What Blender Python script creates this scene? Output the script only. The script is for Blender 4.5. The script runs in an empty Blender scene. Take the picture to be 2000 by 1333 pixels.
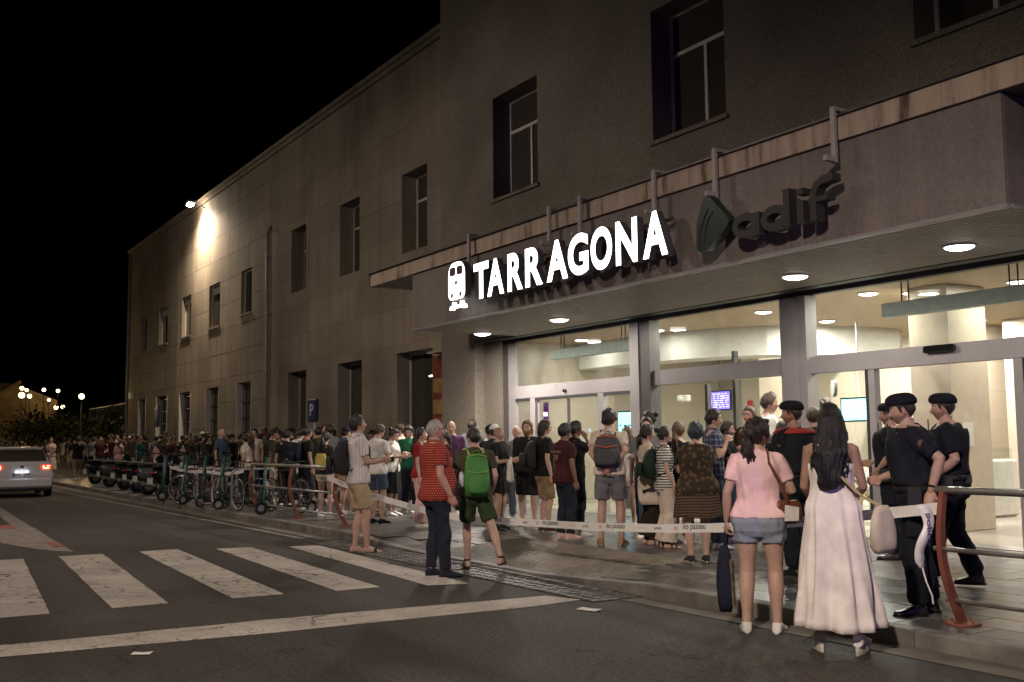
import bpy, bmesh, math, random
import numpy as np
from mathutils import Vector, Matrix, noise as mnoise
sc = bpy.context.scene
C = sc.collection
rad = math.radians
random.seed(7)

# ------------------------------------------------------------------ camera, world, lights, exposure
cam_d = bpy.data.cameras.new('camera'); cam = bpy.data.objects.new('camera', cam_d); C.objects.link(cam)
sc.camera = cam
cam_d.sensor_width = 36.0; cam_d.lens = 36.9; cam_d.clip_end = 1500; cam_d.clip_start = 0.05
_y, _p, _r = rad(58.15), rad(5.43), rad(-0.61)
_fw = Vector((-math.sin(_y)*math.cos(_p), math.cos(_y)*math.cos(_p), math.sin(_p)))
_r0 = Vector((math.cos(_y), math.sin(_y), 0)); _u0 = _r0.cross(_fw)
_rt = math.cos(_r)*_r0 + math.sin(_r)*_u0; _up = -math.sin(_r)*_r0 + math.cos(_r)*_u0
cam.matrix_world = Matrix(((_rt.x, _up.x, -_fw.x, 0), (_rt.y, _up.y, -_fw.y, 0), (_rt.z, _up.z, -_fw.z, 1.5), (0, 0, 0, 1)))

world = bpy.data.worlds.new("World"); sc.world = world; world.use_nodes = True
_nt = world.node_tree; _bg = _nt.nodes['Background']
_sky = _nt.nodes.new('ShaderNodeTexSky'); _sky.sky_type = 'NISHITA'; _sky.sun_disc = False
_sky.sun_elevation = rad(-6); _sky.sun_rotation = rad(200); _sky.air_density = 1.0
_nt.links.new(_sky.outputs[0], _bg.inputs[0]); _bg.inputs[1].default_value = 0.008
sc.view_settings.view_transform = 'Standard'; sc.view_settings.look = 'None'
sc.view_settings.exposure = 0.0; sc.view_settings.gamma = 1.0; sc.view_settings.use_curve_mapping = False
sc.render.engine = 'CYCLES'
cy = sc.cycles
cy.use_denoising = True
try: cy.denoiser = 'OPENIMAGEDENOISE'
except Exception: pass
cy.max_bounces = 6; cy.diffuse_bounces = 3; cy.glossy_bounces = 3; cy.transmission_bounces = 6; cy.transparent_max_bounces = 12
cy.sample_clamp_indirect = 4.0; cy.use_light_tree = True; cy.caustics_reflective = False; cy.caustics_refractive = False

def light(name, kind, loc, power, color, size=0.3, look=None, spot=None, blend=0.6, parent=None, size_y=None):
    d = bpy.data.lights.new(name, kind); d.energy = power; d.color = color
    if kind == 'AREA':
        d.shape = 'DISK' if size_y is None else 'RECTANGLE'; d.size = size
        if size_y: d.size_y = size_y
    else:
        d.shadow_soft_size = size
    if kind == 'SPOT' and spot: d.spot_size = rad(spot); d.spot_blend = blend
    o = bpy.data.objects.new(name, d); C.objects.link(o); o.location = loc
    if look is not None:
        o.rotation_euler = (Vector(look) - Vector(loc)).to_track_quat('-Z', 'Y').to_euler()
    if parent:
        o.parent = parent; o.matrix_parent_inverse = parent_inv(parent)
    return o

# ------------------------------------------------------------------ materials
MATS = {}
def mat(name, col, rough=0.6, metal=0.0, emit=None, estr=0.0, noise=0.12, nscale=8.0, bump=0.0, bscale=60.0, spec=0.5, stretch=None, extra=None):
    if name in MATS: return MATS[name]
    m = bpy.data.materials.new(name); m.use_nodes = True; MATS[name] = m
    nt = m.node_tree; N = nt.nodes; L = nt.links; b = N['Principled BSDF']
    b.inputs['Roughness'].default_value = rough; b.inputs['Metallic'].default_value = metal
    b.inputs['Specular IOR Level'].default_value = spec
    tc = N.new('ShaderNodeTexCoord'); mp = N.new('ShaderNodeMapping'); L.new(tc.outputs['Object'], mp.inputs[0])
    if stretch: mp.inputs['Scale'].default_value = stretch
    m['map'] = mp.name
    if noise > 0:
        nz = N.new('ShaderNodeTexNoise'); nz.inputs['Scale'].default_value = nscale; nz.inputs['Detail'].default_value = 6
        L.new(mp.outputs[0], nz.inputs['Vector'])
        mr = N.new('ShaderNodeMapRange'); mr.inputs['From Min'].default_value = 0.3; mr.inputs['From Max'].default_value = 0.7
        mr.inputs['To Min'].default_value = 1-noise; mr.inputs['To Max'].default_value = 1+noise
        L.new(nz.outputs['Fac'], mr.inputs['Value'])
        mx = N.new('ShaderNodeVectorMath'); mx.operation = 'SCALE'; mx.inputs[0].default_value = col[:3]
        L.new(mr.outputs[0], mx.inputs['Scale']); L.new(mx.outputs[0], b.inputs['Base Color'])
    else:
        b.inputs['Base Color'].default_value = (*col[:3], 1)
    if bump > 0:
        nb = N.new('ShaderNodeTexNoise'); nb.inputs['Scale'].default_value = bscale; nb.inputs['Detail'].default_value = 5
        L.new(mp.outputs[0], nb.inputs['Vector'])
        bp = N.new('ShaderNodeBump'); bp.inputs['Strength'].default_value = bump; bp.inputs['Distance'].default_value = 0.01
        L.new(nb.outputs['Fac'], bp.inputs['Height']); L.new(bp.outputs[0], b.inputs['Normal'])
    if emit:
        b.inputs['Emission Color'].default_value = (*emit, 1); b.inputs['Emission Strength'].default_value = estr
    if extra: extra(m, nt, N, L, b, mp)
    return m

def glass_mat(name, tint=(0.96, 0.98, 0.98), base=0.04, dirt_glare=0.04):
    if name in MATS: return MATS[name]
    m = bpy.data.materials.new(name); m.use_nodes = True; MATS[name] = m
    nt = m.node_tree; N = nt.nodes; L = nt.links; N.remove(N['Principled BSDF']); out = N['Material Output']
    tr = N.new('ShaderNodeBsdfTransparent'); tr.inputs[0].default_value = (*tint, 1)
    gl = N.new('ShaderNodeBsdfGlossy'); gl.inputs['Roughness'].default_value = 0.03
    df = N.new('ShaderNodeBsdfDiffuse'); df.inputs[0].default_value = (0.5, 0.5, 0.48, 1)
    fr = N.new('ShaderNodeFresnel'); fr.inputs[0].default_value = 1.45
    ge = N.new('ShaderNodeNewGeometry'); iv = N.new('ShaderNodeMath'); iv.operation = 'SUBTRACT'; iv.inputs[0].default_value = 1.0; L.new(ge.outputs['Backfacing'], iv.inputs[1])
    fm = N.new('ShaderNodeMath'); fm.operation = 'MULTIPLY'; L.new(fr.outputs[0], fm.inputs[0]); L.new(iv.outputs[0], fm.inputs[1])
    mx = N.new('ShaderNodeMixShader'); L.new(fm.outputs[0], mx.inputs[0]); L.new(tr.outputs[0], mx.inputs[1]); L.new(gl.outputs[0], mx.inputs[2])
    tc = N.new('ShaderNodeTexCoord'); nz = N.new('ShaderNodeTexNoise'); nz.inputs['Scale'].default_value = 2.2; nz.inputs['Detail'].default_value = 8
    L.new(tc.outputs['Object'], nz.inputs['Vector'])
    mr = N.new('ShaderNodeMapRange'); mr.inputs['From Min'].default_value = 0.4; mr.inputs['From Max'].default_value = 0.75; mr.inputs['To Max'].default_value = dirt_glare
    L.new(nz.outputs['Fac'], mr.inputs['Value'])
    m2 = N.new('ShaderNodeMixShader'); L.new(mr.outputs[0], m2.inputs[0]); L.new(mx.outputs[0], m2.inputs[1]); L.new(df.outputs[0], m2.inputs[2])
    L.new(m2.outputs[0], out.inputs[0])
    return m

def emis(name, col, s):
    if name in MATS: return MATS[name]
    m = bpy.data.materials.new(name); m.use_nodes = True; MATS[name] = m
    N = m.node_tree.nodes; b = N['Principled BSDF']; b.inputs['Base Color'].default_value = (*[min(.8, c) for c in col], 1)
    b.inputs['Emission Color'].default_value = (*col, 1); b.inputs['Emission Strength'].default_value = s
    return m

# ------------------------------------------------------------------ mesh builder
class G:
    def __init__(s): s.v = []; s.f = []; s.n = 0; s.mi = []; s.c = []
    def add(s, v, f, mi=0, col=None):
        v = np.asarray(v, float).reshape(-1, 3); s.v.append(v); k = s.n
        s.f += [tuple(int(i)+k for i in q) for q in f]; s.mi += [mi]*len(f); s.n += len(v)
        s.c.append(np.tile(col if col is not None else (1, 1, 1), (len(v), 1)) if np.ndim(col) < 2 else np.asarray(col))
        return s
    def box(s, c, d, mi=0, rz=0, M=None, bev=0.0):
        x, y, z = d[0]/2, d[1]/2, d[2]/2
        if bev > 0:
            b = min(bev, x*.8, y*.8, z*.8)
            vs = []
            for (zz, e) in ((-z, b), (-z+b, 0), (z-b, 0), (z, b)):
                for (sx, sy) in ((-1, -1), (1, -1), (1, 1), (-1, 1)): vs.append((sx*(x-e), sy*(y-e), zz))
            fs = [(3, 2, 1, 0), (12, 13, 14, 15)]
            for r in range(3):
                for i in range(4): fs.append((r*4+i, r*4+(i+1) % 4, r*4+4+(i+1) % 4, r*4+4+i))
            v = np.array(vs)
        else:
            v = np.array([(a, b_, e) for e in (-z, z) for (a, b_) in ((-x, -y), (x, -y), (x, y), (-x, y))])
            fs = [(3, 2, 1, 0), (4, 5, 6, 7), (0, 1, 5, 4), (1, 2, 6, 5), (2, 3, 7, 6), (3, 0, 4, 7)]
        if rz: cs, sn = math.cos(rz), math.sin(rz); v = np.c_[v[:, 0]*cs-v[:, 1]*sn, v[:, 0]*sn+v[:, 1]*cs, v[:, 2]]
        if M is not None: v = v @ np.asarray(M).T
        return s.add(v+np.asarray(c), fs, mi)
    def bb(s, x0, x1, y0, y1, z0, z1, mi=0, bev=0.0):
        return s.box(((x0+x1)/2, (y0+y1)/2, (z0+z1)/2), (abs(x1-x0), abs(y1-y0), abs(z1-z0)), mi, bev=bev)
    def rings(s, R, mi=0, caps=True, closed=False, col=None):
        R = np.asarray(R, float); m, n = R.shape[:2]; f = []
        for i in range(m-1 + (1 if closed else 0)):
            for j in range(n):
                a, b = i*n+j, i*n+(j+1) % n; i2 = (i+1) % m; c, d = i2*n+(j+1) % n, i2*n+j
                f.append((a, b, c, d))
        if caps and not closed: f.append(tuple(range(n-1, -1, -1))); f.append(tuple((m-1)*n+j for j in range(n)))
        return s.add(R.reshape(-1, 3), f, mi, col)
    def tube(s, pts, r, n=10, mi=0, closed=False, flat=1.0, up=None, round_ends=False, col=None):
        P = np.asarray(pts, float); m = len(P)
        r = np.full(m, r) if np.isscalar(r) else np.asarray(r, float)
        if round_ends and not closed:
            d0 = P[0]-P[1]; d0 /= np.linalg.norm(d0)+1e-9; d1 = P[-1]-P[-2]; d1 /= np.linalg.norm(d1)+1e-9
            P = np.vstack([P[0]+d0*r[0]*.9, P[0]+d0*r[0]*.6, P, P[-1]+d1*r[-1]*.6, P[-1]+d1*r[-1]*.9]); r = np.r_[r[0]*.4, r[0]*.8, r, r[-1]*.8, r[-1]*.4]; m = len(P)
        T = np.zeros_like(P)
        if closed: T = np.roll(P, -1, 0)-np.roll(P, 1, 0)
        else: T[1:-1] = P[2:]-P[:-2]; T[0] = P[1]-P[0]; T[-1] = P[-1]-P[-2]
        T /= np.linalg.norm(T, axis=1)[:, None]+1e-12
        u = np.array(up if up is not None else ((0, 0, 1) if abs(T[0][2]) < .9 else (0, 1, 0)), float)
        a = np.linspace(0, 2*math.pi, n, endpoint=False); out = []
        for i in range(m):
            x = np.cross(u, T[i]); x /= np.linalg.norm(x)+1e-12; y = np.cross(T[i], x)
            if up is None: u = y
            out.append(P[i]+r[i]*(np.cos(a)[:, None]*x+np.sin(a)[:, None]*y*flat))
        return s.rings(out, mi, True, closed, col)
    def cyl(s, p0, p1, r, n=12, mi=0, r1=None): return s.tube([p0, p1], [r, r if r1 is None else r1], n, mi)
    def ball(s, c, r, n=12, m=8, mi=0, col=None, M=None):
        r = np.array([r, r, r]) if np.isscalar(r) else np.array(r)
        R = []
        for i in range(1, m):
            t = math.pi*i/m-math.pi/2; a = np.linspace(0, 2*math.pi, n, endpoint=False)
            R.append(np.c_[np.cos(a)*math.cos(t), np.sin(a)*math.cos(t), np.full(n, math.sin(t))])
        R = np.array(R)*r
        if M is not None: R = R @ np.asarray(M).T
        return s.rings(R+np.asarray(c), mi, True, False, col)
    def disc(s, c, r, n=24, mi=0, nrm=(0, 0, 1)):
        M = Vector(nrm).to_track_quat('Z', 'Y').to_matrix()
        v = [Vector(c)+M @ Vector((r*math.cos(t), r*math.sin(t), 0)) for t in np.linspace(0, 2*math.pi, n, endpoint=False)]
        return s.add([tuple(p) for p in v], [tuple(range(n))], mi)
    def prism(s, poly, axis, a0, a1, mi=0):
        """poly of 2D points extruded on axis ('x','y','z') from a0 to a1; poly CCW"""
        n = len(poly)
        def mk(a): return [{'x': (a, p[0], p[1]), 'y': (p[0], a, p[1]), 'z': (p[0], p[1], a)}[axis] for p in poly]
        f = [tuple(range(n-1, -1, -1)), tuple(range(n, 2*n))]+[(i, (i+1) % n, n+(i+1) % n, n+i) for i in range(n)]
        return s.add(mk(a0)+mk(a1), f, mi)
    def mesh(s, name, smooth=False, fix=False):
        me = bpy.data.meshes.new(name); V = np.vstack(s.v)
        me.from_pydata(V.tolist(), [], s.f)
        if len(set(s.mi)) > 1: me.polygons.foreach_set('material_index', s.mi)
        if any(np.ptp(c) > 0 or c[0][0] != 1 for c in s.c if len(c)):
            at = me.color_attributes.new('col', 'FLOAT_COLOR', 'POINT'); cc = np.vstack(s.c); at.data.foreach_set('color', np.c_[cc, np.ones(len(cc))].ravel())
        if fix:
            bm = bmesh.new(); bm.from_mesh(me); bmesh.ops.recalc_face_normals(bm, faces=bm.faces); bm.to_mesh(me); bm.free()
        if smooth: me.polygons.foreach_set('use_smooth', [True]*len(me.polygons))
        me.update(); return me

def setp(o, label=None, cat=None, group=None, kind=None):
    if label: o['label'] = label
    if cat: o['category'] = cat
    if group: o['group'] = group
    if kind: o['kind'] = kind
    return o
def link(name, me, mats=None, parent=None, loc=None, rz=None, local=False):
    o = bpy.data.objects.new(name, me); C.objects.link(o)
    if mats is not None and not len(me.materials):
        for m in (mats if isinstance(mats, (list, tuple)) else [mats]): me.materials.append(m)
    if loc is not None: o.location = loc
    if rz is not None: o.rotation_euler = (0, 0, rz)
    if parent is not None:
        o.parent = parent
        if not local: o.matrix_parent_inverse = parent_inv(parent)
    return o
def parent_inv(p):
    M = Matrix.LocRotScale(p.location, p.rotation_euler, p.scale)
    q = p
    while q.parent is not None:
        M = Matrix.LocRotScale(q.parent.location, q.parent.rotation_euler, q.parent.scale) @ q.matrix_parent_inverse @ M if False else M
        q = q.parent
    return M.inverted()
def obj(name, g, mats, parent=None, smooth=False, local=False, **k):
    return link(name, g.mesh(name, smooth), mats, parent, local=local, **k)
def empty(name, loc, rz=0, label=None, cat=None, group=None):
    o = bpy.data.objects.new(name, None); C.objects.link(o); o.location = loc; o.rotation_euler = (0, 0, rz); o.empty_display_size = .2
    return setp(o, label, cat, group)
def kids(o): return [c for c in bpy.data.objects if c.parent is o]
KC = {}
def copy_tree(o, parent=None):
    c = o.copy(); C.objects.link(c)
    if parent is not None: c.parent = parent
    if o not in KC: KC[o] = [x for x in C.objects if x.parent is o]
    for ch in KC[o]: copy_tree(ch, c)
    return c
def remesh(g, voxel, smooth_it=2, decim=None):
    me = g.mesh('tmp', fix=True) if isinstance(g, G) else g
    o = bpy.data.objects.new('tmp', me); C.objects.link(o)
    r = o.modifiers.new('r', 'REMESH'); r.mode = 'VOXEL'; r.voxel_size = voxel
    if smooth_it:
        s_ = o.modifiers.new('s', 'SMOOTH'); s_.factor = .5; s_.iterations = smooth_it
    if decim:
        d = o.modifiers.new('d', 'DECIMATE'); d.ratio = decim
    dg = bpy.context.evaluated_depsgraph_get(); dg.update()
    m2 = bpy.data.meshes.new_from_object(o.evaluated_get(dg))
    bpy.data.objects.remove(o); bpy.data.meshes.remove(me)
    return m2
# ------------------------------------------------------------------ people
def skin_extra(m, nt, N, L, b, mp):
    a = N.new('ShaderNodeVertexColor'); a.layer_name = 'col'
    nz = N.new('ShaderNodeTexNoise'); nz.inputs['Scale'].default_value = 12; L.new(mp.outputs[0], nz.inputs['Vector'])
    mr = N.new('ShaderNodeMapRange'); mr.inputs['To Min'].default_value = .82; mr.inputs['To Max'].default_value = 1.18; L.new(nz.outputs['Fac'], mr.inputs['Value'])
    vm = N.new('ShaderNodeVectorMath'); vm.operation = 'SCALE'; L.new(a.outputs[0], vm.inputs[0]); L.new(mr.outputs[0], vm.inputs['Scale'])
    L.new(vm.outputs[0], b.inputs['Base Color'])
    b.inputs['Subsurface Weight'].default_value = 0.0
SKIN = mat('skin', (.5, .3, .22), rough=.5, noise=0, bump=.15, bscale=90, spec=.35, extra=skin_extra)
SK = dict(fair=(.50, .325, .255), tan=(.36, .215, .155), brown=(.22, .125, .085), red=(.50, .29, .235))
def hair_mat(c):
    return mat('hair_%02d%02d%02d' % tuple(int(x*99) for x in c), c, rough=.38, noise=.7, nscale=14, stretch=(9, 9, .8), bump=1.0, bscale=26, spec=.6)
HAIR = dict(black=(.008, .007, .006), dark=(.018, .011, .008), brown=(.05, .028, .015), lbrown=(.11, .065, .035), blond=(.30, .19, .09), grey=(.38, .36, .33), ginger=(.17, .075, .03), green=(.02, .05, .05))
def smooth01(t): t = np.clip(t, 0, 1); return t*t*(3-2*t)

def head_grid(nu, nv):
    t = np.linspace(-1, 1, nu, endpoint=False)
    lon = np.sign(t)*np.abs(t)**1.35*math.pi
    lat = np.linspace(-1, 1, nv)*math.pi/2*.985
    return np.meshgrid(lon, lat)
def head_shape(lon, lat, face=True, fem=False, heavy=0.0):
    x = np.sin(lon)*np.cos(lat); y = np.cos(lon)*np.cos(lat); z = np.sin(lat)
    s = np.clip(-z, 0, 1); fr = np.clip(y, 0, 1)
    X = x*.076*(1+.03*np.clip(z, 0, 1)); Y = np.where(y > 0, y*.090, y*.104); Z = z*.118
    X = X*(1-(.30-.15*heavy+(.05 if fem else 0))*s**1.6); Y = np.where(y < 0, Y*(1-.50*s**1.2), Y*(1-.02*s))
    Z = np.where((y < 0) & (z < 0), Z*(1-.25*(-y)), Z)
    Y = Y+.008*fr*np.exp(-((Z+.100)/.018)**2)      # chin
    if face:
        g = lambda cx, cz, wx, wz: np.exp(-((X-cx)/wx)**2-((Z-cz)/wz)**2)*(y > 0)
        nose = np.where(Z > -.036, smooth01((.022-Z)/.058), smooth01((Z+.054)/.018))
        Y = Y+(y > 0)*nose*(.0175*np.exp(-(X/.0095)**2)+.008*np.exp(-(X/.019)**2)*smooth01((-.012-Z)/.02))
        Y = Y-.013*(g(.031, .008, .018, .013)+g(-.031, .008, .018, .013))
        Y = Y+.005*(g(.028, .031, .025, .008)+g(-.028, .031, .025, .008))
        Y = Y+.004*(g(.042, -.022, .02, .02)+g(-.042, -.022, .02, .02))
        Y = Y+.0055*(g(0, -.064, .020, .0045)+g(0, -.075, .017, .005))-.005*g(0, -.0695, .022, .0025)-.003*g(0, -.086, .02, .006)
    return X, Y, Z
def head_part(g, Mx, off, skin, hi, p):
    """Mx 3x3 rotation, off head centre"""
    nu, nv = (60, 46) if hi else (26, 20)
    lon, lat = head_grid(nu, nv)
    X, Y, Z = head_shape(lon, lat, True, p['fem'], p.get('heavy', 0))
    V = np.stack([X, Y, Z], -1)
    col = np.tile(np.array(skin), (nv, nu, 1)).astype(float)
    fr = (np.cos(lon) > .2)
    lip = np.exp(-(X/.021)**4-((Z+.0695)/.010)**4)*fr; col = col*(1-lip[..., None]*.55*np.array([.35, .75, .7]))
    ck = (np.exp(-((np.abs(X)-.045)/.02)**2-((Z+.02)/.025)**2)+np.exp(-(X/.014)**2-((Z+.035)/.014)**2))*fr; col *= 1-ck[..., None]*np.array([-.06, .1, .1])
    hc = np.array(HAIR[p['hair'] if p['hair'] != 'grey' else 'lbrown'])
    br = np.exp(-((np.abs(X)-.030)/.017)**4-((Z-.0295-.03*np.abs(np.abs(X)-.035))/.0038)**2)*fr*(.8 if not p['fem'] else .65); col = col*(1-br[..., None])+hc*br[..., None]
    sock = np.exp(-((np.abs(X)-.031)/.016)**4-((Z-.009)/.0065)**4)*fr; col = col*(1-sock[..., None]*.45)
    st = p.get('stubble', 0)
    if st:
        m = smooth01((-.028-Z)/.02)*(np.cos(lon) > -.15)*(1-np.exp(-(X/.02)**4-((Z+.0695)/.007)**4)); m = m*(1-.8*np.exp(-((np.abs(X)-.035)/.015)**2-((Z+.035)/.015)**2))
        col = col*(1-st*m[..., None])+hc*1.6*st*m[..., None]
    if p.get('buzz'):
        m = smooth01((Z-hairline(lon))/.012)*p['buzz']; col = col*(1-m[..., None])+hc*m[..., None]
    T = lambda P: P @ Mx.T*p['hs']+off
    g.rings(T(V), 0, True, False, col.reshape(-1, 3))
    if hi:
        for sx in (-1, 1):
            n, m_ = 12, 9; gg = G(); gg.ball((0, 0, 0), .0125, n, m_)
            v = gg.v[0]; d = v/.0125; c = np.where((d[:, 1] > .86)[:, None], np.array([[.02, .012, .01]]), np.array([[.55, .5, .48]])); c = np.where(((d[:, 2] > .45) | (d[:, 2] < -.5))[:, None], np.array([skin])*.7, c)
            g.add(T(v+np.array([sx*.0305, .0700, .0085])), gg.f, 0, c)
    for sx in (-1, 1):
        E_ = Matrix.Rotation(rad(-sx*18), 3, 'Z') @ Matrix.Rotation(rad(-10), 3, 'X')
        gg = G(); gg.ball((0, 0, 0), (.010, .018, .032), 10, 8); v = gg.v[0].copy()
        v[:, 0] -= .004*np.exp(-(v[:, 1]/.008)**2-(v[:, 2]/.016)**2)*np.sign(v[:, 0])
        v = v @ np.array(E_).T+np.array([sx*.077, -.006, -.006])
        g.add(T(v), gg.f, 0, np.tile(np.array(skin)*np.array([.95, .82, .82]), (len(v), 1)))
def hairline(lon, hi=.070, side=.035, ear=-.015, back=-.075):
    a = np.abs(lon)
    return np.interp(a, [0, .5, 1.0, 1.32, 1.45, 1.75, 2.1, math.pi], [hi, hi-.004, side, ear, ear-.012, ear+.012, back+.02, back])
def hair_part(p, Mx, off, hi):
    st = p['style']
    g = G(); T = lambda P: P @ Mx.T*p['hs']+off
    if st not in ('none',):
        nu, nv = (72, 44) if hi else (30, 20)
        t = np.linspace(-1, 1, nu, endpoint=False)*math.pi
        lon, lat = np.meshgrid(t, np.linspace(-.95, .985, nv)*math.pi/2)
        X, Y, Z = head_shape(lon, lat, False, p['fem']); V = np.stack([X, Y, Z], -1)
        thick = min(p.get('thick', .016), .010) if p.get('hat') else p.get('thick', .016)
        hl = hairline(lon, *(p.get('hl') or (.066, .034, -.018, -.075)))
        if st in ('long', 'pony', 'bun', 'lowpony', 'longmale'): hl = hairline(lon, .064, .03, -.03, -.105)
        d = V/np.linalg.norm(V, axis=-1, keepdims=True)
        seed = hash(p['name']) % 97 if False else p.get('seed', 3)
        nz = np.array([[mnoise.fractal(Vector((q[0]*34+seed, q[1]*34, q[2]*18)), 1, 2, 3) for q in r] for r in V])
        curly = p.get('curly', 0)
        th = thick*(1+.35*np.clip(Z/.118, -.5, 1)+(.7 if curly else .40)*nz)
        if p.get('quiff'): th = th+p['quiff']*np.exp(-((lon)/.9)**2)*smooth01((Z-.06)/.04)
        if p.get('bald'): hl = np.where(np.abs(lon) < 2.2, .2, hl); hl = np.where(Z > .05, .3, hl)
        k = smooth01((Z-hl+.004*nz)/.014)
        o = -.008+(th+.008)*k
        V = V+d*o[..., None]
        g.rings(T(V))
    rg = lambda P, r, flat=1, n=14, amp=.25, seed=0: rope(g, T(np.array(P)), np.array(r)*p['hs'], n, flat, amp, seed)
    if st == 'long':
        L_ = p.get('len', .42); P = [(0, -.03, .06), (0, -.088, .03), (0, -.104, -.06), (0, -.11, -.15), (0, -.135, -.24)]; R = [.05, .078, .088, .098, .105]
        zz = -.24
        while zz > -L_: zz -= .07; P.append((0, -.15, zz)); R.append(.105 if zz > -L_*.7 else .085)
        P.append((0.01, -.15, zz-.05)); R.append(.03)
        g2 = G(); rope(g2, np.array(P), np.array(R), 48 if hi else 16, .46, .30 if curly else .16, 5)
        v = g2.v[0]; Mb = p['torsoM']; vv = v*p['hs']; 
        w = smooth01((-.08-v[:, 2])/.12)[:, None]
        a = vv @ Mx.T; b = vv @ Mb.T
        g.add(a*(1-w)+b*w+off, g2.f)
        if hi:
            rs = random.Random(p.get('seed', 3))
            for k in range(34):
                an_ = rs.uniform(-1.25, 1.25); le = L_*rs.uniform(.72, 1.12); x0 = .085*math.sin(an_); y0 = -.095*math.cos(an_)*.75-.02; P2 = []; ph = rs.uniform(0, 6); wv = .016 if curly else .006
                for j in range(10):
                    t = j/9; z_ = .04-t*(le+.04); sp_ = 1+.55*t; P2.append((x0*sp_+wv*math.sin(ph+j*1.5)*t*1.6, (y0-.035*math.sin(min(1, t*1.6)*1.57))*(1+.12*t)+wv*math.cos(ph+j*1.3)*t, z_))
                g3 = G(); g3.tube(np.array(P2)*p['hs'], np.interp(np.linspace(0, 1, 10), [0, .3, .8, 1], [.012, .020, .016, .003]), 7, flat=.8, up=(0, 1, 0)); v = g3.v[0]
                w = smooth01((-.08-v[:, 2])/.12)[:, None]; g.add((v @ Mx.T)*(1-w)+(v @ Mb.T)*w+off, g3.f)
    if st == 'longmale':
        rg([(0, -.02, .05), (0, -.055, 0), (0, -.065, -.06), (0, -.06, -.12), (0, -.05, -.15)], [.06, .085, .088, .075, .05], .7, 30 if hi else 14, .12)
    if st in ('pony', 'lowpony'):
        z0 = -.02 if st == 'lowpony' else .03
        P = [(0, -.09, z0), (0, -.125, z0-.005), (0.01, -.14, z0-.06), (0.015, -.14, z0-.14), (.01, -.13, z0-.2), (0, -.125, z0-.24)]
        if p.get('ponylen'): P = [(a, b, z0+(c-z0)*p['ponylen']) for a, b, c in P]
        rg(P, [.022, .026, .045, .05, .038, .01], .8, 18, .3)
        if hi:
            rs = random.Random(p.get('seed', 3)+1); Pm = np.array(P)
            for k in range(16):
                an_ = rs.uniform(0, 6.28); P2 = Pm.copy(); n_ = len(Pm)
                for j in range(2, n_): P2[j] += np.array([math.cos(an_)*.045, math.sin(an_)*.030, -rs.uniform(0, .02)*j])*(.5+.2*j)*rs.uniform(.6, 1.1)
                rg(P2, [.012, .014, .017, .018, .013, .003], .8, 7, .3)
    if st == 'bun': g2 = G(); rg([(0, -.09, .06), (0, -.112, .075), (0, -.135, .085), (0, -.152, .09)], [.026, .040, .040, .018], 1, 16, .25)
    if p.get('beard'):
        nu, nv = (44, 16) if hi else (20, 10); lon, lat = np.meshgrid(np.linspace(-1.75, 1.75, nu), np.linspace(-1.45, -.22, nv))
        X, Y, Z = head_shape(lon, lat, False); V = np.stack([X, Y, Z], -1); d = V/np.linalg.norm(V, axis=-1, keepdims=True)
        m = smooth01((-.030-Z-.02*np.cos(lon*2)*(np.abs(lon) < .8)+.015*(np.abs(lon) > .9))/.02)*smooth01((1.75-np.abs(lon))/.3)*(1-np.exp(-(X/.02)**4-((Z+.068)/.008)**4))
        nz = np.array([[mnoise.noise(Vector((q[0]*90, q[1]*90, q[2]*40))) for q in r] for r in V])
        V = V+d*((-.01+m*(.022+.006*nz)))[..., None]; V[..., 2] -= (m*p['beard']*np.clip(-Z/.118, 0, 1)**3)
        f = []
        for i in range(nv-1):
            for j in range(nu-1): f.append((i*nu+j, i*nu+j+1, (i+1)*nu+j+1, (i+1)*nu+j))
        g.add(T(V).reshape(-1, 3), f)
    return g
def rope(g, P, R, n, flat, amp, seed):
    P = P.astype(float)
    m = 4*(len(P)-1)+1; t = np.linspace(0, len(P)-1, m); idx = np.arange(len(P))
    Q = np.stack([np.interp(t, idx, P[:, k]) for k in range(3)], -1); r = np.interp(t, idx, R)
    gg = G(); gg.tube(Q, r, n, flat=flat, up=(0, 1, 0)); v = gg.v[0].reshape(m, n, 3); c = v.mean(1, keepdims=True)
    a = np.arange(n)
    w = 1+amp*np.array([[mnoise.noise(Vector((math.cos(2*math.pi*j/n)*4+seed, math.sin(2*math.pi*j/n)*4, i*.16+seed))) for j in a] for i in range(m)])
    g.add((c+(v-c)*w[..., None]).reshape(-1, 3), gg.f)

ZT = [.78, .84, .90, .96, 1.02, 1.08, 1.16, 1.24, 1.32, 1.38, 1.43, 1.465, 1.485]
WM = [.11, .155, .172, .172, .163, .153, .156, .168, .178, .176, .152, .108, .070]
WF = [.12, .165, .185, .182, .160, .135, .135, .146, .154, .156, .146, .10, .06]
DM = [.09, .105, .115, .113, .107, .102, .107, .117, .120, .115, .100, .075, .06]
DF = [.09, .110, .120, .113, .100, .088, .094, .112, .116, .105, .088, .065, .055]
def torso_prof(p, z):
    W = np.interp(z, ZT, WF if p['fem'] else WM)*p['wide']; D = np.interp(z, ZT, DF if p['fem'] else DM)*p['deep']
    oy = np.interp(z, [.78, .9, 1.08, 1.3, 1.45], [-.012, -.012, .004, .0, -.015])
    b = p.get('belly', 0)*np.exp(-((z-1.06)/.13)**2); D = D+b*.5; oy = oy+b*.5; W = W+b*.35
    if p['fem']: bb = .022*np.exp(-((z-1.29)/.05)**2)*p.get('bust', 1); D = D+bb*.5; oy = oy+bb*.5
    return W, D, oy
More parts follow.
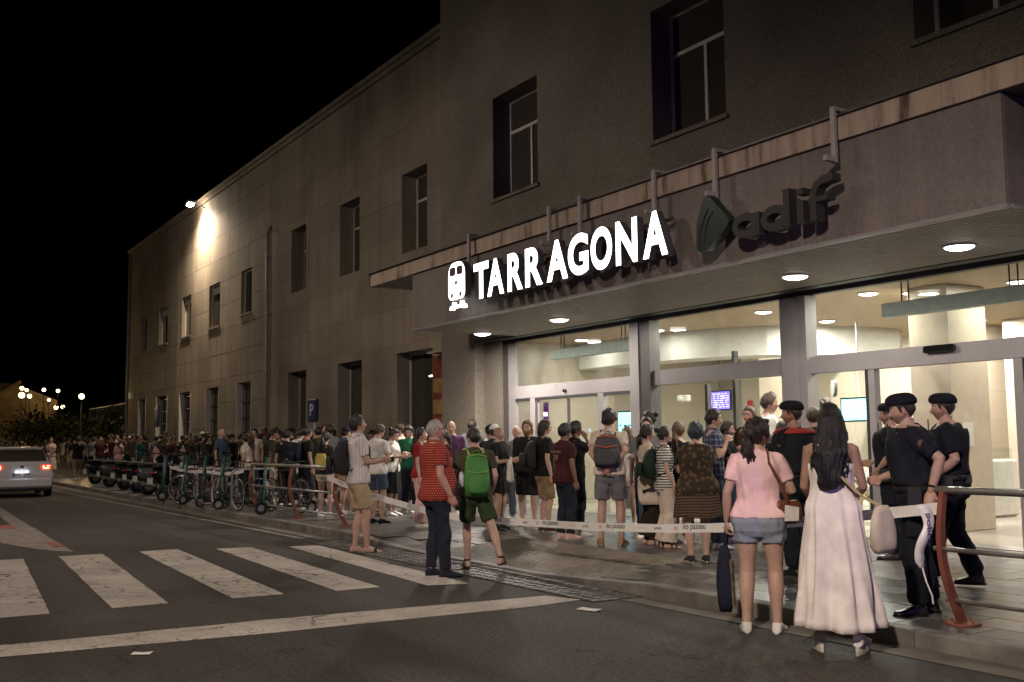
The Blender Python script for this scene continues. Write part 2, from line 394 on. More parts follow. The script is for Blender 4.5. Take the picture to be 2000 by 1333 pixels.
def seg_ring(W, D, oy, z, n, e=2.4):
    a = np.linspace(0, 2*math.pi, n, endpoint=False); c, s = np.cos(a), np.sin(a)
    return np.stack([W*np.sign(c)*np.abs(c)**(2/e), oy+D*np.sign(s)*np.abs(s)**(2/e), np.full(n, z)], -1)
def ik(a, t, l1, l2, pole):
    a = np.array(a, float); t = np.array(t, float); d = t-a; L = np.linalg.norm(d)
    if L > (l1+l2)*.995: d = d/L*(l1+l2)*.995; t = a+d; L = np.linalg.norm(d)
    x = d/L; k = (l1*l1-l2*l2+L*L)/(2*L); h = math.sqrt(max(0, l1*l1-k*k))
    pl = np.array(pole, float); pl -= x*(pl@x); pl /= np.linalg.norm(pl)+1e-9
    return a+x*k+pl*h, t
ARMS = dict(down=((.235, .03, .875), (.4, -1, 0)), relaxed=((.25, .09, .90), (.5, -1, 0)), phone=((.07, .29, 1.17), (.5, -.4, -1)),
            hip=((.17, .02, 1.03), (1, -.6, 0)), folded=((-.06, .20, 1.14), (.6, -.1, -1)), back=((.04, -.16, 1.0), (.8, -.8, -.2)),
            face=((.06, .15, 1.48), (.6, .2, -1)), strap=((.12, .15, 1.33), (.7, -.3, -1)), fwd=((.16, .34, 1.12), (.4, -.5, -1)),
            pocket=((.20, .03, .98), (.6, -1, 0)), hold=((.14, .20, .98), (.6, -1, -.2)), out=((.36, .05, .95), (.4, -1, 0)))
def hand_part(g, w, dirv, side, s, nrm, curl, fingers=True, col=None):
    """wrist point, forearm direction, palm normal"""
    d = dirv/np.linalg.norm(dirv); n = nrm-d*(nrm@d); n /= np.linalg.norm(n)+1e-9; x = np.cross(d, n)
    if not fingers:
        g.tube([w-d*.01, w+d*.04*s, w+d*.09*s+n*.01, w+d*.14*s+n*.03*(1+curl)], np.array([.026, .036, .036, .02])*s, 8, flat=.5, up=n, col=col); return
    g.tube([w-d*.02*s, w+d*.01*s, w+d*.045*s, w+d*.085*s], np.array([.026, .028, .040, .040])*s, 10, flat=.42, up=n, round_ends=True)
    for i, (ox, ln) in enumerate(((-.030, .062), (-.010, .075), (.011, .070), (.030, .055))):
        b = w+(d*.082+x*ox)*s; P = [b-d*.02*s, b]; ang = 0; q = b
        for k, fl in enumerate((.45, .32, .28)):
            ang += curl*(.5, .75, .55)[k]; q = q+(d*math.cos(ang)+n*math.sin(ang))*ln*fl*s*1.05; P.append(q)
        g.tube(P, np.array([.010, .0095, .0088, .008, .0068])*s, 7, round_ends=True)
    tb = w+(d*.025-x*side*.030)*s
    g.tube([w+d*.01*s-x*side*.012*s, tb, tb+(d*.03-x*side*.022+n*.014)*s, tb+(d*.058-x*side*(.024-.02*curl)+n*(.018+.02*curl))*s], np.array([.014, .014, .011, .0085])*s, 7, round_ends=True)

def person(name='person', loc=(0, 0, 0), rz=0, H=1.75, label=None, group=None, q=1, skin='fair', hair='dark', style='short', fem=False,
           top='tee', topc=None, bottom='shorts', botc=None, shoes='sneaker', shoec=None, armL='down', armR='down', head=(0, 0, 0),
           lean=0.0, twist=0.0, feet=None, wide=1.0, deep=1.0, **kw):
    """q: 2 near, 1 middle, 0 far. local +Y is where the person faces; returns the Empty"""
    p = dict(name=name, fem=fem, wide=wide, deep=deep, hair=hair, style=style, hs=1.0, **kw)
    S = H/1.75; vox = {2: .0085, 1: .0125, 0: .018}[q]; hi = q >= 1; nseg = 28 if q else 18
    if topc is None: topc = CL['black']
    if botc is None: botc = CL['black']
    root = empty(name, loc, rz, label, 'person', group)
    sk = np.array(SK[skin])
    # upper body transform
    la, tw = rad(lean), rad(twist)
    def U(P):
        P = np.asarray(P, float).reshape(-1, 3).copy(); z = P[:, 2]; w = smooth01((z-.86)/.30); a = -la*w; t = tw*w
        x, y = P[:, 0]*np.cos(t)-P[:, 1]*np.sin(t), P[:, 0]*np.sin(t)+P[:, 1]*np.cos(t); zz = z-.92
        yy = y*np.cos(a)-zz*np.sin(a); z2 = y*np.sin(a)+zz*np.cos(a)
        m = z > .86
        return np.stack([np.where(m, x, P[:, 0]), np.where(m, yy, P[:, 1]), np.where(m, z2+.92, z)], -1)
    Mt = np.array(Matrix.Rotation(-la, 3, 'X') @ Matrix.Rotation(tw, 3, 'Z')); p['torsoM'] = Mt
    if feet is None: feet = ((-.10, 0, 6), (.10, .03, -6))
    # legs
    hj = .092*(1.04 if fem else 1); legs = []
    for sx, f in zip((-1, 1), feet):
        fx, fy, fa = f[:3]; fz = f[3] if len(f) > 3 else 0; ft = f[4] if len(f) > 4 else 0
        hp = np.array([sx*hj, -.005, .90]); an = np.array([fx, fy-.02, .085+fz])
        kn, an = ik(hp, an, .417, .404, (sx*.12, 1, 0)); legs.append((hp, kn, an, rad(fa), rad(ft)))
    cf = kw.get('legw', 1.0)
    def leg_tube(g, hp, kn, an, rr, end=1.0, n=14, ex=0):
        """rr radii at hip, midthigh, knee, calf, ankle ; end fraction"""
        P = [hp+(0, 0, .02), hp*.6+kn*.4, hp*.15+kn*.85, kn, kn*.65+an*.35+np.array([0, -.016, 0]), kn*.2+an*.8, an]
        T_ = np.array([0, .4, .85, 1, 1.35, 1.8, 2.0]); R = np.interp(T_, [0, .4, .85, 1, 1.35, 1.8, 2], rr)
        t = np.arange(0, end*2+1e-6, .1); t = np.append(t[t < end*2-.03], end*2)
        Q = np.stack([np.interp(t, T_, np.array(P)[:, k]) for k in range(3)], -1)
        g.tube(Q, np.interp(t, T_, R)+ex, n, up=(0, 1, 0)); return Q
    g = G(); 
    LR = np.array([.088, .078, .056, .056, .057, .036, .034])*cf
    for hp, kn, an, fa, ft in legs: leg_tube(g, hp, kn, an, LR)
    def foot_pts(an, fa, ft, ex=0, h=1.0, top=0):
        F = np.array([-math.sin(fa), math.cos(fa), 0]); 
        F = F*math.cos(ft)+np.array([0, 0, -math.sin(ft)]); Up = np.array([-F[0]*F[2], -F[1]*F[2], F[0]**2+F[1]**2]); Up /= np.linalg.norm(Up)+1e-9
        X_ = np.cross(F, Up); base = an-Up*.085; R = []
        for (y, w, hh) in ((-.062, .014, .03), (-.055, .028, .062), (-.03, .034, .085), (.02, .034, .088), (.06, .037, .070), (.10, .044, .048), (.14, .047, .036), (.17, .040, .028), (.188, .018, .018)):
            a = np.linspace(0, 2*math.pi, 14, endpoint=False); hgt = (hh*h+ex); w2 = w+ex
            yy = y*(1+ex*3)
            R.append([base+F*yy+X_*w2*math.cos(t)*(1.0 if math.sin(t) < 0 else .9)+Up*(hgt/2+hgt/2*math.copysign(abs(math.sin(t))**.6, math.sin(t))) for t in a])
        return R, F, Up, X_, base
    for hp, kn, an, fa, ft in legs: g.rings(foot_pts(an, fa, ft)[0])
    # torso
    zs = np.array([.78, .81, .84, .87, .9, .94, .98, 1.02, 1.06, 1.1, 1.15, 1.2, 1.25, 1.3, 1.34, 1.38, 1.41, 1.435, 1.455, 1.475, 1.49])
    W, D, oy = torso_prof(p, zs); sh_ = np.interp(zs, [.78, .86, .93], [.72, .86, 1]) if bottom not in ('maxi', 'dress', 'skirt') else np.ones(len(zs)); W = W*sh_; D = D*sh_
    g.rings([U(seg_ring(W[i], D[i], oy[i], zs[i], 24)) for i in range(len(zs))])
    # neck + head
    N0 = U([[0, -.018, 1.45]])[0]; N1 = U([[0, -.002, 1.517]])[0]
    hy, hpit, hrl = [rad(a) for a in head]
    Mh = np.array(Matrix.Rotation(hy+tw*.6, 3, 'Z') @ Matrix.Rotation(hpit-la*.3, 3, 'X') @ Matrix.Rotation(hrl, 3, 'Y'))
    hc = N1+Mh @ np.array([0, .018, .095])
    nw = .050 if fem else .060
    g.tube([N0-(0, 0, .04), N0, N1, hc*.4+N1*.6+Mh@np.array([0, -.02, 0])], [nw*1.3, nw*1.12, nw, nw*.95], 14)
    # arms
    hands = []; SW = (.150 if fem else .172)*(.5+.5*wide)
    arms = []
    for sx, A in ((-1, armL), (1, armR)):
        fing = 1
        if isinstance(A, str): A = (ARMS[A][0], ARMS[A][1])
        tgt, pole = A[0], A[1]; curl = A[2] if len(A) > 2 else .55; nrm = A[3] if len(A) > 3 else (-sx, .3, 0)
        S0 = U([[sx*SW, -.012, 1.405]])[0]
        el, wr = ik(S0, np.array([sx*tgt[0], tgt[1], tgt[2]]), .285, .255, (sx*pole[0], pole[1], pole[2]))
        aw = kw.get('armw', 1.0)*(.88 if fem else 1)
        def samp(P, R, m=3):
            t = np.linspace(0, len(P)-1, m*(len(P)-1)+1); i = np.arange(len(P)); return np.stack([np.interp(t, i, np.array(P)[:, k]) for k in range(3)], -1), np.interp(t, i, R)
        Q, R = samp([S0+np.array([-sx*.03, 0, .0]), S0, S0*.5+el*.5, el, el*.62+wr*.38, wr], np.array([.052, .054, .044, .037, .039, .025])*aw)
        g.tube(Q, R, 12, round_ends=True)
        dv = (wr-el); dv = dv/np.linalg.norm(dv); hd = A[4] if len(A) > 4 else None
        if hd is not None: dv = np.array(hd, float)*np.array([sx, 1, 1]); dv /= np.linalg.norm(dv)
        nn = np.array(nrm, float) if len(A) < 4 else np.array([sx*nrm[0], nrm[1], nrm[2]])
        hands.append((wr, dv, sx, nn, curl)); arms.append((S0, el, wr))
        if q < 2: hand_part(g, wr, dv, sx, 1.0, nn, curl, q >= 1)
    me = remesh(g, vox, 3 if q else 1, .7 if q == 2 else None)
    # join: extra fine islands + colours
    bv = np.empty(len(me.vertices)*3); me.vertices.foreach_get('co', bv); bv = bv.reshape(-1, 3)
    bf = [tuple(pl.vertices) for pl in me.polygons]; bpy.data.meshes.remove(me)
    g = G(); g.add(bv, bf, 0, np.tile(sk, (len(bv), 1)))
    head_part(g, Mh, hc, sk, hi, p)
    if q == 2:
        hg = G()
        for wr, dv, sx, nn, curl in hands: hand_part(hg, wr, dv, sx, 1.0, nn, curl, True)
        m3 = remesh(hg, .0045, 1); hv = np.empty(len(m3.vertices)*3); m3.vertices.foreach_get('co', hv); hv = hv.reshape(-1, 3)
        g.add(hv, [tuple(pl.vertices) for pl in m3.polygons], 0, np.tile(sk*np.array([1, .92, .9]), (len(hv), 1))); bpy.data.meshes.remove(m3)
    def put(nm, gg, m, par=root, smooth=True, lab=None):
        me_ = gg.mesh(nm, smooth) if isinstance(gg, G) else gg
        if smooth and not isinstance(gg, G): me_.polygons.foreach_set('use_smooth', [True]*len(me_.polygons))
        me_.transform(Matrix.Scale(S, 4)); me_.update()
        return link(nm, me_, m, par, local=True)
    put('body', g, SKIN)
    # hair
    if style != 'none' or kw.get('beard'):
        hg = hair_part(p, Mh, hc, hi)
        if hg.n: put('hair', hg, hair_mat(HAIR[hair]))
    TH = lambda P: np.asarray(P) @ Mh.T+hc
    # clothing
    def folds(me_, amp, zc=None):
        nV = len(me_.vertices); co = np.empty(nV*3); me_.vertices.foreach_get('co', co); co = co.reshape(-1, 3)
        no = np.empty(nV*3); me_.vertices.foreach_get('normal', no); no = no.reshape(-1, 3); sd = kw.get('seed', 3)*3.1
        if q == 0: return
        h = np.array([1-abs(mnoise.noise(Vector((c[0]*9+sd, c[1]*9, c[2]*5+c[0]*5)))*2.0) + .6*mnoise.noise(Vector((c[0]*22, c[1]*22+sd, c[2]*13))) for c in co])
        me_.vertices.foreach_set('co', (co+no*((h-.6)*amp)[:, None]).ravel())
    vt = max(vox*1.15, .011)
    if top in ('tee', 'shirt', 'long', 'tank', 'police'):
        g = G(); ex = kw.get('topex', .016); hem = kw.get('hem', .86)
        zz = np.linspace(hem, 1.475, 20); W, D, oy = torso_prof(p, zz)
        fl = kw.get('flare', .012)*smooth01((1.12-zz)/.25)
        Wc = np.maximum(W, np.interp(zz, [hem, 1.1, 1.3], [0, W[zz > 1.08][0]*.98, 0]))
        g.rings([U(seg_ring(Wc[i]+ex*(1.0 if zz[i] < 1.4 else .6)+fl[i], D[i]+ex*(1 if zz[i] < 1.4 else .6)+fl[i], oy[i], zz[i], 26)) for i in range(len(zz))])
        g.tube([U([[0, -.02, 1.44]])[0], U([[0, -.014, 1.49 if top != 'shirt' else 1.505]])[0]], [nw*1.5, nw*1.22], 16)
        for (S0, el, wr), sx in zip(arms, (-1, 1)):
            aw = kw.get('armw', 1.0)*(.9 if fem else 1)
            if top == 'tank': continue
            fr_ = kw.get('sleeve', .66)
            if top == 'long': Pp = [S0+np.array([-sx*.05, 0, 0]), S0, S0*.5+el*.5, el, el*.5+wr*.5, wr*.95+el*.05]; Rr = np.array([.062, .068, .057, .050, .046, .036])*aw
            else: e2 = S0*(1-fr_)+el*fr_; Pp = [S0+np.array([-sx*.05, 0, -.01]), S0, S0*.5+e2*.5, e2]; Rr = np.array([.064, .070, .068, .066])*aw*(1.0 if not fem else .95)
            Q, R = np.array(Pp), Rr; t = np.linspace(0, len(Pp)-1, 4*(len(Pp)-1)+1); i_ = np.arange(len(Pp))
            g.tube(np.stack([np.interp(t, i_, Q[:, k]) for k in range(3)], -1), np.interp(t, i_, R), 14)
        m_ = remesh(g, vt, 4 if q else 2); folds(m_, kw.get('foldamp', .011))
        put('shirt' if top != 'police' else 'uniform_shirt', m_, topc)
        if top == 'shirt':
            g = G(); c0 = U([[0, -.012, 1.498]])[0]; a = np.linspace(.25, 2*math.pi-.25, 18)+math.pi/2
            g.tube([c0+np.array([math.cos(t)*nw*1.22, math.sin(t)*nw*1.22+.004, -.022*max(0, math.sin(t))]) for t in a], .010, 6, flat=1.9, up=(0, 0, 1)); put('collar', g, topc)
    if bottom in ('shorts', 'trousers', 'jeans', 'short_shorts', 'wide', 'cargo'):
        g = G(); zb_ = .775; zz = np.linspace(zb_, kw.get('waist', 1.03), 11); W, D, oy = torso_prof(p, np.maximum(zz, .845)); ex = .018; oy = oy+0*zz; tp_ = np.interp(zz, [zb_, zb_+.05], [.80, 1]); W = W*tp_; D = D*np.interp(zz, [zb_, zb_+.05], [.62, 1])
        g.rings([U(seg_ring(W[i]+ex, D[i]+ex, oy[i], zz[i], 24)) for i in range(len(zz))])
        kk = {'shorts': (.47, 1.26, .104), 'short_shorts': (.22, 1.12, .10), 'trousers': (.98, 1.25, 0), 'jeans': (.99, 1.14, 0), 'cargo': (.98, 1.4, 0), 'wide': (.985, 1.5, 0)}[bottom]
        end = kw.get('legend', kk[0])
        for hp, kn, an, fa, ft in legs:
            if bottom in ('shorts', 'short_shorts'): rr = np.array([.102, .104*kk[1]/1.2, .096, .096, .09, .08, .08])*cf
            elif bottom == 'wide': rr = np.array([.105, .105, .10, .10, .105, .125, .13])
            elif bottom == 'cargo': rr = np.array([.105, .106, .090, .088, .086, .080, .072])
            else: rr = np.array([.102, .094, .076, .075, .073, .064, .066])*(kk[1]/1.14)**.6
            leg_tube(g, hp, kn, an, rr, end, 16)
        m_ = remesh(g, vt, 4 if q else 2); folds(m_, .012)
        put('shorts' if 'short' in bottom else 'trousers', m_, botc)
    if bottom in ('skirt', 'dress', 'maxi'):
        g = G(); nn_ = 72 if q == 2 else 40
        z1 = kw.get('hemz', .5); z0 = 1.04 if bottom == 'skirt' else (1.30 if q == 2 else 1.36); zz = np.linspace(z1, z0, 26 if q else 14); W, D, oy = torso_prof(p, np.maximum(zz, .90))
        wz = kw.get('skirtw', .06); R = []; cxy = [(legs[0][2][0]+legs[1][2][0])/2, (legs[0][2][1]+legs[1][2][1])/2]; rs = random.Random(kw.get('seed', 3))
        ph = [rs.uniform(0, 6) for _ in range(4)]
        for i, z in enumerate(zz):
            t = max(0, (kw.get('skirttop', 1.02)-z)/(kw.get('skirttop', 1.0)-z1))**kw.get('spow', 1.0); kk_ = 1-(.14*smooth01((1.04-z)/.14) if bottom == 'maxi' else 0); w = W[i]*kk_+.012+wz*t; d = D[i]*kk_+.014+wz*.8*t; r_ = seg_ring(w, d, oy[i], z, nn_, 2.1)
            a = np.linspace(0, 2*math.pi, nn_, endpoint=False); pl = kw.get('pleat', .012)*min(1.25, t*1.6+.10)
            mod = pl*(np.sin(a*9+ph[0]+1.2*math.sin(z*4+ph[2]))+.6*np.sin(a*16+ph[1]+z*3)+.45*np.sin(a*5+ph[3]-z*2))
            c = np.array([0, oy[i], z]); dr = r_-c; ln = np.linalg.norm(dr, axis=1, keepdims=True); r_ = c+dr*(1+mod[:, None]/ln)
            r_[:, 2] += .012*np.sin(a*3+ph[2])*min(1, t); r_[:, 0] += cxy[0]*t*.8; r_[:, 1] += cxy[1]*t*.8
            R.append(U(r_))
        g.rings(R); put('skirt' if bottom == 'skirt' else 'dress', g, botc)
    # footwear
    for (hp, kn, an, fa, ft) in legs:
        if shoes in ('sneaker', 'boot', 'platform'):
            g = G(); R, F, Up, X_, base = foot_pts(an, fa, ft, .010, 1.0); g.rings(R)
            if shoes == 'boot': g.tube([an+Up*.0, an+Up*.10], [.052, .050], 14)
            else: g.tube([an-Up*.03, an-Up*.0], [.046, .044], 14)
            m_ = remesh(g, .009 if q else .014, 2)
            sh = put('shoe', m_, shoec or CL['white'])
            so = G(); h = .07 if shoes == 'platform' else .022; dz = -.058 if shoes == 'platform' else -.008; Rr = []
            for zz_, e in ((dz, -.004), (dz+.006, .0), (dz+h-.004, .0), (dz+h, -.003)):
                Rr.append([base+F*(.063+.137*math.cos(t))+X_*(.043+e+.006*math.cos(t))*math.sin(t)*(1 if math.cos(t) > 0 else .85)*abs(1-.25*abs(math.cos(t))**6)+F*e*math.cos(t)+Up*zz_ for t in np.linspace(0, 2*math.pi, 22, endpoint=False)])
            so.rings(Rr[::-1]); so_o = put('sole', so, kw.get('solec') or (CL['sole'] if shoes != 'boot' else CL['rubber']), root)
        elif shoes in ('sandal', 'flipflop'):
            so = G(); R, F, Up, X_, base = foot_pts(an, fa, ft); Rr = []
            for zz_, e in ((-.014, -.002), (-.010, .0), (.004, .0), (.006, -.003)):
                Rr.append([base+F*(.063+.137*math.cos(t))+X_*(.044+e)*math.sin(t)+Up*zz_ for t in np.linspace(0, 2*math.pi, 20, endpoint=False)])
            so.rings(Rr[::-1])
            def strap(y, w, hh): so.tube([base+F*y+X_*w*math.cos(t)+Up*(hh*max(0, math.sin(t))) for t in np.linspace(-.2, math.pi+.2, 11)], .006, 6, flat=2.0 if shoes == 'sandal' else 3.6, up=None)
            strap(.11, .047, .052)
            if shoes == 'sandal':
                strap(.045, .039, .085); so.tube([base+F*(.0+.044*math.cos(t))+X_*.037*math.sin(t)+Up*.085 for t in np.linspace(0, 2*math.pi, 14, endpoint=False)], .006, 6, closed=True, flat=2)
            put('sandal', so, shoec or CL['dkleather'])
    # headgear
    hw = kw.get('hat')
    def cap_shell(g, zmin, th, nu=30, nv=12, tilt=0, squash=1.0):
        lon, lat = np.meshgrid(np.linspace(-math.pi, math.pi, nu, endpoint=False), np.linspace(zmin, 1.5, nv))
        X, Y, Z = head_shape(lon, lat, False); V = np.stack([X, Y, Z], -1); d = V/np.linalg.norm(V, axis=-1, keepdims=True); g.rings(TH(V+d*th))
    if hw in ('cap', 'capback'):
        g = G(); cap_shell(g, .32, .026); s_ = 1 if hw == 'cap' else -1
        top_, bot_ = [], []
        for i in range(6):
            t = i/5
            for j in range(9):
                s__ = -1+j/4; x_ = .072*s__*(1-.10*t); y_ = s_*(.098*math.sqrt(max(0, 1-.55*s__*s__))+t*.068*(1-.55*s__*s__)); z_ = .046-.010*t-.016*s__*s__
                top_.append(TH([x_, y_, z_+.0025])); bot_.append(TH([x_, y_, z_-.0025]))
        ff = []
        for i in range(5):
            for j in range(8):
                a_ = i*9+j; ff.append((a_, a_+1, a_+10, a_+9)); ff.append((54+a_, 54+a_+9, 54+a_+10, 54+a_+1))
        for j in range(8): ff.append((45+j, 45+j+1, 54+45+j+1, 54+45+j))
        g.add(top_+bot_, ff)
        for i in range(0):
            t = i/4; w = .072*(1-.25*t**3)
            Pp.append([TH([w*math.cos(a), s_*(.06+.115*t)+s_*.015*math.sin(a)*0, .052-.02*t**2+.006*math.sin(a)+.02*(math.sin((a % math.pi)))*.3]) for a in np.linspace(0, 2*math.pi, 12, endpoint=False)])
        ho = put('cap', g, kw['hatc'])
    if hw == 'beret':
        g = G(); lon, lat = np.meshgrid(np.linspace(-math.pi, math.pi, 40, endpoint=False), np.linspace(.36, 1.54, 14))
        t = (lat-.36)/1.18; rr0 = np.interp(t, [0, .06, .16, .32, .5, .68, .84, 1], [.95, 1.06, 1.19, 1.20, 1.06, .80, .48, .02]); zz0 = np.interp(t, [0, .06, .16, .32, .5, .68, .84, 1], [.040, .044, .056, .084, .112, .130, .139, .141])
        wob = 1+.03*np.sin(lon*3+1)*np.sin(t*3); X = rr0*wob*.083*np.sin(lon)+.012*t; Y = rr0*wob*.103*np.cos(lon)-.010*(t > 0); zz0 = zz0-.020*np.clip(np.sin(lon), 0, 1)*np.sin(np.clip(t*2.2, 0, math.pi))+.006*np.cos(lon)*(1-t)
        V = np.stack([X, Y, zz0], -1); d = V*0; th = .014+.026*np.exp(-((t-.30)/.26)**2)+.004*np.sin(lon*5+2)*np.exp(-((t-.4)/.3)**2)
        g.rings(TH(V)); b_ = put('beret', g, kw['hatc'])
        g = G(); lon = np.linspace(-math.pi, math.pi, 30, endpoint=False); X, Y, Z = head_shape(lon, np.full(30, .36), False); V = np.stack([X, Y, Z], -1); V = V*(1+.017/np.linalg.norm(V, axis=-1, keepdims=True))
        g.tube(TH(V), .0055, 6, closed=True); put('beret_band', g, CL['black'])
    if kw.get('glasses'):
        g = G()
        for sx in (-1, 1): g.tube(TH([(sx*.031+.021*math.cos(a), .098+.002*math.sin(a), .006+.015*math.sin(a)) for a in np.linspace(0, 2*math.pi, 14, endpoint=False)]), .0018, 5, closed=True); g.tube(TH([(sx*.052, .097, .01), (sx*.074, .07, .01), (sx*.08, -.01, .006)]), .002, 5)
        g.tube(TH([(-.01, .1, .01), (0, .103, .012), (.01, .1, .01)]), .002, 5); put('glasses', g, CL['black'])
    if kw.get('sunglasses'):   # pushed up on the head
        g = G()
        for sx in (-1, 1):
            g.ball(TH([sx*.036, .075, .108]), (.030, .014, .020), 12, 8, M=Mh); g.tube(TH([(sx*.066, .07, .1), (sx*.086, .02, .06), (sx*.088, -.02, .03)]), .003, 5)
        g.tube(TH([(-.02, .09, .108), (.02, .09, .108)]), .004, 5); put('sunglasses', g, CL['gloss'])
    root['jt'] = 0
    info = dict(root=root, S=S, U=U, arms=arms, hands=hands, hc=hc, Mh=Mh, legs=legs, p=p, put=put, TH=TH)
    M4 = Matrix.Translation(Vector(loc)) @ Matrix.Rotation(rz, 4, 'Z') @ Matrix.Scale(S, 4)
    info['W'] = lambda P: np.array(M4 @ Vector(P))
    info['M4'] = M4; del root['jt']
    return info
CL = {}
def cloth(name, c, rough=.85, **k):
    k.setdefault('noise', .18); k.setdefault('bump', .35); k.setdefault('bscale', 45); CL[name] = mat('fabric_'+name, c, rough=rough, spec=.25, nscale=6, **k); return CL[name]
for n_, c_ in dict(black=(.012, .012, .013), charcoal=(.03, .03, .032), navy=(.013, .016, .03), police=(.009, .011, .018), white=(.72, .70, .66), cream=(.62, .54, .44), beige=(.42, .32, .2), khaki=(.25, .18, .10), olive=(.06, .055, .03),
                   green_shorts=(.035, .055, .02), maroon=(.055, .015, .018), grey=(.16, .16, .17), dkgrey=(.07, .07, .075), denim=(.06, .085, .14), dkdenim=(.018, .022, .035), ltdenim=(.33, .38, .46), pink=(.86, .58, .60), dress=(.82, .76, .72),
                   brown=(.06, .035, .02), dkbrown=(.025, .016, .012), red=(.28, .02, .018), teal=(.02, .16, .13), green=(.02, .14, .07), yellow=(.5, .4, .12), ltpink=(.65, .42, .40), plaid=(.08, .09, .16), darkgreen=(.015, .03, .02), purple=(.08, .03, .09), blue=(.05, .08, .2), sole=(.62, .58, .52), sneaker=(.66, .60, .54), tan=(.33, .2, .11)).items(): cloth(n_, c_)
CL['rubber'] = mat('black_rubber', (.015, .015, .015), rough=.7); CL['gloss'] = mat('gloss_black', (.01, .01, .01), rough=.12); CL['dkleather'] = mat('dark_leather', (.035, .018, .014), rough=.5, bump=.2)
CL['leather'] = mat('brown_leather', (.13, .045, .022), rough=.42, bump=.2); CL['boot'] = mat('boot_leather', (.012, .012, .012), rough=.3, bump=.3)
def pat(name, fn, rough=.85):
    m = bpy.data.materials.new(name); m.use_nodes = True; MATS[name] = m; nt = m.node_tree; N = nt.nodes; L = nt.links; b = N['Principled BSDF']; b.inputs['Roughness'].default_value = rough; b.inputs['Specular IOR Level'].default_value = .25
    tc = N.new('ShaderNodeTexCoord'); sp = N.new('ShaderNodeSeparateXYZ'); L.new(tc.outputs['Object'], sp.inputs[0])
    def mth(op, a, c=None, d=None):
        n = N.new('ShaderNodeMath'); n.operation = op
        for i, v in enumerate((a, c, d)):
            if v is None: continue
            if isinstance(v, (int, float)): n.inputs[i].default_value = v
            else: L.new(v, n.inputs[i])
        return n.outputs[0]
    def mixc(f, a, c):
        n = N.new('ShaderNodeMix'); n.data_type = 'RGBA'; L.new(f, n.inputs[0])
        for i, v in ((6, a), (7, c)):
            if isinstance(v, tuple): n.inputs[i].default_value = (*v, 1)
            else: L.new(v, n.inputs[i])
        return n.outputs[2]
    L.new(fn(N, L, sp, tc, mth, mixc), b.inputs['Base Color'])
    nb = N.new('ShaderNodeTexNoise'); nb.inputs['Scale'].default_value = 45; L.new(tc.outputs['Object'], nb.inputs['Vector'])
    bp = N.new('ShaderNodeBump'); bp.inputs['Strength'].default_value = .3; bp.inputs['Distance'].default_value = .01; L.new(nb.outputs['Fac'], bp.inputs['Height']); L.new(bp.outputs[0], b.inputs['Normal'])
    return m
def _ang(N, L, sp, mth): return mth('ARCTAN2', sp.outputs[1], sp.outputs[0])
def f_pin(N, L, sp, tc, mth, mixc):
    a = mth('MULTIPLY', _ang(N, L, sp, mth), 40/6.2832); fr = mth('FRACT', a); m = mth('LESS_THAN', mth('ABSOLUTE', mth('SUBTRACT', fr, .5)), .10)
    return mixc(mth('MULTIPLY', m, .6), (.74, .70, .68), (.30, .20, .28))
CL['pinstripe'] = pat('fabric_pinstripe', f_pin)
def f_dots(N, L, sp, tc, mth, mixc):
    u = mth('MULTIPLY', _ang(N, L, sp, mth), 58/6.2832); v = mth('MULTIPLY', sp.outputs[2], 38)
    row = mth('FLOOR', v); u2 = mth('ADD', u, mth('MULTIPLY', row, .5)); fu = mth('SUBTRACT', mth('FRACT', u2), .5); fv = mth('SUBTRACT', mth('FRACT', v), .5)
    r = mth('ADD', mth('MULTIPLY', fu, fu), mth('MULTIPLY', mth('MULTIPLY', fv, fv), .8)); m = mth('LESS_THAN', r, .055)
    return mixc(m, (.26, .014, .014), (.52, .25, .15))
CL['reddots'] = pat('fabric_red_dots', f_dots)
def f_breton(N, L, sp, tc, mth, mixc):
    m = mth('LESS_THAN', mth('FRACT', mth('MULTIPLY', sp.outputs[2], 30)), .42); return mixc(m, (.72, .70, .66), (.02, .02, .025))
CL['breton'] = pat('fabric_breton', f_breton)
def f_knit(N, L, sp, tc, mth, mixc):
    nz = N.new('ShaderNodeTexNoise'); nz.inputs['Scale'].default_value = 6; L.new(tc.outputs['Object'], nz.inputs['Vector'])
    z = mth('ADD', mth('MULTIPLY', sp.outputs[2], 32), mth('MULTIPLY', nz.outputs['Fac'], 1.6)); m = mth('LESS_THAN', mth('FRACT', z), .38); return mixc(m, (.045, .03, .022), (.15, .10, .06))
CL['knit'] = pat('fabric_knit', f_knit)
def f_flor(N, L, sp, tc, mth, mixc):
    nz = N.new('ShaderNodeTexVoronoi'); nz.inputs['Scale'].default_value = 16; L.new(tc.outputs['Object'], nz.inputs['Vector'])
    m = mth('GREATER_THAN', nz.outputs['Distance'], .38); return mixc(m, (.12, .08, .035), (.04, .03, .018))
CL['shawl'] = pat('fabric_shawl', f_flor)
def f_plaid(N, L, sp, tc, mth, mixc):
    a = mth('LESS_THAN', mth('FRACT', mth('MULTIPLY', sp.outputs[2], 14)), .3); b = mth('LESS_THAN', mth('FRACT', mth('MULTIPLY', _ang(N, L, sp, mth), 3.2)), .3)
    return mixc(mth('MULTIPLY', mth('ADD', a, b), .5), (.03, .04, .10), (.22, .22, .26))
CL['plaid'] = pat('fabric_plaid', f_plaid)
def f_denim(N, L, sp, tc, mth, mixc):
    nz = N.new('ShaderNodeTexNoise'); nz.inputs['Scale'].default_value = 5; nz.inputs['Detail'].default_value = 8; L.new(tc.outputs['Object'], nz.inputs['Vector']); 
    return mixc(nz.outputs['Fac'], (.12, .17, .27), (.42, .45, .50))
CL['ltdenim'] = pat('fabric_washed_denim', f_denim)
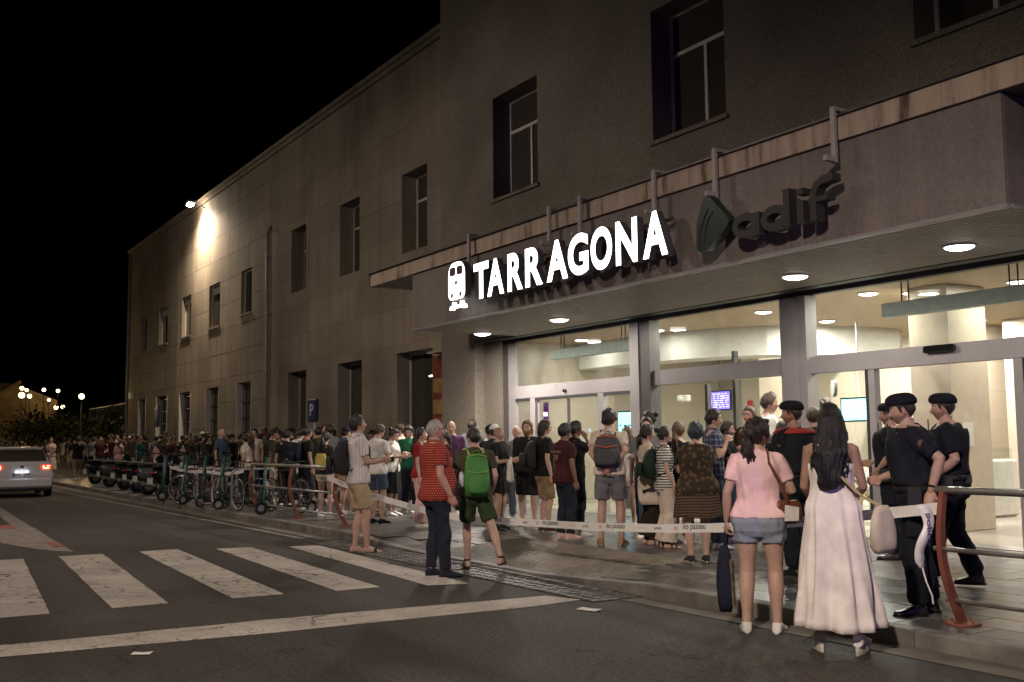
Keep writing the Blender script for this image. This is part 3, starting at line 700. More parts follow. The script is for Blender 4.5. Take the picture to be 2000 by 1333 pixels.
# ------------------------------------------------------------------ light of the place
# warm street lamps that stand across the road and behind the viewer, built as lamps further below
KERB = 6.45; MAIN = 11.75; WING = 12.75; GLZ = 12.15; PZ = 0.12
sun_d = bpy.data.lights.new('moon', 'SUN'); sun_d.energy = 0.004; sun_d.angle = rad(0.5); sun_d.color = (1, .93, .85)
sun = bpy.data.objects.new('moon', sun_d); C.objects.link(sun); sun.rotation_euler = (rad(55), 0, rad(-40))

# ------------------------------------------------------------------ ground
def asphalt(m, nt, N, L, b, mp):
    n1 = N.new('ShaderNodeTexNoise'); n1.inputs['Scale'].default_value = .35; n1.inputs['Detail'].default_value = 8; n1.inputs['Roughness'].default_value = .65; L.new(mp.outputs[0], n1.inputs[0])
    n2 = N.new('ShaderNodeTexNoise'); n2.inputs['Scale'].default_value = 90; n2.inputs['Detail'].default_value = 3; L.new(mp.outputs[0], n2.inputs[0])
    vo = N.new('ShaderNodeTexVoronoi'); vo.feature = 'DISTANCE_TO_EDGE'; vo.inputs['Scale'].default_value = .45
    nw = N.new('ShaderNodeTexNoise'); nw.inputs['Scale'].default_value = 2.5; nw.inputs['Detail'].default_value = 6; L.new(mp.outputs[0], nw.inputs[0])
    va = N.new('ShaderNodeVectorMath'); va.operation = 'MULTIPLY_ADD'; va.inputs[1].default_value = (.9, .9, 0); L.new(nw.outputs['Color'], va.inputs[0]); L.new(mp.outputs[0], va.inputs[2]); L.new(va.outputs[0], vo.inputs['Vector'])
    def mr(i, a, c, d, e):
        x = N.new('ShaderNodeMapRange'); x.inputs[1].default_value = a; x.inputs[2].default_value = c; x.inputs[3].default_value = d; x.inputs[4].default_value = e; L.new(i, x.inputs[0]); return x.outputs[0]
    def mul(a, c):
        x = N.new('ShaderNodeMath'); x.operation = 'MULTIPLY'; L.new(a, x.inputs[0]); L.new(c, x.inputs[1]); return x.outputs[0]
    n3 = N.new('ShaderNodeTexNoise'); n3.inputs['Scale'].default_value = .8; L.new(mp.outputs[0], n3.inputs[0])
    crk = mr(vo.outputs['Distance'], 0, .007, .35, 1); sel = mr(n3.outputs['Fac'], .45, .6, 0, 1)
    mxx = N.new('ShaderNodeMath'); mxx.operation = 'MAXIMUM'; L.new(crk, mxx.inputs[0]); inv = N.new('ShaderNodeMath'); inv.operation = 'SUBTRACT'; inv.inputs[0].default_value = 1; L.new(sel, inv.inputs[1]); L.new(inv.outputs[0], mxx.inputs[1])
    n5 = N.new('ShaderNodeTexNoise'); n5.inputs['Scale'].default_value = 26; n5.inputs['Detail'].default_value = 2; L.new(mp.outputs[0], n5.inputs[0])
    m5 = N.new('ShaderNodeMapping'); m5.inputs['Scale'].default_value = (.12, 1.3, 1); tc5 = N.new('ShaderNodeTexCoord'); L.new(tc5.outputs['Object'], m5.inputs[0]); n6 = N.new('ShaderNodeTexNoise'); n6.inputs['Scale'].default_value = 1.0; n6.inputs['Detail'].default_value = 7; L.new(m5.outputs[0], n6.inputs[0])
    n7 = N.new('ShaderNodeTexVoronoi'); n7.inputs['Scale'].default_value = .55; L.new(mp.outputs[0], n7.inputs['Vector'])
    f = mul(mul(mr(n1.outputs['Fac'], .3, .7, .6, 1.45), mr(n2.outputs['Fac'], .3, .72, .45, 1.9)), mxx.outputs[0])
    f = mul(mul(f, mr(n5.outputs['Fac'], .35, .68, .72, 1.35)), mul(mr(n6.outputs['Fac'], .35, .65, .75, 1.25), mr(n7.outputs['Distance'], .02, .07, .55, 1)))
    vm = N.new('ShaderNodeVectorMath'); vm.operation = 'SCALE'; vm.inputs[0].default_value = (.053, .0475, .042); L.new(f, vm.inputs['Scale']); L.new(vm.outputs[0], b.inputs['Base Color'])
    bp = N.new('ShaderNodeBump'); bp.inputs['Strength'].default_value = .5; bp.inputs['Distance'].default_value = .008; L.new(n2.outputs['Fac'], bp.inputs['Height']); L.new(bp.outputs[0], b.inputs['Normal'])
    r = mr(n1.outputs['Fac'], .3, .7, .62, .85); L.new(r, b.inputs['Roughness'])
ASPH = mat('asphalt', (.05, .048, .045), noise=0, rough=.75, extra=asphalt, spec=.3)
def paint_extra(m, nt, N, L, b, mp):
    def mr(i, a, c, d, e):
        x = N.new('ShaderNodeMapRange'); x.inputs[1].default_value = a; x.inputs[2].default_value = c; x.inputs[3].default_value = d; x.inputs[4].default_value = e; L.new(i, x.inputs[0]); return x.outputs[0]
    n1 = N.new('ShaderNodeTexNoise'); n1.inputs['Scale'].default_value = 1.3; n1.inputs['Detail'].default_value = 10; n1.inputs['Roughness'].default_value = .7; L.new(mp.outputs[0], n1.inputs[0])
    n2 = N.new('ShaderNodeTexNoise'); n2.inputs['Scale'].default_value = 38; n2.inputs['Detail'].default_value = 6; n2.inputs['Roughness'].default_value = .75; L.new(mp.outputs[0], n2.inputs[0])
    vo = N.new('ShaderNodeTexVoronoi'); vo.feature = 'DISTANCE_TO_EDGE'; vo.inputs['Scale'].default_value = 3.2
    va = N.new('ShaderNodeVectorMath'); va.operation = 'MULTIPLY_ADD'; va.inputs[1].default_value = (.5, .5, 0); L.new(n1.outputs['Color'], va.inputs[0]); L.new(mp.outputs[0], va.inputs[2]); L.new(va.outputs[0], vo.inputs['Vector'])
    n3 = N.new('ShaderNodeTexNoise'); n3.inputs['Scale'].default_value = .9; L.new(mp.outputs[0], n3.inputs[0])
    ck = mr(vo.outputs['Distance'], .006, .030, 1, 0); sl = mr(n3.outputs['Fac'], .40, .52, 0, 1)
    m1 = N.new('ShaderNodeMath'); m1.operation = 'MULTIPLY'; L.new(ck, m1.inputs[0]); L.new(sl, m1.inputs[1])
    wear = mr(n2.outputs['Fac'], .52, .64, 0, .65); m2 = N.new('ShaderNodeMath'); m2.operation = 'MAXIMUM'; L.new(m1.outputs[0], m2.inputs[0]); L.new(wear, m2.inputs[1])
    mx = N.new('ShaderNodeMix'); mx.data_type = 'RGBA'; L.new(m2.outputs[0], mx.inputs[0]); mx.inputs[7].default_value = (.06, .055, .05, 1)
    vm = N.new('ShaderNodeVectorMath'); vm.operation = 'SCALE'; vm.inputs[0].default_value = (.58, .53, .47); L.new(mr(n1.outputs['Fac'], .3, .7, .65, 1.15), vm.inputs['Scale']); L.new(vm.outputs[0], mx.inputs[6]); L.new(mx.outputs[2], b.inputs['Base Color'])
PAINT = mat('road_paint', (.5, .5, .5), noise=0, rough=.7, extra=paint_extra, spec=.3)
REDP = mat('red_paint', (.30, .10, .075), rough=.7, noise=.4, nscale=6)
CONC = mat('concrete', (.22, .20, .18), rough=.8, noise=.25, nscale=3, bump=.4, bscale=70)
def grid_sheet(x0, x1, y0, y1, z, nx=1, ny=1):
    g = G(); xs = np.linspace(x0, x1, nx+1); ys = np.linspace(y0, y1, ny+1)
    v = [(x, y, z) for y in ys for x in xs]; f = [(j*(nx+1)+i, j*(nx+1)+i+1, (j+1)*(nx+1)+i+1, (j+1)*(nx+1)+i) for j in range(ny) for i in range(nx)]
    return g.add(v, f)
setp(obj('road', grid_sheet(-400, 200, -300, 300, 0), ASPH), kind='structure')
def quad_mark(name, pts, z, m, lab=None):
    g = G(); P = [(x, y, z-.003) for x, y in pts]+[(x, y, z) for x, y in pts]; n = len(pts)
    g.add(P, [tuple(range(n, 2*n))]+[(i, (i+1) % n, n+(i+1) % n, n+i) for i in range(n)])
    o = obj(name, g, m); return setp(o, kind='structure')
def ragged(pts, amp=.006, step=.35, seed=1):
    r = random.Random(seed); out = []
    for i in range(len(pts)):
        a, b_ = Vector(pts[i]), Vector(pts[(i+1) % len(pts)]); n = max(1, int((b_-a).length/step)); nr = Vector((-(b_-a).y, (b_-a).x)).normalized()
        for k in range(n): out.append(tuple(a.lerp(b_, k/n)+nr*r.uniform(-amp, amp)))
    return out
for i, q in enumerate([[(-15.55, 1.62), (-10.38, 1.42), (-10.3, 1.02), (-10.3, .85), (-15.5, 1.02)][:0] or [(-15.5, 1.40), (-15.5, 1.93), (-10.34, 1.52), (-10.34, 1.02)],
                       [(-15.5, 2.37), (-15.5, 2.93), (-10.34, 2.56), (-10.34, 2.05)], [(-15.5, 3.42), (-15.5, 3.95), (-10.26, 3.67), (-10.28, 3.16)],
                       [(-15.2, 4.42), (-15.1, 4.90), (-10.15, 4.66), (-10.16, 4.18)], [(-14.9, 5.37), (-14.7, 5.79), (-9.84, 5.54), (-9.98, 5.12)],
                       [(-15.5, .42), (-15.5, .92), (-10.34, .52), (-10.34, .02)]]):
    quad_mark('crosswalk_stripe', ragged(q[::-1], seed=i), .006, PAINT)
quad_mark('stop_line', ragged([(-9.12, -3.2), (-8.62, -3.2), (-8.45, .9), (-8.25, 2.9), (-8.14, 5.30), (-8.22, 5.83), (-8.62, 5.7), (-8.86, 2.95), (-8.92, .95)][::1], .014, seed=9), .006, PAINT)
quad_mark('traffic_island_marking', ragged([(-16.0, 2.64), (-21.4, 2.80), (-30, 3.05), (-30, 2.8), (-22.5, 2.55), (-21.9, 2.2), (-18.2, 1.95), (-16.6, 2.3)], .01, seed=4), .006, mat('grey_paint', (.22, .19, .17), noise=.35, nscale=5, rough=.75))
quad_mark('traffic_island_marking', ragged([(-30, 2.5), (-23.5, 2.25), (-23.4, 1.9), (-30, 1.6)], .01, seed=5), .006, MATS['grey_paint'])
quad_mark('painted_arrow_tip', ragged([(-17.9, 2.55), (-17.9, 2.68), (-17.0, 2.66), (-16.9, 2.50)], .02, .08, seed=6), .010, REDP)
quad_mark('painted_arrow_tip', ragged([(-22.2, 2.25), (-22.2, 2.55), (-21.2, 2.50), (-21.4, 2.22)], .02, .08, seed=7), .010, REDP)
# concrete gutter along the kerb and lane edge line
gm = mat('gutter_concrete', (.15, .135, .11), noise=.3, nscale=2.5, rough=.8, bump=.3)
for x0, x1 in ((-8.0, 8), (-70, -15.6)):
    quad_mark('gutter', [(x0, 6.14), (x1, 6.14), (x1, KERB-.005), (x0, KERB-.005)], .006, gm)
quad_mark('edge_line', ragged([(-72, 4.9), (-15.9, 5.95), (-15.9, 6.05), (-72, 5.05)], .01, .6), .006, MATS['grey_paint'])
# granite setts of the gully strip
SETT = [mat('sett_%s' % a, c, rough=.5, noise=.25, nscale=9, bump=.4) for a, c in (('grey', (.075, .07, .066)), ('dark', (.05, .047, .045)), ('light', (.11, .10, .09)))]
gs = empty('gully_strip', (-11.8, 6.12, 0), label='dark grid of small granite setts along the lowered kerb at the crosswalk', cat='gully')
g = G(); g.bb(-15.55, -8.02, 5.83, 6.44, -.02, .004); obj('bed', g, mat('sett_bed', (.012, .011, .010), rough=.9), gs)
sett_me = []
for m_ in SETT:
    g = G(); g.box((0, 0, 0), (.098, .098, .02), bev=.006); me = g.mesh('sett'); me.materials.append(m_); sett_me.append(me)
cnt = 0
rr = random.Random(3)
for i in range(60):
    for j in range(5):
        x = -8.08-i*.125; y = 5.90+j*.118
        if x < -15.5: continue
        o = link('sett', rr.choice(sett_me), None, gs, loc=(x, y, .004+rr.uniform(-.003, .002)), rz=rr.uniform(-.04, .04)); cnt += 1
# pavement
def pav_h(x, y):
    d = smooth01((x+14.6)/1.0)*smooth01((-8.3-x)/1.3)
    return PZ-(PZ-.025)*d*(1-smooth01((y-KERB-.2)/1.9))
g = G(); xs = np.r_[np.linspace(-72, -16, 60), np.linspace(-15.6, -7, 44), np.linspace(-6, 8, 15)]; ys = np.r_[np.linspace(KERB+.14, 8.8, 12), 9.5, 11, 12.1, 25]
v = [(x, y, pav_h(x, y)-.012) for y in ys for x in xs]; nx = len(xs); f = [(j*nx+i, j*nx+i+1, (j+1)*nx+i+1, (j+1)*nx+i) for j in range(len(ys)-1) for i in range(nx-1)]
g.add(v, f); pavement = setp(obj('pavement', g, mat('pavement_joint', (.05, .047, .044), rough=.8, noise=.2)), kind='structure')
TILE = [mat('paving_%s' % a, c, rough=r_, noise=.28, nscale=2.2, bump=.12, bscale=60) for a, c, r_ in (('a', (.112, .106, .10), .34), ('b', (.094, .09, .086), .30), ('c', (.134, .127, .12), .42))]
tw_, th_ = .60, .40
tiles = []
for j in range(14):
    for i in range(-35, 40):
        x = -8+i*tw_+(.3 if j % 2 else 0); y = KERB+.16+th_/2+j*th_
        if y > 12.0 or x > 3 or x < -24: continue
        if -12.9 < x < -8.75 and y < 8.25: continue
        tiles.append((math.hypot(x, y), x, y))
tiles.sort(); tm = []
for m_ in TILE:
    g = G(); g.box((0, 0, -.011), (tw_-.008, th_-.008, .022), bev=.003); me = g.mesh('paving_tile'); me.materials.append(m_); tm.append(me)
rest = G()
far_t = [t for t in tiles if t[1] > -20]
for k, (d, x, y) in enumerate(tiles):
    z = pav_h(x, y); sl = math.atan((pav_h(x, y+.2)-pav_h(x, y-.2))/.4); sx_ = math.atan((pav_h(x+.3, y)-pav_h(x-.3, y))/.6)
    if k < 300:
        o = link('paving_tile', rr.choice(tm), None, pavement, loc=(x, y, z+rr.uniform(-.0015, .0015)), rz=0); o.rotation_euler = (sl, -sx_, 0)
    else:
        rest.box((x, y, z-.011), (tw_-.008, th_-.008, .022), M=Matrix.Rotation(sl, 3, 'X') @ Matrix.Rotation(-sx_, 3, 'Y'))
o = obj('far_paving', rest, TILE[0], pavement); o['kind'] = 'stuff'
g = grid_sheet(-72, -24.3, KERB+.15, 12.8, PZ, 40, 8); o = obj('distant_paving', g, TILE[0], pavement)
# tactile tiles
TAC = [mat('tactile_%s' % a, c, rough=.55, noise=.25, nscale=7) for a, c in (('a', (.27, .24, .195)), ('b', (.235, .205, .165)))]
g = G(); g.box((0, 0, -.009), (.394, .394, .018), bev=.003)
for a in range(7):
    for b_ in range(7): g.box((-.169+a*.0563, -.169+b_*.0563, .0025), (.032, .032, .006))
tme = []
for m_ in TAC:
    me = g.mesh('tactile_tile'); me.materials.append(m_); tme.append(me)
for i in range(11):
    for j in range(4):
        x = -12.75+i*.4; y = KERB+.36+j*.4
        if i > 8 and j > 2-(i-8) : continue
        z = pav_h(x, y); sl = math.atan((pav_h(x, y+.2)-pav_h(x, y-.2))/.4)
        o = link('tactile_tile', rr.choice(tme), None, pavement, loc=(x, y, z)); o.rotation_euler = (sl, 0, 0)
g = G()
for (x, y) in [(-12.75+i*.4, KERB+.36+j*.4) for i in range(9, 11) for j in range(4)]+[(-13.1, KERB+.36+j*.4) for j in range(4)]:
    z = pav_h(x, y)-.016; g.box((x, y, z), (.38, .38, .022))
obj('infill_tile', g, TILE[1], pavement)
# kerb stones
KM = [mat('kerb_%s' % a, c, rough=.6, noise=.3, nscale=5, bump=.35) for a, c in (('a', (.19, .175, .155)), ('b', (.15, .14, .125)))]
for i in range(76):
    x0 = 6-i*1.0; x1 = x0-.992; g = G()
    h = [pav_h(x_, KERB+.1)+.004 for x_ in (x0, x1)]
    P = []
    for x_, hh in ((x1, h[1]), (x0, h[0])):
        P += [(x_, KERB, -.05), (x_, KERB+.15, -.05), (x_, KERB+.15, hh), (x_, KERB+.012, hh), (x_, KERB, hh-.012)]
    g.add(P, [(0, 1, 2, 3, 4), (9, 8, 7, 6, 5)]+[(i_, 5+i_, 5+(i_+1) % 5, (i_+1) % 5) for i_ in range(5)])
    obj('kerb_stone', g, KM[i % 2], pavement)
# paper scraps
for x, y, s_, a in ((-7.7, 5.55, .11, .3), (-8.9, 6.77, .06, 1.2), (-7.97, 1.79, .07, 1.0)):
    g = G(); zz = .006 if y < 6.4 else pav_h(x, y)+.008
    g.add([(-s_, -s_*.4, zz), (s_, -s_*.5, zz+.002), (s_*1.1, s_*.4, zz+.012), (0, s_*.5, zz+.004), (-s_*.9, s_*.35, zz+.01)], [(0, 1, 2, 3, 4)])
    setp(obj('litter', g, mat('paper', (.75, .72, .68), rough=.7), loc=(x, y, 0), rz=a), {5.55: 'flat white paper scrap lying on the asphalt beside the stop line', 6.77: 'crumpled pale paper scrap on the ribbed tactile tiles', 1.79: 'small pale scrap on the road near the stop line'}[y], 'litter')

# ------------------------------------------------------------------ station building
def holes_mesh(g, x0, x1, z0, z1, y0, y1, holes, mi=0, back=True):
    """block x0..x1, z0..z1, y0 (front)..y1 with rectangular through holes (hx0,hx1,hz0,hz1)"""
    H = [h for h in holes if h[0] < x1-1e-4 and h[1] > x0+1e-4 and h[2] < z1-1e-4 and h[3] > z0+1e-4]
    xs = sorted({x0, x1}|{min(max(v, x0), x1) for h in H for v in h[:2]}); zs = sorted({z0, z1}|{min(max(v, z0), z1) for h in H for v in h[2:]})
    nx, nz = len(xs)-1, len(zs)-1
    solid = [[not any(h[0] <= (xs[i]+xs[i+1])/2 <= h[1] and h[2] <= (zs[j]+zs[j+1])/2 <= h[3] for h in H) for j in range(nz)] for i in range(nx)]
    S = lambda i, j: 0 <= i < nx and 0 <= j < nz and solid[i][j]
    any_ = False
    for i in range(nx):
        for j in range(nz):
            if not solid[i][j]: continue
            any_ = True; a, b_, c, d = xs[i], xs[i+1], zs[j], zs[j+1]
            g.add([(a, y0, c), (b_, y0, c), (b_, y0, d), (a, y0, d)], [(0, 1, 2, 3)], mi)
            if back: g.add([(a, y1, c), (b_, y1, c), (b_, y1, d), (a, y1, d)], [(3, 2, 1, 0)], mi)
            if not S(i-1, j): g.add([(a, y0, c), (a, y0, d), (a, y1, d), (a, y1, c)], [(0, 1, 2, 3)], mi)
            if not S(i+1, j): g.add([(b_, y0, c), (b_, y1, c), (b_, y1, d), (b_, y0, d)], [(0, 1, 2, 3)], mi)
            if not S(i, j-1): g.add([(a, y0, c), (a, y1, c), (b_, y1, c), (b_, y0, c)], [(0, 1, 2, 3)], mi)
            if not S(i, j+1): g.add([(a, y0, d), (b_, y0, d), (b_, y1, d), (a, y1, d)], [(0, 1, 2, 3)], mi)
    return any_
def streaky(m, nt, N, L, b, mp, c1=(.30, .25, .185), amt=.17):
    tc = N.new('ShaderNodeTexCoord'); m2 = N.new('ShaderNodeMapping'); m2.inputs['Scale'].default_value = (1.6, 1.6, .10); L.new(tc.outputs['Object'], m2.inputs[0])
    n1 = N.new('ShaderNodeTexNoise'); n1.inputs['Scale'].default_value = 1.6; n1.inputs['Detail'].default_value = 9; n1.inputs['Roughness'].default_value = .62; L.new(m2.outputs[0], n1.inputs[0])
    n2 = N.new('ShaderNodeTexNoise'); n2.inputs['Scale'].default_value = .30; n2.inputs['Detail'].default_value = 5; L.new(tc.outputs['Object'], n2.inputs[0])
    n3 = N.new('ShaderNodeTexNoise'); n3.inputs['Scale'].default_value = 28; n3.inputs['Detail'].default_value = 4; L.new(tc.outputs['Object'], n3.inputs[0])
    def mr(i, a, c, d, e):
        x = N.new('ShaderNodeMapRange'); x.inputs[1].default_value = a; x.inputs[2].default_value = c; x.inputs[3].default_value = d; x.inputs[4].default_value = e; L.new(i, x.inputs[0]); return x.outputs[0]
    def mul(a, c):
        x = N.new('ShaderNodeMath'); x.operation = 'MULTIPLY'; L.new(a, x.inputs[0]); L.new(c, x.inputs[1]); return x.outputs[0]
    f = mul(mul(mr(n1.outputs['Fac'], .32, .68, 1-amt, 1+amt*.6), mr(n2.outputs['Fac'], .35, .65, .72, 1.2)), mr(n3.outputs['Fac'], .3, .7, .85, 1.15))
    vm = N.new('ShaderNodeVectorMath'); vm.operation = 'SCALE'; vm.inputs[0].default_value = c1; L.new(f, vm.inputs['Scale']); L.new(vm.outputs[0], b.inputs['Base Color'])
    bp = N.new('ShaderNodeBump'); bp.inputs['Strength'].default_value = .35; bp.inputs['Distance'].default_value = .006; L.new(n3.outputs['Fac'], bp.inputs['Height']); L.new(bp.outputs[0], b.inputs['Normal'])
SLAB = [mat('stone_%s' % a, c, rough=.75, noise=0, extra=(lambda c_: (lambda *A: streaky(*A, c1=c_)))(c)) for a, c in (('a', (.31, .265, .20)), ('b', (.285, .24, .18)), ('c', (.335, .285, .215)))]
RENDER_ = mat('wall_render', (.26, .23, .175), rough=.8, noise=0, extra=lambda *A: streaky(*A, c1=(.27, .235, .175), amt=.2))
def granite_extra(m, nt, N, L, b, mp):
    n1 = N.new('ShaderNodeTexNoise'); n1.inputs['Scale'].default_value = 55; n1.inputs['Detail'].default_value = 4; n1.inputs['Roughness'].default_value = .8; L.new(mp.outputs[0], n1.inputs[0])
    n2 = N.new('ShaderNodeTexNoise'); n2.inputs['Scale'].default_value = .5; n2.inputs['Detail'].default_value = 6; L.new(mp.outputs[0], n2.inputs[0])
    cr = N.new('ShaderNodeValToRGB'); cr.color_ramp.elements[0].position = .36; cr.color_ramp.elements[0].color = (.055, .048, .04, 1); cr.color_ramp.elements[1].position = .64; cr.color_ramp.elements[1].color = (.33, .29, .235, 1); L.new(n1.outputs['Fac'], cr.inputs[0])
    x = N.new('ShaderNodeMapRange'); x.inputs[1].default_value = .3; x.inputs[2].default_value = .7; x.inputs[3].default_value = .7; x.inputs[4].default_value = 1.2; L.new(n2.outputs['Fac'], x.inputs[0])
    vm = N.new('ShaderNodeVectorMath'); vm.operation = 'SCALE'; L.new(cr.outputs[0], vm.inputs[0]); L.new(x.outputs[0], vm.inputs['Scale']); L.new(vm.outputs[0], b.inputs['Base Color'])
    bp = N.new('ShaderNodeBump'); bp.inputs['Strength'].default_value = .5; bp.inputs['Distance'].default_value = .01; L.new(n1.outputs['Fac'], bp.inputs['Height']); L.new(bp.outputs[0], b.inputs['Normal'])
GRAN = mat('speckled_granite', (.2, .18, .15), rough=.75, noise=0, extra=granite_extra)
ALU = mat('window_aluminium', (.60, .57, .52), rough=.45, noise=.08, spec=.5)
DKALU = mat('dark_aluminium', (.09, .085, .085), rough=.4, metal=.3, noise=.08)
GREYALU = mat('grey_anodised', (.33, .31, .315), rough=.42, metal=.25, noise=.06, nscale=3)
DARKGLASS = mat('dark_glass', (.065, .058, .05), rough=.07, noise=0, spec=.6)
SHUT = mat('roller_blind', (.07, .06, .05), rough=.7, noise=.1)

wing = empty('station_wing', (-42, WING, 0), label='long two-storey beige stone wing of the station running into the dark left', cat='building')
HA = [(-26.33, -24.77, 6.74, 9.0), (-30.83, -29.27, 6.72, 9.02), (-35.25, -33.8, 6.74, 9.0)]
HB = [(-40.98, -39.63, 6.62, 8.35), (-45.5, -43.85, 6.5, 8.35), (-50.0, -48.45, 6.5, 8.38), (-54.5, -52.75, 6.5, 8.35), (-58.5, -57.1, 6.5, 8.32)]
HC = [(-26.66, -24.49, .125, 3.97), (-30.94, -29.07, .5, 3.97), (-35.46, -33.71, .125, 3.96), (-41.4, -39.5, .9, 3.9), (-45.8, -43.8, .9, 3.9), (-50.28, -48.2, .9, 3.9), (-54.8, -52.5, .9, 3.9), (-58.8, -57.0, .9, 3.9)]
holes = HA+HB+HC
g = G(); holes_mesh(g, -61.3, -22.0, 0, 12.35, WING+.045, WING+.62, holes, back=False)
g.bb(-61.3, -61.0, WING+.63, 26, 0, 12.35); obj('wall', g, RENDER_, wing)
g = G(); g.bb(-61.6, -22.0, WING-.18, WING+1.0, 12.36, 12.50, bev=.02); g.bb(-61.5, -22.0, WING-.08, WING+1.0, 12.22, 12.358); obj('cornice', g, RENDER_, wing)
g = G(); g.bb(-61.2, -22.0, WING+.64, WING+.70, 0.2, 12.2); obj('dark_interior', g, mat('unlit_room', (.01, .01, .01), rough=.9, noise=0), wing)
sl_rand = random.Random(11)
zrow = [0.125]+[1.15+1.02*k for k in range(11)]+[12.21]
for j in range(len(zrow)-1):
    z0, z1 = zrow[j]+.007, zrow[j+1]-.007
    if z1-z0 < .2: continue
    for part_ in (0, 1):
        X0, X1 = ((-61.3, -37.35), (-37.35, -22.0))[part_]; w = 2.62 if part_ == 0 else 3.84
        x = X0
        n = round((X1-X0)/w); w = (X1-X0)/n
        for i in range(n):
            gp = .012 if part_ == 0 else .004; sa, sb = X0+i*w+gp, X0+(i+1)*w-gp; segs = [(sa, sb)]
            for h in holes:
                if h[2] <= z0 and h[3] >= z1 and h[0] < sb and h[1] > sa:
                    segs = [q_ for (a_, b__) in segs for q_ in ((a_, min(b__, h[0])), (max(a_, h[1]), b__)) if q_[1]-q_[0] > .03]
            for a_, b__ in segs:
                g = G()
                if holes_mesh(g, a_, b__, z0+(0 if part_ == 0 else -.004), z1+(0 if part_ == 0 else .004), WING-sl_rand.uniform(0, .005), WING+.042, holes, back=False):
                    obj('facade_slab', g, SLAB[sl_rand.randrange(3)] if part_ == 0 else SLAB[(i+j) % 2], wing)
GL = glass_mat('window_glass', (.5, .52, .5), dirt_glare=.12)
def window(parent, h, y, kind, rec=.46):
    x0, x1, z0, z1 = h; w = .06; yy = y+rec
    fr = G(); fr.bb(x0, x0+w, yy, yy+.07, z0, z1); fr.bb(x1-w, x1, yy, yy+.07, z0, z1); fr.bb(x0+w, x1-w, yy, yy+.07, z1-w, z1); fr.bb(x0+w, x1-w, yy, yy+.07, z0, z0+w)
    zt = z0+(z1-z0)*.66
    if kind == 'A':
        fr.bb(x0+w, x1-w, yy-.005, yy+.06, zt, zt+.07); xm = (x0+x1)/2; fr.bb(xm-.035, xm+.035, yy-.005, yy+.06, z0+w, zt)
    f = obj('window', fr, ALU, parent)
    pn = []
    if kind == 'A': pn = [(x0+w, (x0+x1)/2-.035, z0+w, zt), ((x0+x1)/2+.035, x1-w, z0+w, zt), (x0+w, x1-w, zt+.07, z1-w)]
    elif kind == 'B': pn = [(x0+w, x1-w, z0+w, z1-w)]
    elif kind == 'C': pn = [(x0+w, x1-w, z0+w, z1-w)]
    for a, b_, c, d in pn:
        g = G(); g.bb(a, b_, yy+.03, yy+.04, c, d); obj('pane', g, DARKGLASS, f)
    return f
for h in HA: window(wing, h, WING, 'A')
for k, h in enumerate(HB):
    f = window(wing, h, WING, 'B', .14)
    g = G(); g.bb(h[0]-.05, h[1]+.05, WING-.06, WING-.008, h[2]-.09, h[2]-.01); obj('sill', g, SLAB[1], f)
    if k in (1, 2, 3):   # tilted open sash that catches the flood light
        x0, x1, z0, z1 = h; M = Matrix.Rotation(rad(17 if k == 2 else 12), 3, 'X')
        g = G(); zc = (z1-z0)/2; Wd = (x1-x0)/2-.07
        g.box((0, 0, -zc), (Wd*2, .03, (z1-z0)-.14)); vv = (np.vstack(g.v) @ np.array(Matrix.Rotation(rad(14 if k == 2 else 11), 3, 'X')).T)
        gg = G(); gg.add(vv+np.array([(x0+x1)/2, WING+.12, z1-.07]), g.f); obj('open_sash', gg, mat('sash_white', (.6, .58, .54), rough=.5), f)
for k, h in enumerate(HC):
    f = window(wing, h, WING, 'C', .40 if k < 3 else .3)
    if k >= 3:
        [obj('jamb_trim', G().bb(a, b_, WING-.012, WING+.25, h[2], h[3]-.005), ALU, f) for a, b_ in ((h[0]+.005, h[0]+.07), (h[1]-.07, h[1]-.005))]
        for q in range(5):
            z = h[2]+.4+q*.6; g = G(); g.bb(h[0]+.08, h[1]-.08, WING+.2, WING+.22, z, z+.05); obj('grille_bar', g, DKALU, f)
# string course, downpipes, small box
for px_, r_ in ((-37.4, .075), (-61.1, .07)):
    g = G(); g.cyl((px_, WING-.14, .13), (px_, WING-.14, 9.3 if px_ > -40 else 12.2), r_, 12)
    if px_ > -40: g.tube([(px_, WING-.14, 9.28), (px_, WING-.12, 9.42), (px_, WING+.02, 9.5)], r_, 12)
    pp = setp(obj('downpipe', g, mat('pipe_grey', (.34, .31, .27), rough=.5), smooth=True), 'grey rain downpipe on the station wing, %s' % ('between the tall and the small windows' if px_ > -40 else 'at its far left corner'), 'pipe')
    for z in (2.1, 4.2, 6.3, 8.4):
        g = G(); g.tube([(px_+(r_+.012)*math.cos(a), WING-.14+(r_+.012)*math.sin(a), z) for a in np.linspace(0, 2*math.pi, 14, endpoint=False)], .014, 6, closed=True); g.bb(px_-.02, px_+.02, WING-.07, WING-.006, z-.02, z+.02); obj('bracket', g, ALU, pp)
g = G(); g.bb(-60.3, -59.9, WING-.2, WING-.01, 4.0, 4.35, bev=.02); setp(obj('junction_box', g, ALU), 'small pale junction box near the far corner of the wing wall', 'box')
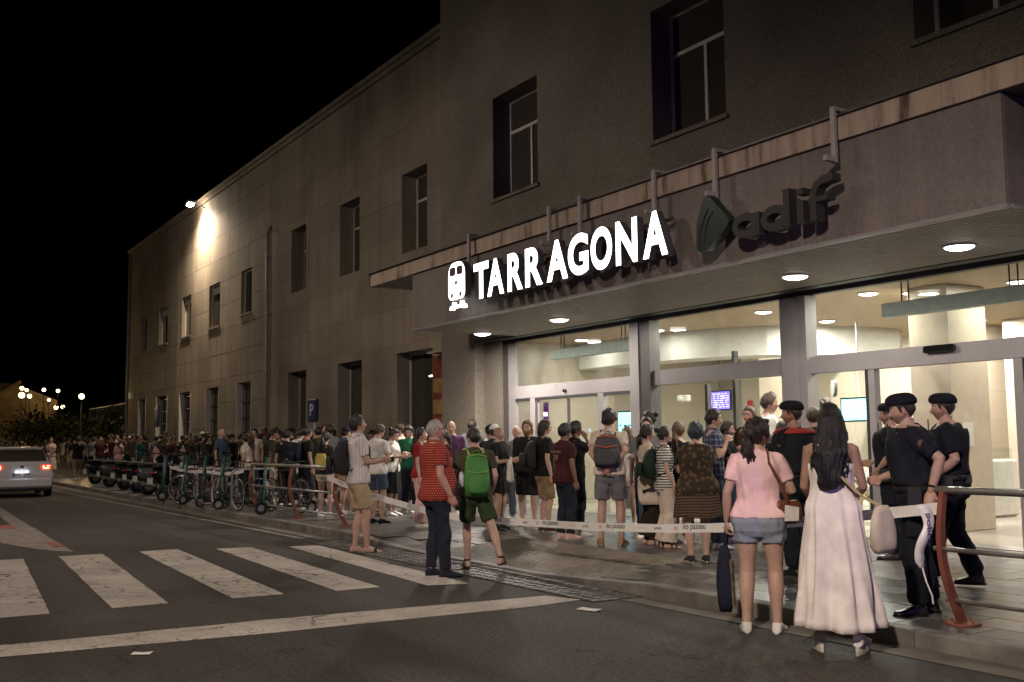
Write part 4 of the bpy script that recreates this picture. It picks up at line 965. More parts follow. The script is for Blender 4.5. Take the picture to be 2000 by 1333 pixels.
# wall flood light near the eave
fl = empty('flood_light', (-46.4, 12.1, 12.1), label='bright flood light on a bracket under the eave of the station wing', cat='lamp')
g = G(); g.tube([(-46.4, WING-.01, 12.0), (-46.4, 12.3, 12.25), (-46.4, 12.15, 12.28)], .025, 8); obj('bracket', g, DKALU, fl)
g = G(); g.box((-46.4, 12.1, 12.20), (.5, .28, .14), bev=.02); obj('housing', g, DKALU, fl)
g = G(); g.ball((-46.4, 12.08, 12.07), (.24, .15, .055), 16, 8); obj('lens', g, emis('flood_lens', (1, .82, .62), 260), fl, smooth=True)
light('flood_light_source', 'SPOT', (-46.4, 11.9, 11.95), 3000, (1, .80, .60), .12, look=(-46.2, 12.68, 8.0), spot=150, blend=1.0, parent=fl)

# ---- main block
mainb = empty('station_building', (-12, MAIN, 0), label='tall speckled granite main block of the station above the glazed entrance', cat='building')
HM = [(-19.63, -17.82, 6.83, 9.12), (-14.1, -12.25, 6.76, 9.12), (-8.66, -6.85, 6.76, 9.12), (-3.2, -1.4, 6.76, 9.12)]
SHOP = (-20.52, 4.0, -1.0, 3.75)
g = G(); holes_mesh(g, -22.1, 7, 0, 16.5, MAIN, MAIN+.56, HM+[SHOP])
g.bb(-22.1, -21.6, MAIN+.565, 26, 0, 16.5)
obj('wall', g, GRAN, mainb)
g = G(); g.bb(-21.4, 7, MAIN+.60, MAIN+.66, 4.9, 16); obj('dark_interior', g, MATS['unlit_room'], mainb)
for h in HM: 
    f = window(mainb, h, MAIN, 'A', .44)
    g = G(); g.bb(h[0]-.05, h[1]+.05, MAIN-.05, MAIN-.004, h[2]-.09, h[2]-.015); obj('sill', g, GRAN, f)
# canopy
can = empty('entrance_canopy', (-12, 10.5, 3.7), label='flat projecting canopy over the station doors with stained stone edge and slatted underside', cat='canopy')
def stain(m, nt, N, L, b, mp):
    tc = N.new('ShaderNodeTexCoord'); m2 = N.new('ShaderNodeMapping'); m2.inputs['Scale'].default_value = (3, 3, .35); L.new(tc.outputs['Object'], m2.inputs[0])
    n1 = N.new('ShaderNodeTexNoise'); n1.inputs['Scale'].default_value = 1.7; n1.inputs['Detail'].default_value = 8; n1.inputs['Roughness'].default_value = .65; L.new(m2.outputs[0], n1.inputs[0])
    cr = N.new('ShaderNodeValToRGB'); e = cr.color_ramp.elements; e[0].position = .34; e[0].color = (.07, .052, .038, 1); e[1].position = .62; e[1].color = (.45, .36, .28, 1); x = e.new(.45); x.color = (.36, .285, .22, 1); L.new(n1.outputs['Fac'], cr.inputs[0]); L.new(cr.outputs[0], b.inputs['Base Color'])
STN = mat('stained_stone', (.35, .25, .17), rough=.8, noise=0, extra=stain)
FASC = mat('fascia_panel', (.20, .17, .155), rough=.62, noise=0, extra=lambda *A: streaky(*A, c1=(.20, .170, .155), amt=.22))
g = G(); g.bb(-20.65, 7, 9.30, MAIN-.004, 4.85, 5.07); obj('slab', g, mat('canopy_concrete', (.16, .15, .13), rough=.85), can)
x = -20.7
while x < 6.5:
    g = G(); g.bb(x+.004, x+1.176, 9.25, 9.295, 4.835, 5.10); obj('edge_stone', g, STN, can); x += 1.18
g = G(); g.bb(-20.71, -20.655, 9.25, MAIN-.01, 4.835, 5.10); obj('edge_stone', g, STN, can)
g = G(); g.bb(-20.7, 7, 9.20, 9.60, 5.105, 5.125); obj('coping', g, DKALU, can)
xs = np.linspace(-18.72, -5.92, 6)
for i in range(5):
    g = G(); g.bb(xs[i]+.003, xs[i+1]-.003, 9.30, 9.33, 3.73, 4.825); obj('fascia_panel', g, FASC, can)
g = G(); g.bb(-5.949, -5.92, 9.335, MAIN-.01, 3.73, 4.825); obj('fascia_panel', g, FASC, can)
g = G(); g.bb(-18.72, -18.69, 9.335, MAIN-.01, 3.73, 4.825); obj('fascia_panel', g, FASC, can)
g = G(); g.bb(-18.75, -5.90, 9.27, 9.36, 3.695, 3.725); g.bb(-5.93, -5.89, 9.361, MAIN-.01, 3.695, 3.725); obj('edge_profile', g, GREYALU, can)
g = G(); y = 9.385
while y < MAIN-.06: g.bb(-18.68, -5.96, y, y+.048, 3.70, 3.728); y += .094
o = obj('soffit_slats', g, mat('soffit_slat', (.42, .38, .33), rough=.5, metal=.2), can); o['kind'] = 'stuff'
g = G(); g.bb(-18.6, -6.0, 9.4, MAIN-.01, 3.80, 3.83); obj('soffit_backing', g, mat('soffit_dark', (.03, .028, .026), rough=.8), can)
g = G(); g.bb(-5.88, 7, 9.6, MAIN-.01, 4.2, 4.24); obj('soffit_plate', g, MATS['soffit_dark'], can)
CW = (1.0, .90, .80)
for x in (-18.45, -15.67, -9.98, -7.46, -4.6):
    dl = empty('downlight', (x, 10.75, 3.70), label={-18.45: 'leftmost lit round downlight in the slatted canopy', -15.67: 'second lit round downlight from the left in the canopy', -9.98: 'third lit round downlight in the canopy, above the wide metal column', -7.46: 'rightmost lit downlight seen in the canopy', -4.6: 'downlight at the far right end of the canopy'}[x], cat='lamp')
    g = G(); g.tube([(x+.175*math.cos(a), 10.75+.175*math.sin(a), 3.692) for a in np.linspace(0, 2*math.pi, 24, endpoint=False)], .016, 8, closed=True); obj('rim', g, mat('lamp_rim', (.5, .48, .45), rough=.4), dl, smooth=True)
    g = G(); g.ball((x, 10.75, 3.688), (.17, .17, .05), 24, 8); obj('diffuser', g, emis('downlight_glow', (1, .93, .85), 11), dl, smooth=True)
    light('downlight_source', 'AREA', (x, 10.75, 3.625), 240 if x < -18 else 60 if x < -9 else 26, CW, .28, look=(x, 10.75, 0), parent=dl)
# glazing
glz = empty('glazed_entrance', (-14, GLZ, .12), label='glazed entrance front with grey metal frames and sliding doors under the canopy', cat='entrance')
def frame(x0, x1, z0, z1, m=GREYALU, y0=GLZ-.05, y1=GLZ+.07, nm='frame_bar', bev=.006):
    g = G(); g.bb(x0, x1, y0, y1, z0, z1, bev=bev); return obj(nm, g, m, glz)
g = G(); g.bb(-20.51, -19.87, 12.0, 12.5, PZ, 3.69); obj('inner_pier', g, GRAN, mainb)
frame(-19.865, -19.70, PZ, 3.74, DKALU); frame(-19.695, -19.38, PZ, 3.64, GREYALU, GLZ-.02, GLZ+.05)
g = G(); g.bb(-20.51, 4, MAIN+.02, 11.99, 3.70, 3.735); g.bb(-20.07, 4, GLZ-.055, GLZ+.08, 3.645, 3.742); obj('head_beam', g, mat('head_dark', (.03, .03, .032), rough=.5), glz)
frame(-15.24, -14.98, PZ, 3.64, GREYALU, GLZ-.14, GLZ+.14, 'column'); frame(-14.975, -14.68, PZ, 3.64, DKALU, GLZ-.12, GLZ+.12, 'column')
frame(-11.50, -11.16, PZ, 3.64, GREYALU, GLZ-.14, GLZ+.14, 'column', .02); frame(-11.155, -11.0, PZ, 3.64, GREYALU, GLZ-.12, GLZ+.12, 'column')
frame(-7.2, -6.9, PZ, 3.64, GREYALU, GLZ-.14, GLZ+.14, 'column')
frame(-19.375, -15.245, 2.40, 2.67, nm='transom'); frame(-14.675, -11.505, 2.46, 2.73, nm='transom'); frame(-10.995, -7.205, 2.45, 2.71, nm='transom'); frame(-6.895, 3.9, 2.45, 2.71, nm='transom')
# header caps
for a, b_ in ((-19.36, -18.78), (-18.58, -16.38), (-16.18, -15.26)):
    frame(a, b_, 2.345, 2.398, MATS['head_dark'], GLZ-.055, GLZ+.02, nm='door_head')
frame(-18.775, -18.59, PZ, 2.398); frame(-16.375, -16.185, PZ, 2.398)
for x in (-18.55, -17.47, -16.44):
    frame(x, x+.055, PZ+.03, 2.34, MATS['dark_aluminium'] if x == -17.47 else GREYALU, GLZ, GLZ+.04, 'door_stile')
frame(-9.945, -9.84, PZ, 2.448); frame(-7.74, -7.62, PZ, 2.448); frame(-10.0, -9.95, PZ, 2.448, MATS['head_dark']); frame(-7.615, -7.205, 2.2, 2.448, MATS['head_dark'], GLZ-.04, GLZ+.03)
frame(-13.6, -13.5, PZ, 2.458, DKALU, GLZ+.02, GLZ+.08, 'mullion') if False else None
ENT = glass_mat('entrance_glass', (.93, .96, .94), dirt_glare=.07)  # grey film: some dirt, raised to imitate smudged reflections in the panes
def pane(x0, x1, z0, z1, nm='pane', y=GLZ+.01):
    g = G(); g.bb(x0, x1, y, y+.012, z0, z1); return obj(nm, g, ENT, glz)
for q in ((-19.375, -17.35, 2.672, 3.643), (-17.345, -15.245, 2.672, 3.643), (-14.675, -11.505, 2.732, 3.643), (-10.995, -9.12, 2.712, 3.643), (-9.115, -7.205, 2.712, 3.643), (-6.895, -3, 2.712, 3.643), (-2.99, 3.9, 2.712, 3.643),
          (-19.375, -18.78, PZ, 2.345), (-16.18, -15.26, PZ, 2.345), (-14.675, -11.505, PZ, 2.458), (-10.995, -10.0, PZ, 2.448), (-7.615, -7.205, PZ, 2.2), (-6.895, -5, PZ, 2.448)): pane(*q)
pane(-18.50, -17.475, PZ+.03, 2.34, 'sliding_door', GLZ+.012); pane(-17.41, -16.445, PZ+.03, 2.34, 'sliding_door', GLZ+.012)
# blue stickers on the sliding door
for k in range(2):
    for j in range(3):
        g = G(); g.add([(-17.0+.28*k+.05*math.cos(a), GLZ+.009, 1.25+.22*j+.05*math.sin(a)) for a in np.linspace(0, 2*math.pi, 14, endpoint=False)][::-1], [tuple(range(14))]); obj('sticker', g, mat('sticker_blue', (.35, .45, .62), rough=.5, noise=0), glz)
g = G(); g.bb(-8.98, -8.52, GLZ-.11, GLZ-.052, 2.60, 2.70, bev=.02); setp(obj('door_sensor', g, CL['gloss']), 'black motion sensor bar above the open right door', 'sensor')
g = G(); g.ball((-17.46, GLZ-.07, 2.50), (.05, .04, .04), 12, 8); setp(obj('door_sensor', g, CL['gloss'], smooth=True), 'small black dome sensor above the left sliding door', 'sensor')
g = G(); g.bb(-20.05, 4, GLZ-.3, GLZ+.15, .1, PZ+.004); setp(obj('threshold', g, mat('threshold_metal', (.3, .29, .28), rough=.35, metal=.6)), kind='structure')

# ---- hall interior
WALLT = mat('hall_tile', (.60, .535, .435), rough=.42, noise=.06, nscale=2)
def tile_wall(m, nt, N, L, b, mp):
    br = N.new('ShaderNodeTexBrick'); tc = N.new('ShaderNodeTexCoord'); m2 = N.new('ShaderNodeMapping'); m2.inputs['Rotation'].default_value = (rad(90), 0, 0); L.new(tc.outputs['Object'], m2.inputs[0]); L.new(m2.outputs[0], br.inputs['Vector'])
    br.inputs['Scale'].default_value = 1.0; br.inputs['Brick Width'].default_value = 1.2; br.inputs['Row Height'].default_value = .6; br.offset = 0; br.inputs['Mortar Size'].default_value = .004
    br.inputs['Color1'].default_value = (.60, .535, .435, 1); br.inputs['Color2'].default_value = (.565, .505, .41, 1); br.inputs['Mortar'].default_value = (.42, .35, .27, 1); L.new(br.outputs[0], b.inputs['Base Color'])
TILED = mat('hall_tiles', (.6, .48, .33), rough=.4, noise=0, extra=tile_wall)
WHITE = mat('white_plaster', (.75, .74, .70), rough=.6, noise=.04)
g = grid_sheet(-24, 4, GLZ+.16, 22, PZ+.002); hall_floor = setp(obj('hall_floor', g, mat('hall_stone_floor', (.38, .35, .30), rough=.22, noise=.12, nscale=1.5)), kind='structure')
hall = empty('ticket_hall', (-14, 17, .12), label='bright beige ticket hall seen through the glazed entrance', cat='room')
g = G(); g.bb(-21.56, -21.42, 12.4, 22, .1, 3.744); obj('side_wall', g, TILED, hall)
g = G(); holes_mesh(g, -24, 4, .1, 3.8, 20.0, 20.2, [(-11.2, -8.4, .1, 2.75), (-5.5, -1.5, .1, 2.75)]); obj('back_wall', g, TILED, hall)
g = G(); g.bb(-21.4, -20.3, GLZ+.1, 15.5, .125, 3.74); obj('side_pier', g, TILED, hall)
g = G(); g.bb(-24, 4, 12.32, 22, 3.745, 3.79); obj('ceiling', g, mat('wood_ceiling', (.46, .35, .24), rough=.55, noise=.12, nscale=3, stretch=(1, 12, 1)), hall)
for (x0, x1, y0, y1) in ((-10.3, -9.62, 13.5, 14.4), (-15.1, -14.5, 17.2, 17.9), (-17.4, -16.85, 16.9, 17.6), (-13.4, -12.9, 19.2, 19.9), (-8.1, -7.7, 15.4, 16.2), (-12.2, -11.7, 18.8, 19.4)):
    g = G(); g.bb(x0, x1, y0, y1, .122, 3.742, bev=.01); obj('pillar', g, TILED if x0 < -10.5 or x0 > -9 else mat('pillar_tile', (.60, .53, .42), rough=.4, noise=.05), hall)
# white curved bulkhead
g = G(); R = []; BP = np.array([(-20.2, 14.4), (-18.5, 14.35), (-17.0, 14.5), (-15.9, 14.85), (-15.1, 15.4), (-14.6, 16.2), (-14.4, 17.2), (-14.35, 18.5)])
for t in np.linspace(0, 7, 29):
    x, y = np.interp(t, range(8), BP[:, 0]), np.interp(t, range(8), BP[:, 1]); x2, y2 = x-.5, y+.7
    R.append([(x, y, 3.742), (x, y, 3.16), (x2, y2, 3.16), (x2, y2, 3.742)])
g.rings(R); obj('curved_bulkhead', g, WHITE, hall)
HL = (1, .93, .82)
HLN = ['nearest the right upper glass, left of a pair', 'right one of the near pair behind the glass', 'far back beside the curved white bulkhead', 'deep in the middle of the right upper glass', 'farthest back in the left bay', 'just behind the left upper glass', 'just behind the glass beside the first metal column', 'above the right end of the hanging box', 'near the glass left of the wide metal column', 'near the glass right of the open door', 'in the middle in front of the white bulkhead', 'in the middle of the left bay', 'deep behind the open right door', 'at the far right near the glass', 'deep behind the beige pillar']
spots = [(-10.9, 13.35), (-10.5, 13.9), (-15.6, 18.5), (-12.45, 18.4), (-19.0, 18.6), (-19.1, 13.7), (-16.7, 13.9), (-9.0, 14.3), (-13.4, 13.6), (-7.0, 14.0), (-13.9, 15.8), (-18.8, 16.0), (-7.0, 17.5), (-4.2, 15.0), (-9.6, 18)]
for k, (x, y) in enumerate(spots):
    dl = empty('hall_lamp', (x, y, 3.74), label='recessed ceiling lamp in the hall, %s' % HLN[k], cat='lamp', group='ceiling lamps in the hall')
    g = G(); g.ball((x, y, 3.736), (.15, .15, .035), 20, 6); obj('diffuser', g, emis('hall_glow', (1, .93, .82), 10), dl, smooth=True)
    g = G(); g.tube([(x+.16*math.cos(a), y+.16*math.sin(a), 3.735) for a in np.linspace(0, 2*math.pi, 20, endpoint=False)], .012, 6, closed=True); obj('rim', g, MATS['lamp_rim'], dl)
    light('hall_lamp_source', 'AREA', (x, y, 3.70), 18 if x < -16 else 145 if x < -9.3 else 38, HL, .3, look=(x, y, 0), parent=dl)
# hanging boxes behind the upper glass
for k, (x0, x1) in enumerate(((-18.9, -16.05), (-10.16, -7.75))):
    hb = empty('hanging_light_box', ((x0+x1)/2, 12.8, 3.3), label=('long grey light box hanging behind the left upper glass, with a lit end' if k == 0 else 'long grey box hanging on rods behind the right upper glass'), cat='light box')
    g = G(); g.bb(x0, x1, 12.72, 12.88, 3.24, 3.45, bev=.01); obj('box', g, mat('box_grey', (.38, .42, .40), rough=.5), hb)
    for xx in (x0+.3, x0+.42, x1-.42, x1-.3): g = G(); g.cyl((xx, 12.8, 3.455), (xx, 12.8, 3.742), .012, 6); obj('rod', g, DKALU, hb)
    if k == 0:
        g = G(); g.bb(x1+.01, x1+.3, 12.70, 12.90, 3.20, 3.47, bev=.06); obj('lit_end', g, emis('box_glow', (1, .97, .92), 5), hb)
# departures monitor etc.
def screen(name, x0, x1, y, z0, z1, e, lab, cat, rows=None, rowm=None, body=.05):
    s_ = empty(name, ((x0+x1)/2, y, z0), label=lab, cat=cat)
    g = G(); g.bb(x0-.03, x1+.03, y+.004, y+body, z0-.03, z1+.03); obj('casing', g, CL['gloss'], s_)
    g = G(); g.bb(x0, x1, y-.004, y+.003, z0, z1); sc_ = obj('display', g, e, s_)
    if rows:
        g = G()
        for i in range(rows):
            z = z1-(i+1)*(z1-z0)/(rows+1); rw = random.Random(i+rows)
            xx = x0+.03
            while xx < x1-.08:
                w = rw.uniform(.05, .18); w = min(w, x1-.03-xx); g.bb(xx, xx+w, y-.008, y-.005, z-(z1-z0)*.013, z+(z1-z0)*.013); xx += w+rw.uniform(.03, .09)
        obj('text_rows', g, rowm, sc_)
    return s_
screen('departures_monitor', -19.72, -18.95, 18.0, 2.22, 2.65, emis('blue_screen', (.16, .12, .75), 2.6), 'small blue departures monitor with white rows in the hall', 'monitor', 7, emis('screen_white', (.9, .85, 1), 3))
screen('wall_screen', -13.8, -12.95, 16.0, 1.82, 2.22, emis('cyan_screen', (.25, .75, .85), 2.2), 'pale cyan television screen hanging behind the right glass pane', 'monitor', 4, emis('screen_white', (.9, .85, 1), 3))
g = G(); g.cyl((-13.4, 16.03, 2.26), (-13.4, 16.03, 3.74), .02, 8); obj('pole', g, WHITE, [o for o in bpy.data.objects if o.name == 'wall_screen'][0])
g = G(); g.cyl((-19.3, 18.03, 2.7), (-19.3, 18.03, 3.74), .02, 8); obj('pole', g, DKALU, [o for o in bpy.data.objects if o.name == 'departures_monitor'][0])
ks = screen('info_totem', -17.15, -16.55, 13.2, 1.0, 2.05, emis('totem_screen', (.30, .80, .98), 3.0), 'tall information totem with glowing cyan screen inside the left doors', 'totem', 3, emis('totem_dark', (.02, .04, .1), .2))
g = G(); g.bb(-17.22, -16.48, 13.21, 13.35, .124, .965); obj('base', g, CL['gloss'], ks)
# orange panel, clock, small fittings
g = G(); g.bb(-12.75, -12.15, 15.5, 15.6, .125, 1.6, bev=.01); setp(obj('orange_panel', g, mat('orange_laminate', (.75, .22, .02), rough=.4)), 'bright orange upright panel standing inside the right glass door', 'panel')
ck = empty('wall_clock', (-12.6, 17.5, 2.5), label='round wall clock seen edge-on in the hall', cat='clock')
g = G(); g.tube([(-13.95, 15.95, 2.45), (-13.92, 15.99, 2.45)], .17, 20); obj('case', g, DKALU, ck); g = G(); g.tube([(-13.954, 15.945, 2.45), (-13.96, 15.937, 2.45)], .15, 20); obj('dial', g, WHITE, ck)
# ticket gates / benches
def bench(x, y, rz, lab):
    b_ = empty('waiting_bench', (x, y, PZ), rz, lab, 'bench')
    for i in range(3):
        s_ = G(); R = []
        for t in np.linspace(0, 1, 9):
            yy, zz = ((-.22+.44*t/.5), .42-.02*math.sin(t*6)) if t < .5 else (.22+.10*(t-.5)*2, .42+.42*(t-.5)*2)
            R.append([(-.26+.56*i-.5, yy, zz), (.26+.56*i-.5, yy, zz), (.26+.56*i-.5, yy+.012, zz+.015), (-.26+.56*i-.5, yy+.012, zz+.015)])
        s_.rings(R); obj('seat', s_, mat('bench_steel', (.6, .59, .57), rough=.35, metal=.4), b_, local=True)
    g = G(); g.cyl((-.8, 0, .36), (.9, 0, .36), .03); obj('beam', g, DKALU, b_, local=True)
    for xx in (-.6, .7): g = G(); g.tube([(xx, -.25, .02), (xx, 0, .34), (xx, .25, .02)], .02, 8); obj('leg', g, DKALU, b_, local=True)
bench(-8.3, 15.2, .4, 'pale steel waiting bench at the right behind the beige pillar')
bench(-12.2, 14.9, 1.2, 'pale steel waiting bench behind the open door beside the orange panel')
def rack_table(x, y, lab):
    t_ = empty('folding_barrier', (x, y, PZ), .5, lab, 'barrier')
    g = G(); g.bb(-.5, .5, -.25, .25, .93, .97); obj('top', g, mat('barrier_wood', (.45, .38, .26), rough=.5), t_, local=True)
    for s_ in (-1, 1):
        g = G(); g.tube([(-.45, .2*s_, .02), (.45, .2*s_, .92)], .025, 6); obj('brace', g, MATS['barrier_wood'], t_, local=True)
        g = G(); g.tube([(.45, .22*s_, .02), (-.45, .22*s_, .92)], .025, 6); obj('brace', g, MATS['barrier_wood'], t_, local=True)
rack_table(-11.4, 13.7, 'wooden cross-braced folding table just inside the open right door')
# kiosk shelves with goods behind
ksk = empty('news_kiosk', (-13.6, 17.6, PZ), label='small shop shelf unit with white and purple goods in the hall', cat='kiosk')
g = G(); g.bb(-14.4, -12.2, 17.2, 17.8, .125, .9); obj('counter', g, WHITE, ksk)
for k in range(4):
    g = G(); g.bb(-14.4, -12.2, 17.6, 17.9, 1.0+.25*k, 1.02+.25*k); obj('shelf', g, DKALU, ksk)
    for i in range(9):
        g = G(); g.bb(-14.3+i*.23, -14.15+i*.23, 17.62, 17.72, 1.022+.25*k, 1.19+.25*k); obj('goods', g, mat('goods_%d' % ((i*3+k) % 4), ((.7, .68, .66), (.35, .15, .5), (.2, .3, .5), (.7, .6, .5))[(i*3+k) % 4]), ksk)
# dark doorway beyond
g = G(); g.bb(-11.6, -8.0, 21.0, 21.1, .1, 3.2); g.bb(-6, -1, 21, 21.1, .1, 3.2); obj('night_glass', g, DARKGLASS, hall)
g = G(); [g.bb(a, a+.06, 20.02, 20.1, .125, 2.74) for a in (-11.19, -9.83, -8.47)]; g.bb(-11.2, -8.4, 20.0, 20.12, 2.745, 2.82); obj('inner_door_frame', g, ALU, hall)
# wall fittings
for x, y, z, lab in ((-16.9, 14.8, 2.35, 'white ceiling speaker on the beige wall behind the sliding door'), (-10.05, 13.46, 2.62, 'white security camera on the beige pillar')):
    g = G(); g.box((x, y-.05, z), (.32 if x < -12 else .12, .1, .14), bev=.02); g.ball((x, y-.12, z-.02), .05, 10, 8); setp(obj('camera_box', g, WHITE, smooth=False), lab, 'camera')
for q_ in range(4): mat('goods_%d' % q_, ((.7, .68, .66), (.35, .15, .5), (.2, .3, .5), (.7, .6, .5))[q_])
for k, x in enumerate((-14.05, -13.35)):
    g = G(); g.bb(x, x+.07, 12.75, 12.84, .124, 3.0 if k else 2.46); obj('inner_mullion', g, DKALU, hall)
for k in range(3):
    tg = empty('ticket_gate', (-12.9+k*.95, 16.3, PZ), label=['left', 'middle', 'right'][k]+' steel ticket gate standing deep in the hall behind the right glass', cat='ticket gate')
    g = G(); g.bb(-13.0+k*.95, -12.8+k*.95, 15.7, 17.0, .125, 1.1, bev=.04); obj('housing', g, ALU, tg)
    g = G(); g.bb(-12.78+k*.95, -12.45+k*.95, 16.3, 16.33, .4, 1.3); obj('flap', g, ENT, tg)
    g = G(); g.bb(-12.96+k*.95, -12.84+k*.95, 15.68, 15.697, .85, 1.0); obj('reader', g, emis('cyan_screen', (.25, .75, .85), 2.2), tg)
vm_ = empty('vending_machine', (-9.2, 18.8, PZ), label='dark vending machine with rows of pale snacks behind the beige pillar', cat='vending machine')
g = G(); g.bb(-10.1, -8.6, 18.6, 19.5, .125, 2.1, bev=.03); obj('cabinet', g, CL['gloss'], vm_)
for j in range(5):
    for i in range(7): g = G(); g.bb(-10.0+i*.19, -9.88+i*.19, 18.57, 18.597, .6+j*.27, .74+j*.27); obj('snack', g, MATS['goods_%d' % ((i+2*j) % 4)], vm_)
# white notice
g = G(); g.bb(-9.615, -9.605, 13.7, 13.95, 1.35, 1.7); obj('notice', g, WHITE, hall)
ys_ = empty('warning_sign', (-10.9, 12.3, 1.6), label='small yellow warning sign on the fixed glass beside the right door', cat='sign')
g = G(); g.bb(-10.93, -10.72, GLZ+.024, GLZ+.03, 1.62, 1.88); obj('plate', g, mat('sign_yellow', (.7, .6, .03), rough=.5, noise=0), ys_)
g = G(); g.bb(-10.87, -10.78, GLZ+.018, GLZ+.022, 1.7, 1.8); obj('symbol', g, CL['gloss'], ys_)
# ------------------------------------------------------------------ lettering
def text_data(body, extrude=.0, bevel=0, offset=0.0):
    cu = bpy.data.curves.new('t', 'FONT'); cu.body = body; cu.extrude = extrude; cu.offset = offset; cu.resolution_u = 6
    o = bpy.data.objects.new('t', cu); C.objects.link(o); dg = bpy.context.evaluated_depsgraph_get(); dg.update()
    me = bpy.data.meshes.new_from_object(o.evaluated_get(dg)); bpy.data.objects.remove(o); bpy.data.curves.remove(cu)
    return me
def fit_text(name, body, origin, ux, uy, w, h, depth, mats, parent, offset=0.0, local=False, sharp=True):
    """text fitted into w x h, lower-left corner at origin, ux to the right, uy up"""
    me = text_data(body, .05, 0, offset); n = len(me.vertices); co = np.empty(n*3); me.vertices.foreach_get('co', co); co = co.reshape(-1, 3)
    mn, mx_ = co.min(0), co.max(0); s = np.array([w, h, depth])/np.maximum(mx_-mn, 1e-6); c = (co-mn)*s
    ux, uy = np.array(ux, float), np.array(uy, float); uz = np.cross(ux, uy)
    P = np.array(origin)+c[:, :1]*ux+c[:, 1:2]*uy+c[:, 2:]*uz
    me.vertices.foreach_set('co', P.ravel()); me.update()
    while len(me.materials): me.materials.pop()
    mats = mats if isinstance(mats, (list, tuple)) else [mats]
    for m in mats: me.materials.append(m)
    if len(mats) > 1:
        for pl in me.polygons: pl.material_index = 0 if Vector(pl.normal).dot(Vector(uz)) > .9 else 1
    me.name = name
    return link(name, me, None, parent, local=local)
LIT = emis('sign_white', (1, .98, .96), 4.2)
SIDE = mat('sign_side', (.10, .095, .10), rough=.5)
sgn = empty('station_sign', (-13, 9.0, 4.2), label='illuminated white letters TARRAGONA mounted in front of the canopy fascia', cat='sign')
DXL = -.10
LX = [(-15.59, -15.07), (-15.13, -14.57), (-14.47, -13.99), (-13.93, -13.41), (-13.31, -12.72), (-12.73, -12.19), (-12.15, -11.62), (-11.55, -11.05), (-10.95, -10.41)]
for ch, (a, b_) in zip('TARRAGONA', LX):
    fit_text('letter', ch, (a+DXL, 9.1, 3.935), (1, 0, 0), (0, 0, 1), b_-a-.02, .625, .12, [LIT, SIDE], sgn, offset=.035)
g = G(); g.bb(-15.75, -10.62, 9.12, 9.16, 4.02, 4.06); g.bb(-15.75, -10.62, 9.12, 9.16, 4.42, 4.46); g.bb(-15.85, -15.6, 9.11, 9.2, 4.0, 4.5); obj('mounting_rail', g, DKALU, sgn)
ic = empty('train_sign', (-16.33, 9.0, 4.3), label='illuminated white train front symbol left of the station name', cat='sign')
def rrect(x0, x1, z0, z1, r, n=5, top=None):
    out = []
    for (cx, cz, a0, rr_) in ((x1, z0, -90, r), (x1, z1, 0, top or r), (x0, z1, 90, top or r), (x0, z0, 180, r)):
        cx = cx-rr_ if cx == x1 else cx+rr_; cz = cz-rr_ if cz == z1 else cz+rr_
        for i in range(n+1): a = rad(a0+90*i/n); out.append((cx+rr_*math.cos(a), cz+rr_*math.sin(a)))
    return out
def plate(name, poly, y0, y1, m, parent):
    g = G(); n = len(poly); g.add([(p[0], y0, p[1]) for p in poly]+[(p[0], y1, p[1]) for p in poly], [tuple(range(n)), tuple(range(2*n-1, n-1, -1))]+[(i, n+i, n+(i+1) % n, (i+1) % n) for i in range(n)]); return obj(name, g, m, parent)
plate('body', rrect(-16.62, -16.03, 4.03, 4.70, .12, 6, .22), 8.98, 9.1, LIT, ic)
plate('side_shell', rrect(-16.635, -16.015, 4.015, 4.715, .12, 6, .22), 8.99, 9.11, SIDE, ic)
for a, b_ in ((-16.56, -16.35), (-16.30, -16.09)): plate('window', rrect(a, b_, 4.46, 4.62, .04), 8.972, 8.978, mat('sign_brown', (.10, .06, .05), rough=.5), ic)
for cx, cz in ((-16.325, 4.33), (-16.48, 4.11), (-16.17, 4.11)): plate('lamp_dot', [(cx+.042*math.cos(a), cz+.048*math.sin(a)) for a in np.linspace(0, 2*math.pi, 18, endpoint=False)], 8.972, 8.978, MATS['sign_brown'], ic)
g = G(); g.bb(-16.58, -16.08, 8.99, 9.06, 3.885, 3.925); [g.bb(x, x+.05, 8.99, 9.06, 3.93, 3.985) for x in (-16.50, -16.21)]; g.bb(-16.60, -16.50, 8.99, 9.06, 3.86, 3.885); g.bb(-16.16, -16.06, 8.99, 9.06, 3.86, 3.885); obj('rail', g, LIT, ic)
ad = empty('operator_sign', (-8.8, 9.0, 4.2), label='unlit dark green logo and adif letters on the fascia right of the station name', cat='sign')
GRN = mat('logo_green', (.006, .022, .017), rough=.35); UNL = mat('unlit_letter', (.030, .026, .026), rough=.5)
tri = [(-9.98, 3.93), (-9.93, 3.86), (-9.80, 3.86), (-9.42, 4.10), (-9.37, 4.17), (-9.42, 4.24), (-9.72, 4.54), (-9.80, 4.55), (-9.86, 4.48), (-9.96, 4.22)]
plate('logo', tri, 8.98, 9.11, [GRN], ad)
for k, (dx) in enumerate((0, .09)):
    g = G(); g.tube([(-9.93+dx, 8.975, 3.92), (-9.90+dx, 8.975, 4.1), (-9.83+dx, 8.975, 4.25), (-9.74+dx, 8.975, 4.38-.05*k)], .006, 5); obj('logo_line', g, UNL, ad)
